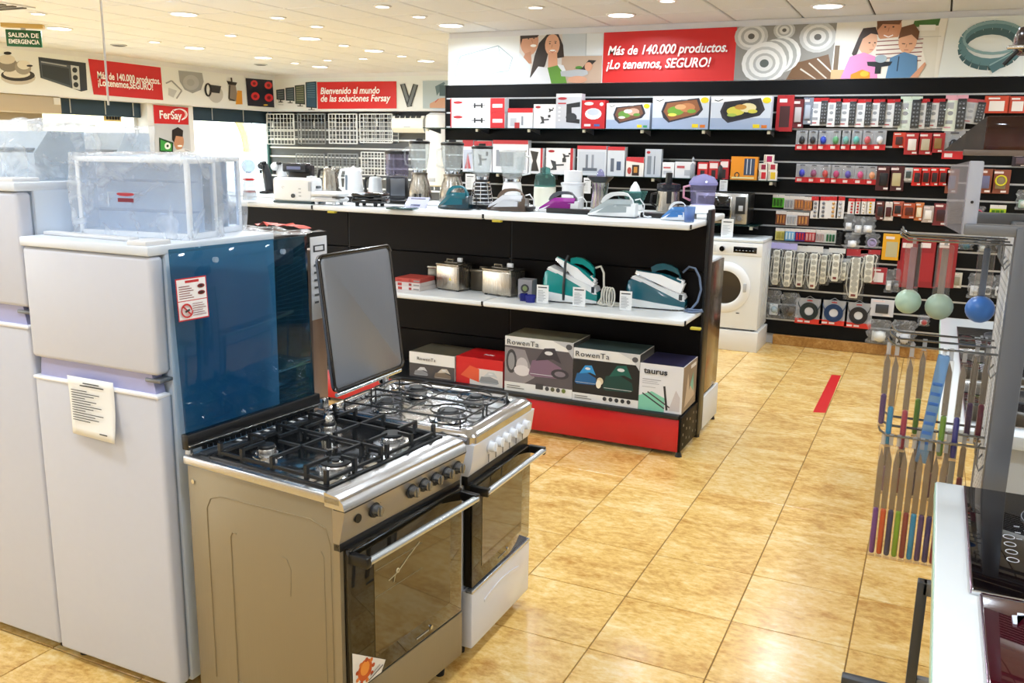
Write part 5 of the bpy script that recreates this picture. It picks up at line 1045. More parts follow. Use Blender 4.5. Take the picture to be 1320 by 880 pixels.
text('RowenTa', .048, mat(ROW, .4), b1, (-W*.47, -.008, H*.86), spacing=1.1, sx=1.12)
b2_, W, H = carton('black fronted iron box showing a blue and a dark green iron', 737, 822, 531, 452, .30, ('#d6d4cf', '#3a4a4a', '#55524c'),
    [('r', 0, 0, 1, 1, '#e2e1df'), ('r', 0, .15, 1, .8, '#1b1c20'), ('p', [(0, .78), (0, .8), (.5, .8)], '#55555c')]+iron_pic('#1d5f96', '#2f8fd0', .03, .35, .34)+iron_pic('#0f3f3c', '#145a50', .46, .3, .46)+[('e', .42, .42, .05, .07, '#d8c9a8'), ('e', .40, .36, .04, .08, '#efe6d2'), ('p', [(.68, 1), (1, 1), (1, .7), (.9, .88)], '#c6c6c8'), ('e', .93, .9, .045, .05, '#4c4c52')]+[('e', .5+.09*q, .1, .03, .04, '#36363a') for q in range(5)]+[('r', .04, .05, .3, .065, '#7d7b78'), ('r', .04, .09, .24, .105, '#7d7b78')])
text('RowenTa', .048, mat(ROW, .4), b2_, (-W*.47, -.008, H*.85), spacing=1.1, sx=1.12)
b3_, W, H = carton('white box with a purple top and a vacuum cleaner picture at the gondola end', 822, 878, 539, 470, .34, ('#dedde0', '#2a2744', '#8a7868'),
    [('r', 0, 0, 1, 1, '#dfdfe4'), ('p', [(.0, .0), (.0, .3), (.3, .42), (.6, .3), (.6, 0)], '#7fc6ae'), ('l', [(.08, .36), (.6, .08)], .03, '#33333a'), ('l', [(.2, .4), (.75, .1)], .03, '#4a3f44'), ('l', [(.58, .56), (.66, .05)], .05, '#2b2b30'), ('p', [(.7, .05), (.95, .05), (.95, .35), (.85, .5)], '#c9c2c4'), ('r', .07, .66, .5, .675, '#9d9da6'), ('r', .07, .62, .42, .63, '#9d9da6'), ('r', .07, .58, .46, .59, '#9d9da6'), ('r', .07, .5, .38, .51, '#9d9da6')], 'boxed_vacuum')
text('taurus', .05, mat('#26262c', .4), b3_, (-W*.40, -.008, H*.80), bold=.02, sx=1.15)
F = Flat(lambda u, v: (W/2, .02+.3*u, H*v), (1, 0, 0)); F.poly([(.1, .1), (.9, .2), (.7, .7), (.45, .4), (.3, .8)], '#c9b49c'); F.poly([(.5, .5), (.8, .3), (.75, .75)], '#6fae9c'); F.rect(.5, .85, .92, .93, '#e9e4e0'); F.build('side_picture', b3_)
b4_, W, H = carton('low white and dark iron box with two iron pictures left of the red box', 528, 586, 489, 456, .30, ('#dad8d3', '#5a5546', '#dad8d3'),
    [('r', 0, 0, 1, 1, '#e6e5e3'), ('r', 0, 0, 1, .55, '#4a4648')]+iron_pic('#8a8a8e', '#c9c9cc', .1, .1, .32)+iron_pic('#7a6a5c', '#c9c0b4', .55, .08, .38), yoff=.04)
text('RowenTa', .032, mat(ROW, .4), b4_, (-W*.32, -.008, H*.70), spacing=1.1, sx=1.1)
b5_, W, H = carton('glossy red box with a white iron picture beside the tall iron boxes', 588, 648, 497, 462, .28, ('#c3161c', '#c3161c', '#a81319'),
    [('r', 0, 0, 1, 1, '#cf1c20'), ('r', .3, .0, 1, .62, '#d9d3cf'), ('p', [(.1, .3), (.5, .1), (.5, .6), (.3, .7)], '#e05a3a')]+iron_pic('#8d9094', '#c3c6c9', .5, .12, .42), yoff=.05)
text('FerSay', .028, WM, b5_, (-.02, .11, H+.0025), (0, 0, 0), bold=.02)

# ================================================================== WASHING MACHINE, MICROWAVE
pxr = G(975, 455, 0.0)
PD = MB().rbox(-2.1, 0, 0, 0, YF-pxr.y-.002, .19, .006)
ped = tag(PD.build('pedestal', mat('#e6e3dd', .4), None, True, (pxr.x, pxr.y, 0)), 'low white pedestal block under the washing machine', 'pedestal')
wy = pxr.y+.015; wx1 = pxr.x-.015
wz = .19; wt = PY(975, 309, wy).z; wh = wt-wz
wm = thing('washing_machine', 'white front-loading washing machine on a low white pedestal', 'washing machine', (wx1-.30, wy, wz))
for q in (-.25, .25): MB().cyl((q, .06, 0), (q, .06, .02), .02).build('foot', BLACK, wm); MB().cyl((q, .35, 0), (q, .35, .02), .02).build('foot', BLACK, wm)
wdp = YF-wy-.01
MB().rbox(-.3, 0, .015, .3, wdp-.005, wh-.03, .012).build('cabinet', mat('#e9ecee', .35), wm); MB().rbox(-.303, -.008, wh-.032, .303, wdp, wh, .008).build('top_panel', mat('#dfe5e9', .3), wm)
MB().rbox(-.3, -.012, wh-.15, .3, .0, wh-.035, .004).build('control_panel', mat('#eef0f1', .3), wm)
MB().cyl((-.06, -.012, wh-.095), (-.06, -.04, wh-.095), .028, .024, 20).build('program_dial', CHROME, wm)
dp = MB().rbox(.04, -.014, wh-.125, .25, -.011, wh-.07, .002).build('display', BLKG, wm)
for q in range(6): MB().rbox(.06+q*.03, -.0155, wh-.105, .075+q*.03, -.0138, wh-.10, .0005).build('display_mark', LGREY, dp)
MB().rbox(-.28, -.014, wh-.13, -.12, -.011, wh-.06, .002).build('detergent_drawer', mat('#e3e6e8', .3), wm)
cyw = wh*.47; Mx = Matrix.Translation((-.02, 0, cyw)) @ Matrix.Rotation(pi/2, 4, 'X')
MB().lathe([(.235, 0), (.235, .012), (.215, .028), (.17, .036), (.155, .03), (.15, .01)], 44, caps=False).xf(Mx).build('door_ring', mat('#eef0f2', .25), wm)
MB().lathe([(.155, .02), (.15, .0), (.12, -.06), (.11, -.18), (.001, -.2)], 32, caps=False).xf(Mx).build('drum', mat('#8d8578', .3, .8), wm)
MB().lathe([(.155, .02), (.12, .012), (.06, .004), (.001, .002)], 32, caps=False).xf(Mx).build('door_glass', clear('#584f44', .35, .03, tint='#9a8f80'), wm)
MB().rbox(.155, -.045, cyw-.03, .185, -.025, cyw+.05, .006).build('door_catch', LGREY, wm); MB().rbox(.1, -.003, .16, .13, .001, .168, .001).build('filter_mark', DARK, wm)
rb_ = MB()
for q in range(4): rb_.rbox(.298, .1+q*.09, .12, .303, .15+q*.09, wh-.12, .002)
rb_.build('side_ribs', mat('#dfe3e6', .35), wm)
p_ = PY(937, 309, wy+.1); t = thing('price_card', 'white printed sheet standing on top of the washing machine', 'card', (p_.x, wy+.08, wt)); MB().box(-.055, 0, 0, .055, .002, .17).build('card', mat('#e9ebec', .5), t, False); MB().box(-.055, 0, 0, .055, .04, .002).build('foot', mat('#e9ebec', .5), t, False)
face_print(t, .11, .17, [('r', .15, .8, .85, .86, '#55595e')]+[('r', .12, .15+.08*q, .5+.05*((q*3) % 7), .17+.08*q, '#a3a7ab') for q in range(7)])
# glass shelves on the slat wall
def glass_shelf(label, pxa, pxb, z, dep=.30):
    xa, xb = PY(pxa, 170, YF-dep).x, PY(pxb, 170, YF-dep).x
    t = thing('glass_shelf', label, 'shelf', ((xa+xb)/2, YF, z-.01)); W = xb-xa
    MB().rbox(-W/2, -dep, 0, W/2, -.0, .009, .002).build('glass_plate', clear('#2c5a5a', .35, .03, tint='#5f9090'), t)
    n_ = max(2, int(W/.55))
    for q in range(n_+1):
        x = -W/2+.05+q*(W-.1)/n_; MB().rbox(x-.014, -dep*.97, -.03, x+.014, -dep*.9, -.0005, .002).build('ticket_holder', mat('#cfcbb8', .3), t)
        MB().prism([(-.0, -.05), (-.0, -.0005), (-dep*.9, -.0005), (-dep*.9, -.008)], 'x', x-.002, x+.002).build('bracket', GREY, t)
    return t, z
ysf = YF-.30
z1s = PY(760, 165.5, ysf).z; z2s = PY(760, 226, ysf).z; z3s = PY(950, 290, YF-.38).z
glass_shelf('glass shelf of boxed grills and brackets, upper one on the black slat wall', 545, 998, z1s)
glass_shelf('lower glass shelf of boxes behind the blenders on the black slat wall', 575, 1006, z2s)
glass_shelf('glass shelf under the steel microwave beside the goods wall', 780, 984, z3s, .38)
mw0 = PY(918, 288, YF-.36); mw1 = PY(962, 289, YF-.36); mwt = PY(940, 249, YF-.36).z; t = thing('microwave', 'steel fronted microwave on a glass shelf above the washing machine', 'microwave', (mw1.x-.24, YF-.36, z3s)); H = mwt-z3s
MB().rbox(-.24, .01, .006, .24, .33, H, .005).build('case', mat('#3a3c3f', .3, .6), t); MB().rbox(-.24, 0, .006, .24, .014, H, .004).build('front_frame', mat('#c9cbcc', .2, .8), t)
MB().rbox(-.22, -.004, .03, .08, .001, H-.03, .002).build('door_glass', BLKG, t); MB().rbox(.085, -.03, .03, .10, -.012, H-.03, .005).build('handle', CHROME, t); MB().rbox(.13, -.004, H*.35, .22, .001, H-.03, .002).build('keypad', mat('#2c2e30', .3), t)
MB().rbox(.16, -.006, H*.45, .20, -.003, H*.62, .002).build('button', LGREY, t); MB().cyl((.175, -.0, H*.2), (.175, -.014, H*.2), .02, n=18).build('dial', mat('#8a8c8e', .3, .6), t)
for q in (-.2, .2): MB().cyl((q, .05, 0), (q, .05, .01), .012, n=10).build('foot', BLACK, t)
# ================================================================== BOXES ON THE GLASS SHELVES
def crp(x0, y0, k): return lambda a, b: (x0+a*k, y0+b*k)
SA = crp(560, 60, .303); SB = crp(920, 60, .303)
def shelf_box(cr, x0, y0, x1, z, label, cols, prints, dep=.10, yf=None, base=0.0, name='boxed_goods', group=None):
    yf = YF-.25 if yf is None else yf
    a = PY(*cr(x0, y0), yf); b = PY(*cr(x1, y0), yf); W = b.x-a.x; H = a.z-z-base if not isinstance(y0, str) else 0
    H = max(.03, (a.z+b.z)/2-z-base)
    t = thing(name, label, 'box', ((a.x+b.x)/2, yf, z+base), 0, group)
    MB().rbox(-W/2+.002, 0, 0, W/2-.002, dep, H, .001, n=1).build('carton', mat(cols, .5), t)
    face_print(t, W-.004, H, prints); return t, W, H
LOGO = ('e', .2, .88, .12, .05, '#a8232c')
def bracket_pic(cx, cy, s): return [('l', [(cx-s, cy), (cx+s, cy)], .05, '#2b2d31'), ('l', [(cx-s*.5, cy-s*1.3), (cx-s*.5, cy+s*1.3)], .03, '#2b2d31'), ('l', [(cx+s*.5, cy-s*1.3), (cx+s*.5, cy+s*1.3)], .03, '#2b2d31'), ('r', cx-s*.5, cy-s*.4, cx+s*.4, cy+s*.4, '#3a3d42')]
def mount_pic(cx, cy, s): return [('p', [(cx-s, cy-s), (cx-s*.4, cy-s*.4), (cx-s*.9, cy+s), (cx+s*.1, cy+s*.7), (cx+s*.3, cy-s*.9)], '#3b3d40'), ('l', [(cx, cy), (cx+s*1.6, cy+s*.1)], .06, '#3b3d40'), ('r', cx+s*1.3, cy+s*.6, cx+s*2, cy+s*1.3, '#3b3d40')]
z = z1s
for i, (yy) in enumerate((282, 220)):
    t, W, H = shelf_box(SA, 68, yy, 300, z, 'lower of two stacked white and red wall bracket boxes on the upper glass shelf', '#e9e8ec',
        [('r', 0, 0, 1, 1, '#ecebef'), ('r', .74, 0, 1, 1, '#c9222a'), ('r', .78, .35, .96, .6, '#ecdcdc'), ('e', .14, .72, .09, .1, '#a8232c'), ('r', 0, 0, .02, 1, '#c9222a')]+bracket_pic(.52, .5, .13), base=0 if i == 0 else None or .0, dep=.1) if i == 0 else shelf_box(SA, 68, yy, 300, z+H+.001, 'upper of two stacked white and red wall bracket boxes on the upper glass shelf', '#e9e8ec',
        [('r', 0, 0, 1, 1, '#ecebef'), ('r', .74, 0, 1, 1, '#c9222a'), ('r', .78, .35, .96, .6, '#ecdcdc'), ('e', .14, .72, .09, .1, '#a8232c'), ('r', 0, 0, .02, 1, '#c9222a')]+bracket_pic(.52, .5, .13))
shelf_box(SA, 312, 262, 420, z, 'small white box with red top band and lamp drawings on the upper glass shelf', '#dfdfe3', [('r', 0, .78, 1, 1, '#c9222a'), ('r', .1, .1, .35, .5, '#b8bcc4'), ('r', .55, .15, .62, .6, '#8a9099'), ('r', .28, 0, .48, .28, '#b32a2f')])
shelf_box(SA, 422, 245, 518, z, 'white screen arm bracket box left of the coffee maker box', '#e9e8ec', [LOGO]+mount_pic(.45, .35, .16)+mount_pic(.75, .75, .08))
shelf_box(SA, 518, 200, 628, z, 'tall pale box picturing a black coffee maker', '#c9cbd2', [('r', 0, 0, 1, 1, '#c3c5cd'), ('r', 0, .9, 1, 1, '#d8d9de'), ('e', .25, .86, .18, .04, '#b0303a'), ('r', .08, .7, .4, .74, '#b0303a')]+[('e', .14, .6-.12*q, .05, .025, '#e4e5ea') for q in range(4)]+[('p', [(.42, .18), (.42, .7), (.95, .76), (.95, .62), (.62, .6), (.64, .3), (.95, .26), (.95, .14)], '#222429'), ('e', .62, .32, .22, .13, '#2f3238')])
shelf_box(SA, 628, 228, 728, z, 'red box with a white round sandwich toaster picture', '#b51a22', [('r', 0, 0, 1, 1, '#b81a22'), ('e', .5, .52, .36, .2, '#dfe3ea'), ('e', .5, .58, .26, .12, '#b9c0cc'), ('e', .3, .88, .2, .06, '#f0e6e6'), ('e', .85, .86, .08, .06, '#f0e6e6'), ('r', .12, .08, .4, .16, '#e6d8da'), ('r', .55, .08, .8, .16, '#3b5b9c')])
def grill_pic(plate, food, acc): return [('r', 0, 0, 1, 1, '#c3cbd8'), ('r', 0, 0, 1, .35, '#9aa8c2'), ('r', 0, .82, 1, 1, '#e9ebee'), ('p', [(.16, .55), (.22, .84), (.82, .95), (.9, .6), (.82, .42), (.3, .2), (.2, .35)], '#2c2a33'), ('p', [(.2, .54), (.26, .8), (.78, .9), (.85, .6), (.76, .45), (.32, .26)], plate), ('e', .42, .56, .15, .14, food[0]), ('e', .62, .66, .14, .14, food[1]), ('e', .5, .68, .1, .08, food[2]), ('e', .36, .44, .08, .05, food[3]), ('e', .7, .55, .08, .06, food[0]), ('r', .72, .05, .83, .16, '#e2c61a'), ('r', .86, .05, .95, .14, acc), ('e', .92, .88, .07, .09, '#e8c91c'), ('l', [(.06, .9), (.12, .86), (.2, .92)], .02, '#3a3d44'), ('r', .5, .88, .62, .91, '#8a8d94')]
shelf_box(SA, 733, 240, 920, z, 'grill plate box with meat and mushrooms picture, leftmost of the three grill boxes', '#c3cbd8', grill_pic('#6f4a38', ('#5d8a3a', '#c99a86', '#e0d6c8', '#d8dcd0'), '#3a8f5c'))
shelf_box(SA, 930, 212, 1172, z, 'grill plate box with bronze plate and green beans picture, middle of the three grill boxes', '#c3cbd8', grill_pic('#8a5636', ('#6a9a35', '#b8794e', '#d0a070', '#d9d05a'), '#d0701c'))
shelf_box(SB, -10, 212, 250, z, 'grill box with black plate and courgette slices picture, rightmost of the grill boxes', '#c3cbd8', grill_pic('#1c1d22', ('#c9c04a', '#dcd0a0', '#b8863a', '#9ab04a'), '#d0701c'))
z = z2s
shelf_box(SA, 120, 398, 166, z, 'tall white and red box behind the second steel blender', '#d9dbe6', [('r', 0, .8, 1, 1, '#b9323a'), ('r', .1, .1, .9, .7, '#b7bfd2'), ('p', [(.2, .1), (.5, .6), (.8, .1)], '#b9545a')], dep=.08)
shelf_box(SA, 168, 402, 246, z, 'white box between blenders with red lettering band', '#dfe0e6', [('r', 0, .85, 1, 1, '#b9323a'), LOGO]+mount_pic(.4, .4, .2), dep=.08)
shelf_box(SA, 248, 398, 400, z, 'wide white box with red edge behind the white blender', '#e1e1e6', [('r', 0, .88, 1, 1, '#c23a40'), ('r', .1, .2, .6, .7, '#8f959f'), ('r', .7, .1, .95, .5, '#c0c6cf')], dep=.08)
shelf_box(SA, 402, 432, 462, z, 'white bracket box with a black X-shaped bracket picture', '#e6e4e6', [('r', .85, 0, 1, 1, '#b9323a'), ('p', [(.1, .1), (.3, .5), (.1, .9), (.7, .85), (.55, .5), (.75, .1)], '#38332f')], dep=.08)
shelf_box(SA, 475, 432, 592, z, 'white screen bracket box with red side and arm picture, beside the X bracket box', '#e6e4e6', [('r', .9, 0, 1, 1, '#b9323a'), LOGO]+mount_pic(.35, .35, .2)+mount_pic(.7, .7, .1), dep=.08)
shelf_box(SA, 608, 422, 734, z, 'wide grey box with red top showing a ceiling rack, behind the steel press', '#cfd3da', [('r', 0, .88, 1, 1, '#c2343a'), ('r', .05, .08, .95, .8, '#bfc5cf'), ('r', .3, .15, .38, .7, '#6c7380'), ('r', .5, .15, .58, .7, '#8a909b'), ('r', .2, .15, .7, .25, '#59606c')], dep=.09)
shelf_box(SA, 737, 426, 812, z, 'grey box with red top, right neighbour of the ceiling rack box', '#c9ced6', [('r', 0, .88, 1, 1, '#c2343a'), ('r', .2, .15, .4, .6, '#5f6673'), ('r', .55, .2, .8, .5, '#4a5872')], dep=.09)
shelf_box(SA, 816, 470, 893, z, 'small white and red box with a black coffee picture', '#e3dcd6', [('p', [(0, .8), (0, 1), (1, 1), (1, .7)], '#c2343a'), ('r', .35, .05, .75, .6, '#33211a'), ('e', .2, .3, .12, .18, '#b5443a'), ('r', .45, .2, .65, .5, '#c98a3a')], dep=.08)
shelf_box(SA, 897, 436, 968, z, 'narrow tall grey box standing at the middle of the lower glass shelf', '#b9bfc8', [LOGO, ('r', .15, .1, .4, .75, '#7f8792'), ('l', [(.6, .1), (.6, .75)], .06, '#5b626d')], dep=.06)
shelf_box(SA, 970, 492, 1022, z, 'white printed box with small grey lettering', '#e1e2e6', [('r', .1, .6, .7, .7, '#b9545a'), ('r', .1, .2, .8, .45, '#b9bdc6')], dep=.06)
shelf_box(SA, 1024, 490, 1108, z, 'small white box next to the black pump bottle', '#dcdde2', [('r', .1, .6, .5, .75, '#b9545a'), ('r', .5, .15, .9, .5, '#aeb3bd')], dep=.06)
for i, (a, b, y0, c1_) in enumerate(((1120, 1166, 492, '#c0262c'), (1168, 1212, 488, '#b21e26'), (1214, 1256, 480, '#a81a22'))):
    shelf_box(SA, a, y0, b, z, ('left', 'middle', 'right')[i]+' one of three red boxes at the right part of the lower glass shelf', c1_, [('r', .1, .6, .9, .9, '#e2d3d3'), ('r', .3, .05, .7, .5, '#2a2426')], dep=.06)
shelf_box(SB, 75, 468, 190, z, 'orange box with handcuff-like rings and blue strips picture', '#d98a22', [('r', 0, 0, 1, 1, '#dd8c1e'), ('r', .5, .2, .9, .92, '#39465e'), ('r', .6, .25, .63, .9, '#c9ced6'), ('r', .74, .25, .77, .9, '#c9ced6'), ('e', .25, .2, .1, .13, '#2a2a2e'), ('e', .25, .2, .06, .08, '#dd8c1e'), ('r', .05, .05, .9, .12, '#e9d9a0')], dep=.07)
for i, (a, b) in enumerate(((192, 229), (231, 270))):
    H0 = 0
    for j, y0 in enumerate((528, 497)):
        lab = ('left', 'right')[i]+' column, '+('bottom', 'second')[j]+' of the small white bulb boxes with coloured squares'
        zz = z+(0 if j == 0 else H0+.001)
        t, W, H = shelf_box(SB, a, y0, b, zz, lab, '#e6dfd6', [('r', .3, .15, .85, .85, ('#c9252e', '#d8b42a', '#8a1f3a', '#a82a3a')[i+2*j]), ('r', .06, .1, .2, .9, '#b9a892')], dep=.05); H0 = H
t, W, H = shelf_box(SB, 214, 460, 257, zz+H+.001, 'topmost small bulb box with a dark pink square on the pile', '#e6dfd6', [('r', .3, .15, .85, .85, '#a8205a'), ('r', .06, .1, .2, .9, '#b9a892')], dep=.05)
for px_, lb in ((922, 'black'), (1098, None)):
    pass
for (cr, cx, y0, lb) in ((SB, 32, 478, 'small black pump bottle beside the red boxes'), (SA, 1102, 468, 'grey pump bottle standing left of the red boxes')):
    p_ = PY(*cr(cx, y0), YF-.24); t = thing('bottle', lb, 'bottle', (p_.x, YF-.24, z)); H = p_.z-z
    MB().lathe([(.022, 0), (.025, .006), (.024, H*.6), (.01, H*.72), (.01, H*.85), (.015, H*.87), (.001, H)], 16).build('body', mat('#26262a' if 'black' in lb else '#8d939c', .3), t)
# prices hanging below shelf 2 left
def hung_card(px, py, w, h, label):
    p = PY(px, py, YF-.31); k = ppm(p); t = thing('price_card', label, 'card', (p.x, YF-.306, p.z-h*k)); MB().box(-w*k/2, 0, 0, w*k/2, .0015, h*k).build('card', mat('#d9dde2', .5), t, False)
    MB().tube([(0, .001, h*k-.002), (0, .003, h*k+.01)], .0015, 5).build('clip', LGREY, t)
    face_print(t, w*k, h*k, [('r', .15, .8, .85, .86, '#6a6e74')]+[('r', .12, .15+.1*q, .6, .18+.1*q, '#a3a7ab') for q in range(6)])
hung_card(606, 224, 14, 20, 'white card hanging from the lower glass shelf behind the cage blender')
hung_card(757, 229, 10, 20, 'white card hanging from the lower glass shelf left of the steel press')
hung_card(933, 232, 10, 14, 'white card hanging from the lower glass shelf above the microwave')
# ================================================================== GOODS HANGING ON THE SLAT WALL
C3 = crp(980, 100, .2576); C4 = crp(980, 240, .2576)
YK = YF-.012
def hang(cr, x0, y0, x1, y1, name, cat, label, group=None, yo=.035):
    yf = YF-yo; a = PY(*cr(x0, y0), yf); b = PY(*cr(x1, y1), yf); W = b.x-a.x; H = a.z-b.z
    t = thing(name, label, cat, ((a.x+b.x)/2, yf, b.z), 0, group); 
    MB().tube([(0, yo+.004, H-.012), (0, -.012, H-.012), (0, -.018, H-.004)], .0022, 5).build('display_hook', CHROME, t)
    return t, W, H
def pack(cr, x0, y0, x1, y1, kind, label, c1_='#b92028', c2_='#d7d7da', name='blister_pack', cat='package', yo=.035, rz=0):
    t, W, H = hang(cr, x0, y0, x1, y1, name, cat, label, None, yo); bl = clear('#f2f4f6', .05, .04, tint='#fcfdfd')
    w = W/2
    if kind == 'remote':
        MB().box(-w, .004, 0, w, .0055, H).build('card', mat('#c9cacf', .5), t, False)
        MB().box(-w, .002, H*.86, w, .004, H).build('header', mat(c1_, .4), t, False); MB().box(-w, .002, .0, w*.1, .004, H*.86).build('paper', mat(c2_ if c2_ != '#d7d7da' else '#f1f1f3', .5), t, False)
        r = MB().rbox(w*.12, -.016, H*.06, w*.9, .003, H*.9, .004).build('remote_control', mat('#23262b', .35), t)
        bt = MB()
        for q in range(6):
            for s in range(2): bt.box(w*(.25+.32*s), -.0172, H*(.14+.12*q), w*(.42+.32*s), -.0158, H*(.19+.12*q))
        bt.build('buttons', mat('#7e848c', .4), r, False)
        face_print(t, W, H, [('r', .06, .08, .36, .12, c1_), ('e', .28, .5, .13, .06, '#9a9da4'), ('r', .1, .62, .4, .8, '#b4b6bd'), ('r', .1, .2, .42, .3, '#a6a8b0')], .0018)
        MB().rbox(-w*.97, -.02, H*.03, w*.97, .0035, H*.84, .006).build('blister', bl, t)
    elif kind == 'small':
        MB().box(-w, .004, 0, w, .0055, H).build('card', mat('#a4a5aa', .5), t, False); MB().box(-w, .0, 0, w, .004, H*.28).build('foot_band', mat('#c8252b', .4), t, False)
        MB().ball((0, -.008, H*.5), min(w*.55, H*.16), 6, sz=1.3).build('product', mat(c1_, .35), t); MB().rbox(-w*.8, -.02, H*.26, w*.8, .003, H*.9, .006).build('blister', bl, t)
        face_print(t, W, H, [('r', .12, .06, .5, .2, '#efd9d9'), ('r', .3, .9, .7, .95, '#4a4a4f')], -.0002)
    elif kind == 'box':
        MB().rbox(-w, -.008, 0, w, .012, H, .0015, n=1).build('carton', mat(c1_, .45), t); face_print(t, W, H, [('r', .2, .12, .8, .7, c2_), ('r', .15, .8, .6, .9, '#e9dede'), ('r', .3, .25, .7, .6, c2_)], -.008)
    elif kind == 'window':
        MB().rbox(-w, -.004, 0, w, .006, H, .0015, n=1).build('card', mat(c1_, .45), t); MB().rbox(-w*.55, -.018, H*.2, w*.55, -.004, H*.72, .004).build('product', mat(c2_, .4), t)
        face_print(t, W, H, [('r', .1, .84, .6, .93, '#e6d2d0'), ('r', .55, .05, .85, .13, '#efe6e4')], -.004)
    elif kind == 'strip':
        MB().box(-w, .003, 0, w, .006, H).build('card', mat('#e6e2e0', .5), t, False); MB().box(-w, .0, H*.82, w, .003, H).build('header', mat(c1_, .4), t, False)
        for q in range(4): MB().ball((0, 0, H*(.12+.19*q)), min(w*.5, H*.07), 5).build('battery', mat(c2_, .3, .6), t)
    elif kind == 'batt':
        MB().box(-w, .003, 0, w, .006, H).build('card', mat(c1_, .5), t, False); MB().box(-w, .001, H*.75, w, .003, H).build('header', mat('#ded8d4', .4), t, False)
        for q in range(3): MB().cyl((-w*.55+q*w*.55, -.004, H*.12), (-w*.55+q*w*.55, -.004, H*.66), w*.2, n=8).build('battery', mat(c2_, .3, .5), t)
    elif kind == 'bag':
        rings = [[(w*(.86+.14*sin(q*1.9+i))*cos(2*pi*i/14), -.004+(.004+.022*sin(min(1, (1-q/9)*1.4)*pi*.6))*sin(2*pi*i/14), H*q/9) for i in range(14)] for q in range(10)]
        MB().loft(rings).build('clear_bag', clear('#f0f2f5', .22, .25, tint='#fbfcfd', bump=.25, scale=16), t)
        MB().rbox(-w*.5, -.012, H*.1, w*.5, .008, H*.5, .006).build('product', mat(c1_, .4), t)
        MB().ball((w*.1, -.008, H*.3), w*.45, 6).build('product', mat(c2_, .4), t)
    elif kind == 'cable':
        MB().box(-w, .004, 0, w, .006, H).build('card', mat('#a9abb0', .5), t, False); MB().box(-w, .0, 0, w, .004, H*.2).build('foot_band', mat('#d8362a', .4), t, False)
        m = MB()
        for q in range(4): m.torus((0, -.004-.003*(q % 2), H*.5), w*(.38+.09*q), .006, 'y', 24, 6)
        m.build('coiled_cable', mat(c1_, .4), t); MB().tube([(-w*.6, -.004, H*.55), (-w*.8, -.004, H*.75), (-w*.85, -.004, H*.86)], .004, 6).build('cable_end', mat(c1_, .4), t)
        MB().tube([(w*.6, -.004, H*.55), (w*.8, -.004, H*.75), (w*.85, -.004, H*.86)], .004, 6).build('cable_end', mat(c1_, .4), t)
        face_print(t, W, H, [('e', .5, .5, .16, .15, '#d9dade'), ('r', .1, .05, .3, .12, '#f0dedc'), ('r', .36, .05, .56, .12, '#f0dedc'), ('r', .4, .9, .6, .94, '#c03a3a')], .0)
        MB().tube([(-w*.4, 0, H*.98), (0, -.006, H*1.1), (w*.4, 0, H*.98)], .002, 5).build('hanger', LGREY, t)
    elif kind == 'power':
        MB().box(-w, .002, H*.86, w, .006, H).build('header', mat(c1_, .5), t, False)
        b = MB().rbox(-w*.42, -.03, H*.04, w*.42, .0, H*.84, .01).build('power_strip', mat('#f1eee2', .4), t); n_ = max(2, int(H*.8/.052)); sw = 0
        for q in range(n_):
            zz_ = H*.04+(q+.5)*H*.8/n_
            if q == 0 and c2_ != '-': MB().rbox(-w*.22, -.0335, zz_-.011, w*.22, -.03, zz_+.011, .002).build('switch', mat('#7a1c1c', .3), b); continue
            MB().cyl((0, -.03, zz_), (0, -.0315, zz_), w*.33, n=12).build('socket', mat('#b9b6aa', .4), b)
            for s in (-1, 1): MB().box(s*w*.13-.0018, -.0322, zz_-.0025, s*w*.13+.0018, -.0314, zz_+.0025).build('socket_hole', DARK, b, False)
        MB().tube([(w*.5, -.01, H*.1), (w*.72, -.012, H*.3), (w*.62, -.012, H*.6), (w*.75, -.01, H*.8), (w*.5, -.01, H*.86), (w*.3, -.004, H*.84)], .004, 6).build('power_cord', mat('#e4e1d8', .4), t)
        MB().tube([(-w*.5, -.01, H*.08), (-w*.75, -.012, H*.28), (-w*.65, -.012, H*.6), (-w*.5, -.008, H*.82)], .004, 6).build('power_cord', mat('#e4e1d8', .4), t)
        MB().rbox(-w*.95, -.036, 0, w*.95, .004, H*.88, .012).build('clear_bag', clear('#f4f6f8', .08, .2, tint='#fcfdfd', bump=.25, scale=16), t)
    if rz: t.rotation_euler = (0, rz, 0)
    return t
def rowlab(base, i, n, where): return '%s, %s %s' % (base, ('rightmost' if i == n-1 else nth(i)).replace(' from the left', ' from left'), where)
# top row: remote controls
pack(C3, 88, 88, 158, 270, 'box', 'red hanging box with a dark picture, first item right of the grill boxes', '#b0262c', '#4a2a2c')
pack(C3, 166, 108, 213, 252, 'window', 'narrow dark red pack beside the first red hanging box', '#6a2228', '#b9b2b4')
pack(C3, 220, 100, 258, 234, 'window', 'narrow blue-grey pack left of the row of remote control packs', '#7f8796', '#a9b0bd')
rem = [(260, 102, 334, 240), (342, 106, 402, 246), (404, 106, 476, 246), (484, 108, 554, 248), (558, 108, 624, 246), (626, 108, 702, 250), (798, 106, 850, 256), (850, 106, 922, 254)]
for i, r in enumerate(rem): pack(C3, *r, 'remote', rowlab('clear remote control pack with red top', i, len(rem), 'in the top row'))
pack(C3, 704, 94, 796, 264, 'remote', 'tall pale green remote control pack, left one of its size in the top row', '#cfe0d0', '#e6f0e6')
pack(C3, 930, 88, 1022, 268, 'remote', 'tall bright white remote control pack with pink edge in the top row', '#e6a8b8', '#eef6ea')
pack(C3, 1024, 108, 1112, 232, 'remote', 'tilted light grey remote control pack at the right end of the remotes', '#b9545a', '#c9cacc', rz=.1)
pack(C3, 1126, 92, 1242, 178, 'box', 'orange-red ink cartridge box with a white label, upper left of the cartridges', '#c2452c', '#e3dcd6')
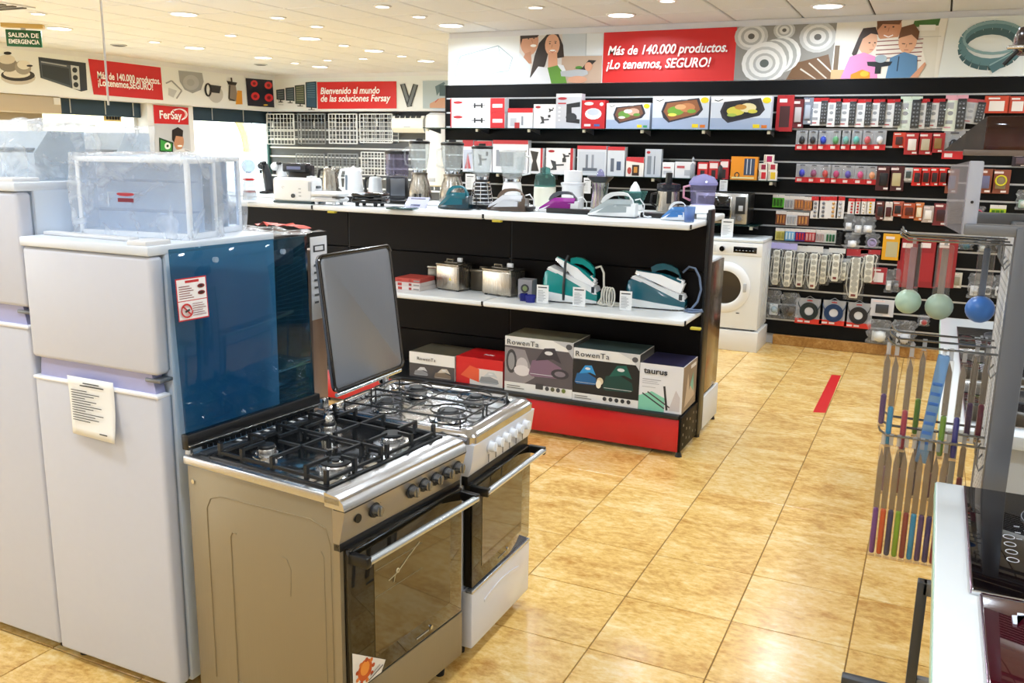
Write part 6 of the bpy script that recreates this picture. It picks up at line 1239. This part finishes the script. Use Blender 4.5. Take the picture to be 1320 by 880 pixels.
pack(C3, 1246, 94, 1330, 178, 'box', 'orange-red ink cartridge box with a white label, upper right at the picture edge', '#b8402c', '#e3dcd6')
# second row
cs = ['#26262a', '#2f3036', '#2443b8', '#5d9a6a', '#6fa39b', '#5fa8a0', '#b9545a', '#e0e0e2']
for i, (a, b) in enumerate(((182, 237), (240, 286), (290, 342), (351, 404), (405, 452), (455, 506), (512, 562), (572, 624))):
    pack(C3, a, 264, b, 362, 'small', rowlab('small grey blister pack with %s item' % ('black', 'black', 'blue', 'green', 'grey-green', 'teal', 'red', 'white')[i], i, 8, 'in the second row'), cs[i])
pack(C3, 668, 274, 722, 352, 'window', 'rounded orange-red pack alone between the grey packs and red boxes', '#c9402c', '#4a2a28')
for i, (a, b, y1, c_) in enumerate(((728, 792, 386, '#dfd6d0'), (795, 858, 386, '#b7ab92'), (862, 917, 376, '#8a6a3a'))):
    pack(C3, a, 276, b, y1, 'window', rowlab('red framed charger pack with a pale window', i, 3, 'in the second row'), '#a8282a', c_)
pack(C3, 922, 266, 1012, 408, 'small', 'large grey blister pack with a black gadget and orange-red foot', '#1c1c20')
pack(C3, 1076, 280, 1166, 358, 'box', 'orange-red ink cartridge box, lower left of the cartridges', '#b8402c', '#dedbe0')
pack(C3, 1168, 282, 1290, 360, 'box', 'orange-red ink cartridge box, lower middle of the cartridges', '#b8402c', '#dedbe0')
pack(C3, 1292, 290, 1345, 364, 'box', 'orange-red ink cartridge box, lower right at the picture edge', '#b8402c', '#dedbe0')
pack(C3, 1264, 384, 1340, 446, 'window', 'dark purple-grey pack below the cartridges at the right edge', '#3a3038', '#5a4a52')
# third row
cs = ['#3a3fb0', '#8a4a6a', '#b94a4a', '#b0406a', '#5a4a9a', '#c24a7a', '#d0906a']
for i, (a, b) in enumerate(((182, 237), (243, 292), (300, 350), (355, 406), (413, 465), (475, 528), (535, 584))):
    pack(C3, a, 430+i*2, b, 524+i*2, 'small', rowlab('small grey blister pack with %s item' % ('a blue', 'a mauve', 'a red', 'a pink', 'a violet', 'a magenta', 'a peach')[i], i, 7, 'in the third row'), cs[i])
pack(C3, 586, 442, 648, 566, 'window', 'dark brown pack with a black case, left half of the double pack in row three', '#4a1c1e', '#1c1a1c')
pack(C3, 650, 442, 714, 568, 'window', 'dark brown pack with a beige case, right half of the double pack in row three', '#4a1c1e', '#b9ac84')
pack(C3, 722, 450, 762, 516, 'window', 'small white pack next to the bright red ones', '#c9cbc9', '#3a4644')
for i, (a, b) in enumerate(((765, 806), (808, 850), (853, 892), (895, 937))):
    pack(C3, a, 450, b, 542, 'window', rowlab('bright red cable pack with a black plug', i, 4, 'in the third row'), '#d8241c', '#2c1a1c')
for i, (a, b, w_) in enumerate(((935, 984, 'left of the grey sign plate'), (1040, 1080, 'half hidden by the grey sign plate'), (1085, 1160, 'right of the grey sign plate'))):
    pack(C3, a, 456, b, 580, 'window', 'earphone pack with a blue header and brown foot, %s' % w_, '#8a4a34', '#6a6a8a')
t = pack(C3, 1165, 460, 1242, 582, 'window', 'earphone pack with a blue header and a yellow loop', '#8a4a34', '#8a7a5a')
MB().torus((0, -.02, .11), .04, .006, 'y', 20, 6).build('yellow_lead', mat('#d8cf2a', .4), t)
# fourth row: batteries and adapters
pack(C3, 64, 584, 118, 650, 'batt', 'small bright green battery pack at the left of the fourth row', '#56b02c', '#3a6a2a')
pack(C3, 122, 590, 168, 658, 'batt', 'white battery pack with grey cells in the fourth row', '#c9c9cc', '#a8a8ac')
pack(C3, 172, 592, 217, 660, 'batt', 'brown battery pack, first of two side by side in the fourth row', '#a8745a', '#c9864a')
pack(C3, 220, 596, 263, 666, 'batt', 'brown battery pack, second of two side by side in the fourth row', '#b8866a', '#c9864a')
pack(C3, 80, 664, 126, 736, 'batt', 'brown battery pack at the left below the green one', '#7a4a3a', '#c9864a')
pack(C3, 132, 670, 183, 740, 'batt', 'white battery pack between the two lower brown ones', '#d9d9dc', '#b9b9bc')
pack(C3, 187, 673, 240, 740, 'batt', 'brown battery pack at the right below the upper pair', '#8a5a4a', '#d0945a')
for i, (a, b, c_) in enumerate(((258, 293, '#8a8c92'), (295, 337, '#7a7c82'), (347, 383, '#c9a06a'), (385, 415, '#b9bcc0'))):
    pack(C3, a, 594, b, 706, 'strip', rowlab('long white coin battery strip with red top', i, 4, 'in the fourth row'), '#c9252b', c_)
for i, (a, b, c_) in enumerate(((443, 473, '#c23a34'), (475, 502, '#b8302c'), (504, 531, '#d8cfc4'), (535, 568, '#d8b62a'))):
    pack(C3, a, 604, b, 684, 'strip', rowlab('short red coin battery strip', i, 4, 'in the fourth row'), '#d02a2c', c_)
for i, (a, b, y0, y1, c1_, c2_, ds) in enumerate(((582, 620, 618, 712, '#5a2422', '#2a2024', 'dark maroon'), (622, 662, 620, 716, '#ded4cc', '#4a1a1c', 'white framed'), (665, 712, 618, 696, '#b85a44', '#2a2426', 'orange-brown'), (714, 776, 626, 706, '#b8502c', '#5a2418', 'wide orange'), (778, 812, 624, 716, '#c9743c', '#e3d6b8', 'light orange'), (815, 866, 640, 726, '#c0b2ac', '#e9e3de', 'pale grey'), (872, 936, 628, 742, '#7a2c30', '#3a1c20', 'large dark red'))):
    pack(C3, a, y0, b, y1, 'window', '%s adapter pack, %s in the right group of row four' % (ds, nth(i).replace(' from the left', '')), c1_, c2_)
t = pack(C3, 1045, 640, 1126, 712, 'bag', 'clear bag with a pink and white coiled cable right of the sign plate', '#e6e0e4', '#b8506a'); MB().torus((0, -.03, .04), .045, .005, 'y', 18, 6).build('cable', mat('#b8506a', .4), t)
pack(C3, 1152, 636, 1224, 712, 'batt', 'bright yellow-green battery pack right of the sign plate', '#b8cf2a', '#5a8a2a')
pack(C3, 1282, 560, 1345, 662, 'bag', 'clear bag with pale green parts at the right edge', '#9ab8a8', '#c9d0cc')
# white bags
pack(C3, 418, 684, 470, 768, 'bag', 'clear bag of white plugs, left of the three small ones', '#e6e6ea', '#f0f0f2')
pack(C4, 463, 148, 520, 242, 'bag', 'clear bag of white plugs, middle of the three small ones', '#e6e6ea', '#f0f0f2')
pack(C4, 503, 150, 578, 242, 'bag', 'clear bag of white plugs, right of the three small ones', '#e6e6ea', '#f0f0f2')
# sixth row
for i, (a, b, c1_, c2_, ds) in enumerate(((78, 122, '#d8d07a', '#a8a04a', 'pale yellow'), (123, 173, '#6fb4e0', '#c9e0ee', 'light blue'), (176, 222, '#5a2a8a', '#c9323a', 'purple and red'), (225, 276, '#b9323a', '#d9a0a0', 'red and white'), (278, 322, '#d9d4d4', '#b8a0a0', 'plain white'), (327, 376, '#d9e0da', '#2c6a44', 'white and green'))):
    pack(C4, a, 208+i*2, b, 270+i*3, 'batt', '%s accessory pack, %s in the row above the power strips' % (ds, nth(i).replace(' from the left', '')), c1_, c2_)
t, W, H = hang(C4, 378, 224, 411, 300, 'coiled_hose', 'hose', 'small black coiled spring hose right of the white and green pack'); MB().tube([(W*.4*cos(q*.9), W*.3*sin(q*.9)-.01, .006+(H-.012)*q/60) for q in range(61)], .004, 5).build('coil', mat('#1c1d20', .4), t)
pack(C4, 422, 230, 500, 314, 'bag', 'clear bag with round white fittings under the three small bags', '#dfdfe4', '#f0f0f2')
t = pack(C4, 525, 234, 598, 312, 'bag', 'clear bag with a lilac coiled cable', '#b9b4c4', '#9a8ab0'); MB().torus((0, -.03, .05), .035, .006, 'y', 18, 6).build('cable', mat('#a79cc0', .4), t)
pack(C4, 618, 236, 700, 372, 'box', 'tall yellow hanging box with a grey striped picture', '#e0a31c', '#b9b08a')
for i, (a, b) in enumerate(((712, 794), (805, 882), (897, 974))):
    t = pack(C4, a-12, 256, b-8, 510, 'box', rowlab('long dark red bag pack with white header', i, 3, 'behind the hanging spoons'), '#8f1c24', '#a3222a')
    W = .1
pack(C4, 990, 262, 1068, 318, 'bag', 'clear bag with dark teal connectors', '#24404a', '#3a5a62')
pack(C4, 1090, 264, 1136, 332, 'bag', 'clear bag with a pale grey plug', '#b9bfb8', '#d9dcd4')
t = pack(C4, 1145, 246, 1230, 334, 'bag', 'clear bag with a thick black coiled cable near the grey post', '#2a2c30', '#4a4c50')
m = MB(); [m.torus((0, -.03, .055), .022+.007*q, .004, 'y', 20, 6) for q in range(4)]; m.build('cable', mat('#1e2024', .35), t)
# power strips
ps = [(55, 280, 109, 502, '#b5aee0'), (113, 284, 168, 512, '#b5aee0'), (172, 296, 232, 514, '#d9d6d2'), (238, 298, 296, 522, '#d9d6d2'), (290, 312, 346, 496, '#c9ccd0'), (345, 308, 412, 484, '#d0d0d0'), (398, 360, 440, 476, '#c9ccd0')]
for i, (a, y0, b, y1, c_) in enumerate(ps): pack(C4, a, y0, b, y1, 'power', rowlab('bagged white power strip with %s header' % ('lilac', 'lilac', 'white', 'white', 'clear', 'pale', 'hidden')[i], i, 7, 'above the cable coils'), c_, '-' if i in (0, 1, 4, 6) else 'x', yo=.04+.04*(i % 2))
pack(C4, 434, 312, 516, 572, 'power', 'lower hanging white power strip with a red header and four red switches', '#b8323a', 'x')
pack(C4, 504, 314, 586, 490, 'power', 'white power strip with looped lead and red header, right of the low one', '#b8323a', '-')
pack(C4, 560, 404, 628, 492, 'box', 'dark red and white socket box right of the power strips', '#a02a34', '#e0d8d8')
pack(C4, 628, 414, 662, 532, 'bag', 'narrow bag with a white plug lead next to the dark red socket box', '#e0e0de', '#ececec')
pack(C4, 664, 410, 700, 530, 'bag', 'narrow bag with a grey lead partly behind the hanging spoons', '#5a5c60', '#8a8c90')
pack(C4, 965, 430, 1004, 510, 'window', 'small beige framed pack behind the blue ladle', '#c9c4b4', '#8a8470')
pack(C4, 1042, 432, 1102, 562, 'bag', 'clear bag with white adapters left of the oval timer pack', '#dfe0e2', '#c9ccd0')
pack(C4, 1106, 442, 1168, 556, 'bag', 'clear bag with a white oval timer near the grey post', '#e6e8ea', '#4a4c50')
pack(C4, 1170, 442, 1222, 562, 'bag', 'clear bag with white and black parts beside the grey post', '#dfe0e2', '#2a2c30')
# bottom row
pack(C4, 34, 516, 104, 660, 'bag', 'clear white printed bag at the left of the bottom row', '#dfe6ea', '#a9b9c0')
pack(C4, 104, 528, 196, 668, 'bag', 'clear bag with a dark brown splitter cable beside the cable coils', '#3a342e', '#5a5248')
for i, (a, y0, b, y1, c_) in enumerate(((182, 556, 306, 694, '#2f3a3c'), (304, 566, 430, 702, '#22406a'), (430, 578, 552, 716, '#2c2c30'))):
    pack(C4, a, y0, b, y1, 'cable', '%s cable coil on a grey card with a red foot, %s of three' % (('dark grey', 'blue', 'black')[i], ('left one', 'middle one', 'right one')[i]), c_)
t = pack(C4, 556, 562, 664, 656, 'window', 'white patterned pack with a small black ring, right of the cable coils', '#cfcfd4', '#3a3c40')
pack(C4, 532, 660, 656, 792, 'bag', 'large bag with a coiled grey lead hanging lowest beside the floor', '#cfcfca', '#d9d9d4', yo=.06)
t = pack(C4, 655, 664, 780, 806, 'bag', 'white bag with a tangle of black cable, hanging lowest', '#dadadc', '#c9c9cc', yo=.06)
MB().tube([(.05*cos(q*1.1)*(1-.2*sin(q)), -.035, .06+.04*sin(q*1.7)) for q in range(22)], .004, 5).build('black_cable', mat('#1e1f22', .4), t)
pack(C4, 786, 640, 850, 700, 'bag', 'small clear bag with a white and red fitting above the white shelf', '#dfdfdf', '#a83a3a')
for i, (a, b, y0, y1, ds) in enumerate(((1046, 1108, 606, 646, 'left'), (1112, 1180, 612, 650, 'right'))):
    pack(C4, a, y0, b, y1, 'bag', 'flat clear bag with silver pipe parts, the %s one low on the wall' % ds, '#8a8c90', '#c9ccd0')
# ================================================================== BACK LEFT CORNER
gw = tag(MB().box(-11.1, YB+.2, .3, -4.96, YB+.3, 2.385).build('slat_backing', mat('#5c5f63', .6), None, False), 'grey slatted display panel on the far left back wall', 'display panel'); gw.name = 'slatted_panel'
MB().box(-11.1, YB+.17, 2.22, -4.96, YB+.2, 2.385).build('black_header', BLACK, gw, False)
for q, yy in enumerate((154.8, 168, 179.7, 191, 202.5, 215, 228, 241)):
    zz = PY(420, yy, YB+.19).z; MB().box(-11.1, YB+.17, zz-.014, -4.96, YB+.2, zz+.014).build('slat_rail', mat('#dfe3e6', .3, .3), gw, False)
MB().box(-11.12, YB+.14, .3, -11.08, YB+.3, 2.385).build('end_trim', mat('#2a5a5a', .4), gw, False)
for q in range(7):
    p_ = PY(322+q*27, 158+(q % 2)*2, YB+.12); MB().rbox(p_.x-.015, YB+.16, p_.z-.06, p_.x+.015, YB+.17, p_.z+.06, .004).build('price_tab', mat('#e6e8ea', .4), gw)
BW = mat('#dfe3e6', .35); BW2 = mat('#8d949a', .4)
def basket(x0, y0, x1, y1, label, m_):
    y0 = max(y0, 147); a = PY(x0, y0, YB-.02); b = PY(x1, y1, YB-.02); W = b.x-a.x; H = a.z-b.z; t = thing('wire_basket', label, 'basket', ((a.x+b.x)/2, YB-.02, b.z)); m = MB(); r = .0045
    for k in range(9):
        x = -W/2+W*k/8; m.box(x-r, -.01, 0, x+r, -.001, H)
    for k in range(8):
        zz = H*k/7; m.box(-W/2, -.01, zz-r, W/2, -.001, zz+r)
    m.build('front_grid', m_, t, False); m = MB()
    for k in range(5):
        for s in (-W/2, W/2): m.box(s-r, -.01, H*k/4-r, s+r, .18, H*k/4+r)
        x = -W/2+W*k/4; m.box(x-r, -.01, H-r, x+r, .18, H+r); m.box(x-r, -.01, -r, x+r, .18, r); m.box(x-r, .175, 0, x+r, .185, H)
    m.build('side_wires', m_, t, False); m = MB()
    for q in (-W/2, W/2): m.box(q-.008, -.014, 0, q+.008, .002, H)
    m.box(-W/2, -.014, -.008, W/2, .002, .008); m.box(-W/2, -.014, H-.008, W/2, .002, H+.008); m.build('rim', m_, t, False)
basket(344, 147, 380, 186, 'white wire dishwasher basket, leftmost of four in the upper row', BW)
basket(384, 146, 420, 185, 'darker grey wire dishwasher basket, second in the upper row', BW2)
basket(424, 144, 461, 185, 'white wire dishwasher basket, third in the upper row', BW)
basket(464, 142, 506, 184, 'white wire dishwasher basket, rightmost of four in the upper row', BW)
basket(382, 198, 419, 226, 'grey wire basket, left one in the lower row', BW2)
basket(423, 198, 462, 226, 'dark wire basket, middle one in the lower row', BW2)
basket(466, 196, 500, 226, 'white wire basket, right one in the lower row beside the boxy blender', BW)
a = PY(505, 149, YB-.03); b = PY(546, 171, YB-.03); t = thing('air_conditioner', 'white wall air conditioner unit beside the white water heater', 'air conditioner', ((a.x+b.x)/2, YB-.05, b.z)); W = b.x-a.x; H = a.z-b.z
MB().prism([(.25, 0), (.06, 0), (0, H*.25), (0, H*.7), (.05, H), (.25, H)], 'x', -W/2, W/2).build('housing', mat('#f0f0ea', .35), t)
for q in range(5): MB().box(-W*.4+q*W*.17, .02, H*.86, -W*.4+q*W*.17+W*.12, .06, H*1.01).build('vent_slot', DARK, t, False)
MB().box(-W*.1, -.003, H*.3, W*.1, .0, H*.35).build('badge', LGREY, t, False)
p_ = PY(559, 145, YB-.25); k = ppm(p_); t = thing('water_heater', 'tall white cylindrical water heater on the back wall beside the black slat wall', 'water heater', (p_.x, YB-.12, PY(559, 240, YB-.12).z)); H = p_.z-t.location.z; R = 16*k
MB().lathe([(R*.7, 0), (R*.95, .02), (R, .06), (R, H-.1), (R*.93, H-.04), (R*.6, H)], 32).build('tank', mat('#f2f3f4', .3), t); MB().rbox(-R*.3, -R*1.02, .08, R*.3, -R*.9, .14, .004).build('control', LGREY, t)
for q in (-.3, .3): MB().cyl((q*R, 0, -.06), (q*R, 0, 0), .015, n=10).build('pipe', CHROME, t)
MB().box(-R*.8, R*.6, H*.3, R*.8, .28, H*.4).build('wall_bracket', LGREY, t, False)
# ================================================================== RIGHT-HAND DISPLAYS
def hob_table(nm_label, x0, x1, y0, y1, z, hobs):
    t = thing('display_table', nm_label, 'table', ((x0+x1)/2, y0, 0)); W = (x1-x0)/2; D = y1-y0
    MB().rbox(-W, 0, z-.045, W, D, z, .004).build('table_top', mat('#e3e8ea', .25, coat=.3), t)
    MB().box(-W-.0015, .002, z-.04, -W+.001, D-.002, z-.004).build('edge_band', mat('#a9cfbc', .3), t, False)
    for (x, y) in ((-W+.14, D-.12), (W-.05, D-.12), (-W+.14, .1), (W-.05, .1)): MB().rbox(x-.02, y-.02, 0, x+.02, y+.02, z-.045, .004).build('leg', GREY, t)
    return t
T1 = hob_table('white display table with black induction hobs in the right foreground', .078, .95, .55, 2.606, .927, None)
def hob(label, x0, x1, y0, y1, z, marks=1, gl='#0a0709'):
    t = thing('induction_hob', label, 'hob', (x0, y0, z)); W = x1-x0; D = y1-y0
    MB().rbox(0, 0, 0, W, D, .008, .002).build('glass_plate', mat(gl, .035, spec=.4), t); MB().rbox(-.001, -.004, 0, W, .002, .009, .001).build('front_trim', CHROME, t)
    MB().rbox(-.003, 0, 0, .001, D, .0085, .001).build('side_trim', mat('#8a7080', .2, .9), t)
    m1 = mat('#6a6e74', .4)
    f = MB()
    for cx, cy, r in ((W*.36, D*.74, .095), (W*.75, D*.7, .08), (W*.62, D*.25, .10)): f.torus((cx, cy, .0082), r, .0012, 'z', 40, 4)
    f.build('cooking_zone', m1, t)
    mk = MB(); wm_ = mat('#b8bcc4', .4)
    if marks == 1:
        for q in range(4): mk.torus((.085, D*.30+q*.045, .0082), .012, .0012, 'z', 14, 4)
        for q in range(3): mk.box(.12+q*.012, D*.26, .008, .128+q*.012, D*.275, .0088)
        for q in range(5): mk.box(.10+.02*(q % 2), D*.5+q*.02, .008, .112+.02*(q % 2), D*.504+q*.02, .0088)
    else:
        for q in range(6): mk.torus((.085+.02*(q % 2), D*.10+q*.06, .0082), .009, .0015, 'z', 12, 4); mk.box(.08+.02*((q+1) % 2), D*.13+q*.06, .008, .09+.02*((q+1) % 2), D*.135+q*.06, .0088)
    mk.build('control_marks', wm_, t)
    if marks == 2: MB().prism([(.05, D-.07), (.075, D-.06), (.075, D-.052), (.06, D-.055), (.057, D-.105), (.05, D-.105)], 'z', .0078, .009).build('logo_mark', mat('#cfd6e6', .4), t)
    return t
hA, hB, hC = PXY = [G(*p_, .935) for p_ in ((1244, 626), (1262, 763), (1280, 880))]
hob('black induction hob with ring marks, farther of the two on the near white table', hA.x, hA.x+.60, hB.y+.004, hA.y, .9275, 1)
hob('black induction hob with a white logo mark, nearest one on the white table', hB.x+.004, hB.x+.60, hB.y-.62, hB.y-.008, .9275, 2, '#3a0812')  # maroon in the glass colour stands in for a red reflection
zt2 = .927
T2 = hob_table('white display table with dark hobs behind the hook rack', .085, .95, 3.17, 5.45, zt2, None)
MB().rbox(-.28, .06, .0, .43, .09, zt2-.05, .003).build('modesty_panel', mat('#d9dcdd', .4), T2)
for i, (a, b) in enumerate(((3.26, 3.86), (3.90, 4.50), (4.54, 5.14))): hob('black glass hob on the rear white table, %s' % ('nearest the hook rack', 'middle of three', 'farthest of three')[i], .165, .76, a, b, zt2+.0005, 1)
# ---- hook rack (gondola end): perforated panel facing the aisle
XR = .202; RK = thing('hook_rack', 'grey metal rack with a perforated side panel and rows of wire hooks', 'rack', (XR, 2.73, 0))
RG = mat('#6f7278', .4, .5); PF = mat('#c6c7c7', .5)
MB().rbox(.0, .035, .25, .012, .40, 1.62, .002).build('perforated_panel', PF, RK)
hl = MB()
for q in range(44):
    for w in range(9): z_ = .55+q*.023; y_ = .055+w*.04; hl.box(-.0006, y_-.006, z_-.0035, .0, y_+.006, z_+.0035)
hl.build('perforation', mat('#9c9da0', .6), RK, False, kind='stuff')
MB().rbox(-.004, -.035, .0, .055, .03, 1.62, .004).build('post', RG, RK)
MB().rbox(.0, .40, .0, .05, .43, 1.62, .004).build('post', RG, RK)
bm0 = PY(1243, 287, 2.76); bm1 = PY(1243, 301, 2.76)
MB().rbox(bm0.x-XR, -.02, bm1.z, .75, .035, bm0.z, .004).build('top_beam', mat('#7c7e82', .4, .4), RK)
MB().rbox(bm0.x-XR+.02, .2, bm1.z+.01, .75, .24, bm0.z+.02, .004).build('rear_beam', mat('#5c5e62', .4, .4), RK)
MB().rbox(-.004, .04, bm1.z, .03, .24, bm0.z, .004).build('beam_bracket', RG, RK)
# base frame on the floor
f0 = G(1087, 860, .03); MB().rbox(f0.x-XR, .29, 0, .6, .33, .03, .004).build('base_foot', mat('#55585d', .4, .5), RK)
f1_ = G(1130, 862, .0); MB().rbox(f1_.x-XR-.012, -.12, 0, f1_.x-XR+.012, .30, .022, .003).build('base_foot', mat('#6c7a86', .35, .5), RK)
u0 = PY(1190, 748, 3.03); MB().rbox(u0.x-XR-.016, .28, .0, u0.x-XR+.016, .32, u0.z, .004).build('base_upright', mat('#4f5257', .4, .5), RK)
MB().rbox(u0.x-XR, .28, u0.z-.045, .3, .32, u0.z, .004).build('base_rail', mat('#6b6e73', .4, .5), RK)
MB().rbox(u0.x-XR+.016, .29, .06, .3, .32, .09, .004).build('base_rail', mat('#8d9095', .4, .5), RK)
# hooks
HR = [(1.564, (.10, .20, .30)), (1.256, (.08, .19, .30)), (.985, (.06, .17, .28))]
WR = mat('#8b8d90', .25, .9)
HX = []
for zi, (hz, ys) in enumerate(HR):
    for yo_ in ys:
        L = .285; m = MB()
        for s in (-.006, .006):
            m.tube([(.0, yo_+s, hz), (-L+.02, yo_+s, hz), (-L, yo_+s, hz+.012), (-L-.004, yo_+s, hz+.022)], .0025, 6)
        m.tube([(-L-.004, yo_-.006, hz+.022), (-L-.004, yo_+.006, hz+.022)], .0025, 6)
        m.tube([(-.02, yo_, hz), (-.02, yo_, hz-.05), (-.012, yo_, hz-.07), (0, yo_, hz-.05)], .003, 6)
        m.build('wire_hook', WR, RK)
SL = clear('#efebe4', .05, .05, tint='#fbf9f6')
def knife(x, y, ztop, h, c_, label, w=.03, blade='#8f8578'):
    t = thing('packed_knife', label, 'knife', (XR+x, 2.73+y, ztop-h)); k = h
    hd_ = MB().rbox(-.0078, -.010, .006, .0078, .010, k*.40, .007, n=4).build('handle', mat(c_, .35), t)
    MB().prism([(-.008, k*.40), (.008, k*.40), (.008, k*.8), (-.002, k*.9), (-.008, k*.78)], 'y', -.0012, .0012).build('blade', mat(blade, .25, .8), t)
    s = MB().rbox(-.0095, -.0135, 0, .0095, .0135, k-.03, .003).build('clear_sleeve', SL, t); MB().rbox(-.0095, -.0135, 0, .0095, -.0115, .008, .001).build('sleeve_end', mat('#d9b98a', .5), s)
    MB().rbox(-.006, -.003, k-.03, .006, .003, k+.006, .001).build('hang_tab', clear('#e6e6e6', .4, .1), t); return t
kc = [('purple', '#6a2c84'), ('orange', '#d0531f'), ('navy blue', '#2a2a5c'), ('lime green', '#7ea81c'), ('brick red', '#8a2c2c'), ('sky blue', '#1f8cc0'), ('dark violet', '#4a2a6a'), ('indigo', '#33286e'), ('wine red', '#8c2236')]
for i, (nm, c_) in enumerate(kc):
    knife(-.272+i*.0212, .06, HR[2][0], .385, c_, '%s handled knife in a clear sleeve on the lowest front hook' % nm)
for i, (nm, c_) in enumerate(kc[:6]): knife(-.262+i*.042, .17, HR[2][0]-.0, .22, ('#7a5a6a', '#8a4a3a', '#5a4a5a', '#6a2c44', '#5a3a4a', '#7a2a34')[i], 'shorter knife sleeve with a %s handle hanging behind the front row' % ('mauve', 'rust', 'slate', 'plum', 'dark grey', 'crimson')[i])
kc2 = [(-.285, .08, '#4a2a6a', 'deep purple', .25), (-.262, .08, '#2a8cc0', 'light blue', .31), (-.222, .08, '#a02a4a', 'raspberry', .32), (-.19, .19, '#5c8a2a', 'grass green', .30), (-.118, .08, '#6f9a2a', 'olive green', .325), (-.083, .08, '#2c2c86', 'cobalt blue', .325), (-.048, .19, '#4a2c5c', 'aubergine', .29), (-.018, .19, '#7a1c3a', 'burgundy', .29)]
for x, y, c_, nm, h in kc2: knife(x, y, HR[1][0], h, c_, '%s handled knife in a clear sleeve on the middle hooks' % nm)
t = thing('packed_tool', 'long pale blue striped sleeve hanging slantwise among the knives', 'package', (XR-.165, 2.73+.08, HR[1][0]-.345)); MB().rbox(-.016, -.014, 0, .016, .014, .33, .004).build('striped_sleeve', clear('#9ac0e6', .5, .08, tint='#b9d4ee'), t)
for q in range(7): MB().rbox(-.014, -.0155, .06+q*.03, .012, -.014, .07+q*.03, .0005).build('stripe', mat('#3f6fb8', .4), t)
MB().rbox(-.005, -.003, .33, .005, .003, .351, .001).build('hang_tab', WHITE, t); t.rotation_euler = (0, radians(5), 0)
def ladle(x, y, h, r, c_, label, cbody):
    t = thing('packed_ladle', label, 'ladle', (XR+x, 2.73+y, HR[0][0]-h)); MB().ball((0, 0, r), r, 10).build('bowl', cbody, t)
    MB().rbox(-.009, -.004, r*1.6, .009, .004, h-.02, .003).build('handle', clear(c_, .45, .06), t); MB().rbox(-.022, -.018, r*.2, .022, .018, h-.01, .004).build('clear_sleeve', SL, t); MB().rbox(-.005, -.003, h-.01, .005, .003, h+.006, .001).build('hang_tab', clear('#e6e6e6', .4, .1), t)
ladle(-.248, .10, .215, .036, '#c9b0b8', 'pale green round ladle in a clear sleeve, left one on the top hooks', mat('#a9c4b0', .35))
ladle(-.165, .10, .225, .038, '#c9c4c0', 'grey-green round ladle in a clear sleeve, middle one on the top hooks', mat('#9fb5a4', .35))
ladle(-.055, .20, .24, .04, '#8a9ab0', 'blue round ladle in a clear sleeve, right one on the top hooks', mat('#3f78c8', .35))
# sign plate with clear pocket on the beam end
s0 = PY(1237, 207, 2.745); s1 = PY(1256, 303, 2.745)
t = thing('sign_plate', 'grey upright sign plate with a clear plastic pocket at the rack beam end', 'sign', (bm0.x, 2.735, s1.z))
Hs = s0.z-s1.z; MB().rbox(-.006, -.0, 0, .03, .035, Hs, .004).build('plate', mat('#b9bcc8', .4), t); MB().cyl((.012, -.001, Hs*.45), (.012, -.004, Hs*.45), .004, n=12).build('screw', DARK, t)
MB().prism([(-.004, Hs), (-.05, Hs*.93), (-.05, Hs*.12), (-.004, 0)], 'y', .0, .003).build('clear_pocket', clear('#d6d2d6', .22, .08, tint='#e9e6e8'), t)
MB().rbox(-.045, .003, Hs*.15, -.008, .006, Hs*.45, .001).build('insert', mat('#b9b4ac', .5), t)
# dark plastic tray and bracket at the upper right corner
t0_ = PY(1272, 150, 2.9); t = thing('smoky_tray', 'smoky brown clear plastic tray hanging high at the right edge', 'tray', (t0_.x, 2.86, PY(1272, 195, 2.9).z)); Ht = t0_.z-t.location.z
MB().rbox(0, 0, 0, .34, .22, Ht, .006).build('tray', clear('#6a4a42', .32, .05, tint='#94756a'), t); MB().rbox(-.05, -.005, -.012, .34, .02, .004, .003).build('front_rail', mat('#77685e', .3), t)
MB().prism([(0, Ht), (0, 0), (-.10, -.0)], 'y', .0, .004).build('side_gusset', clear('#8a8480', .4, .05), t)
tc_ = PY(1299, 42, 2.9); t = thing('dark_appliance', 'dark chrome-edged appliance part cut off at the upper right corner', 'appliance', (tc_.x, 2.86, PY(1299, 78, 2.9).z)); Hh = tc_.z-t.location.z
MB().rbox(0.02, 0, .02, .3, .15, Hh*1.2, .02).build('housing', mat('#2e1c1e', .15, coat=.5), t); MB().rbox(.0, -.004, Hh*.35, .3, .01, Hh*.5, .004).build('chrome_band', CHROME, t); MB().tube([(.0, .05, -.01), (.05, .05, .05), (.12, .05, .07)], .006, 6).build('bracket_arm', DARK, t)
MB().cyl((.2, .1, Hh*1.1), (.2, .1, 3.0-t.location.z), .008, n=10).build('hanging_rod', GREY, t)
t = bpy.data.objects['smoky_tray']; MB().cyl((.33, .2, 0.0), (.33, .2, 3.0-t.location.z), .008, n=10).build('hanging_rod', GREY, t)
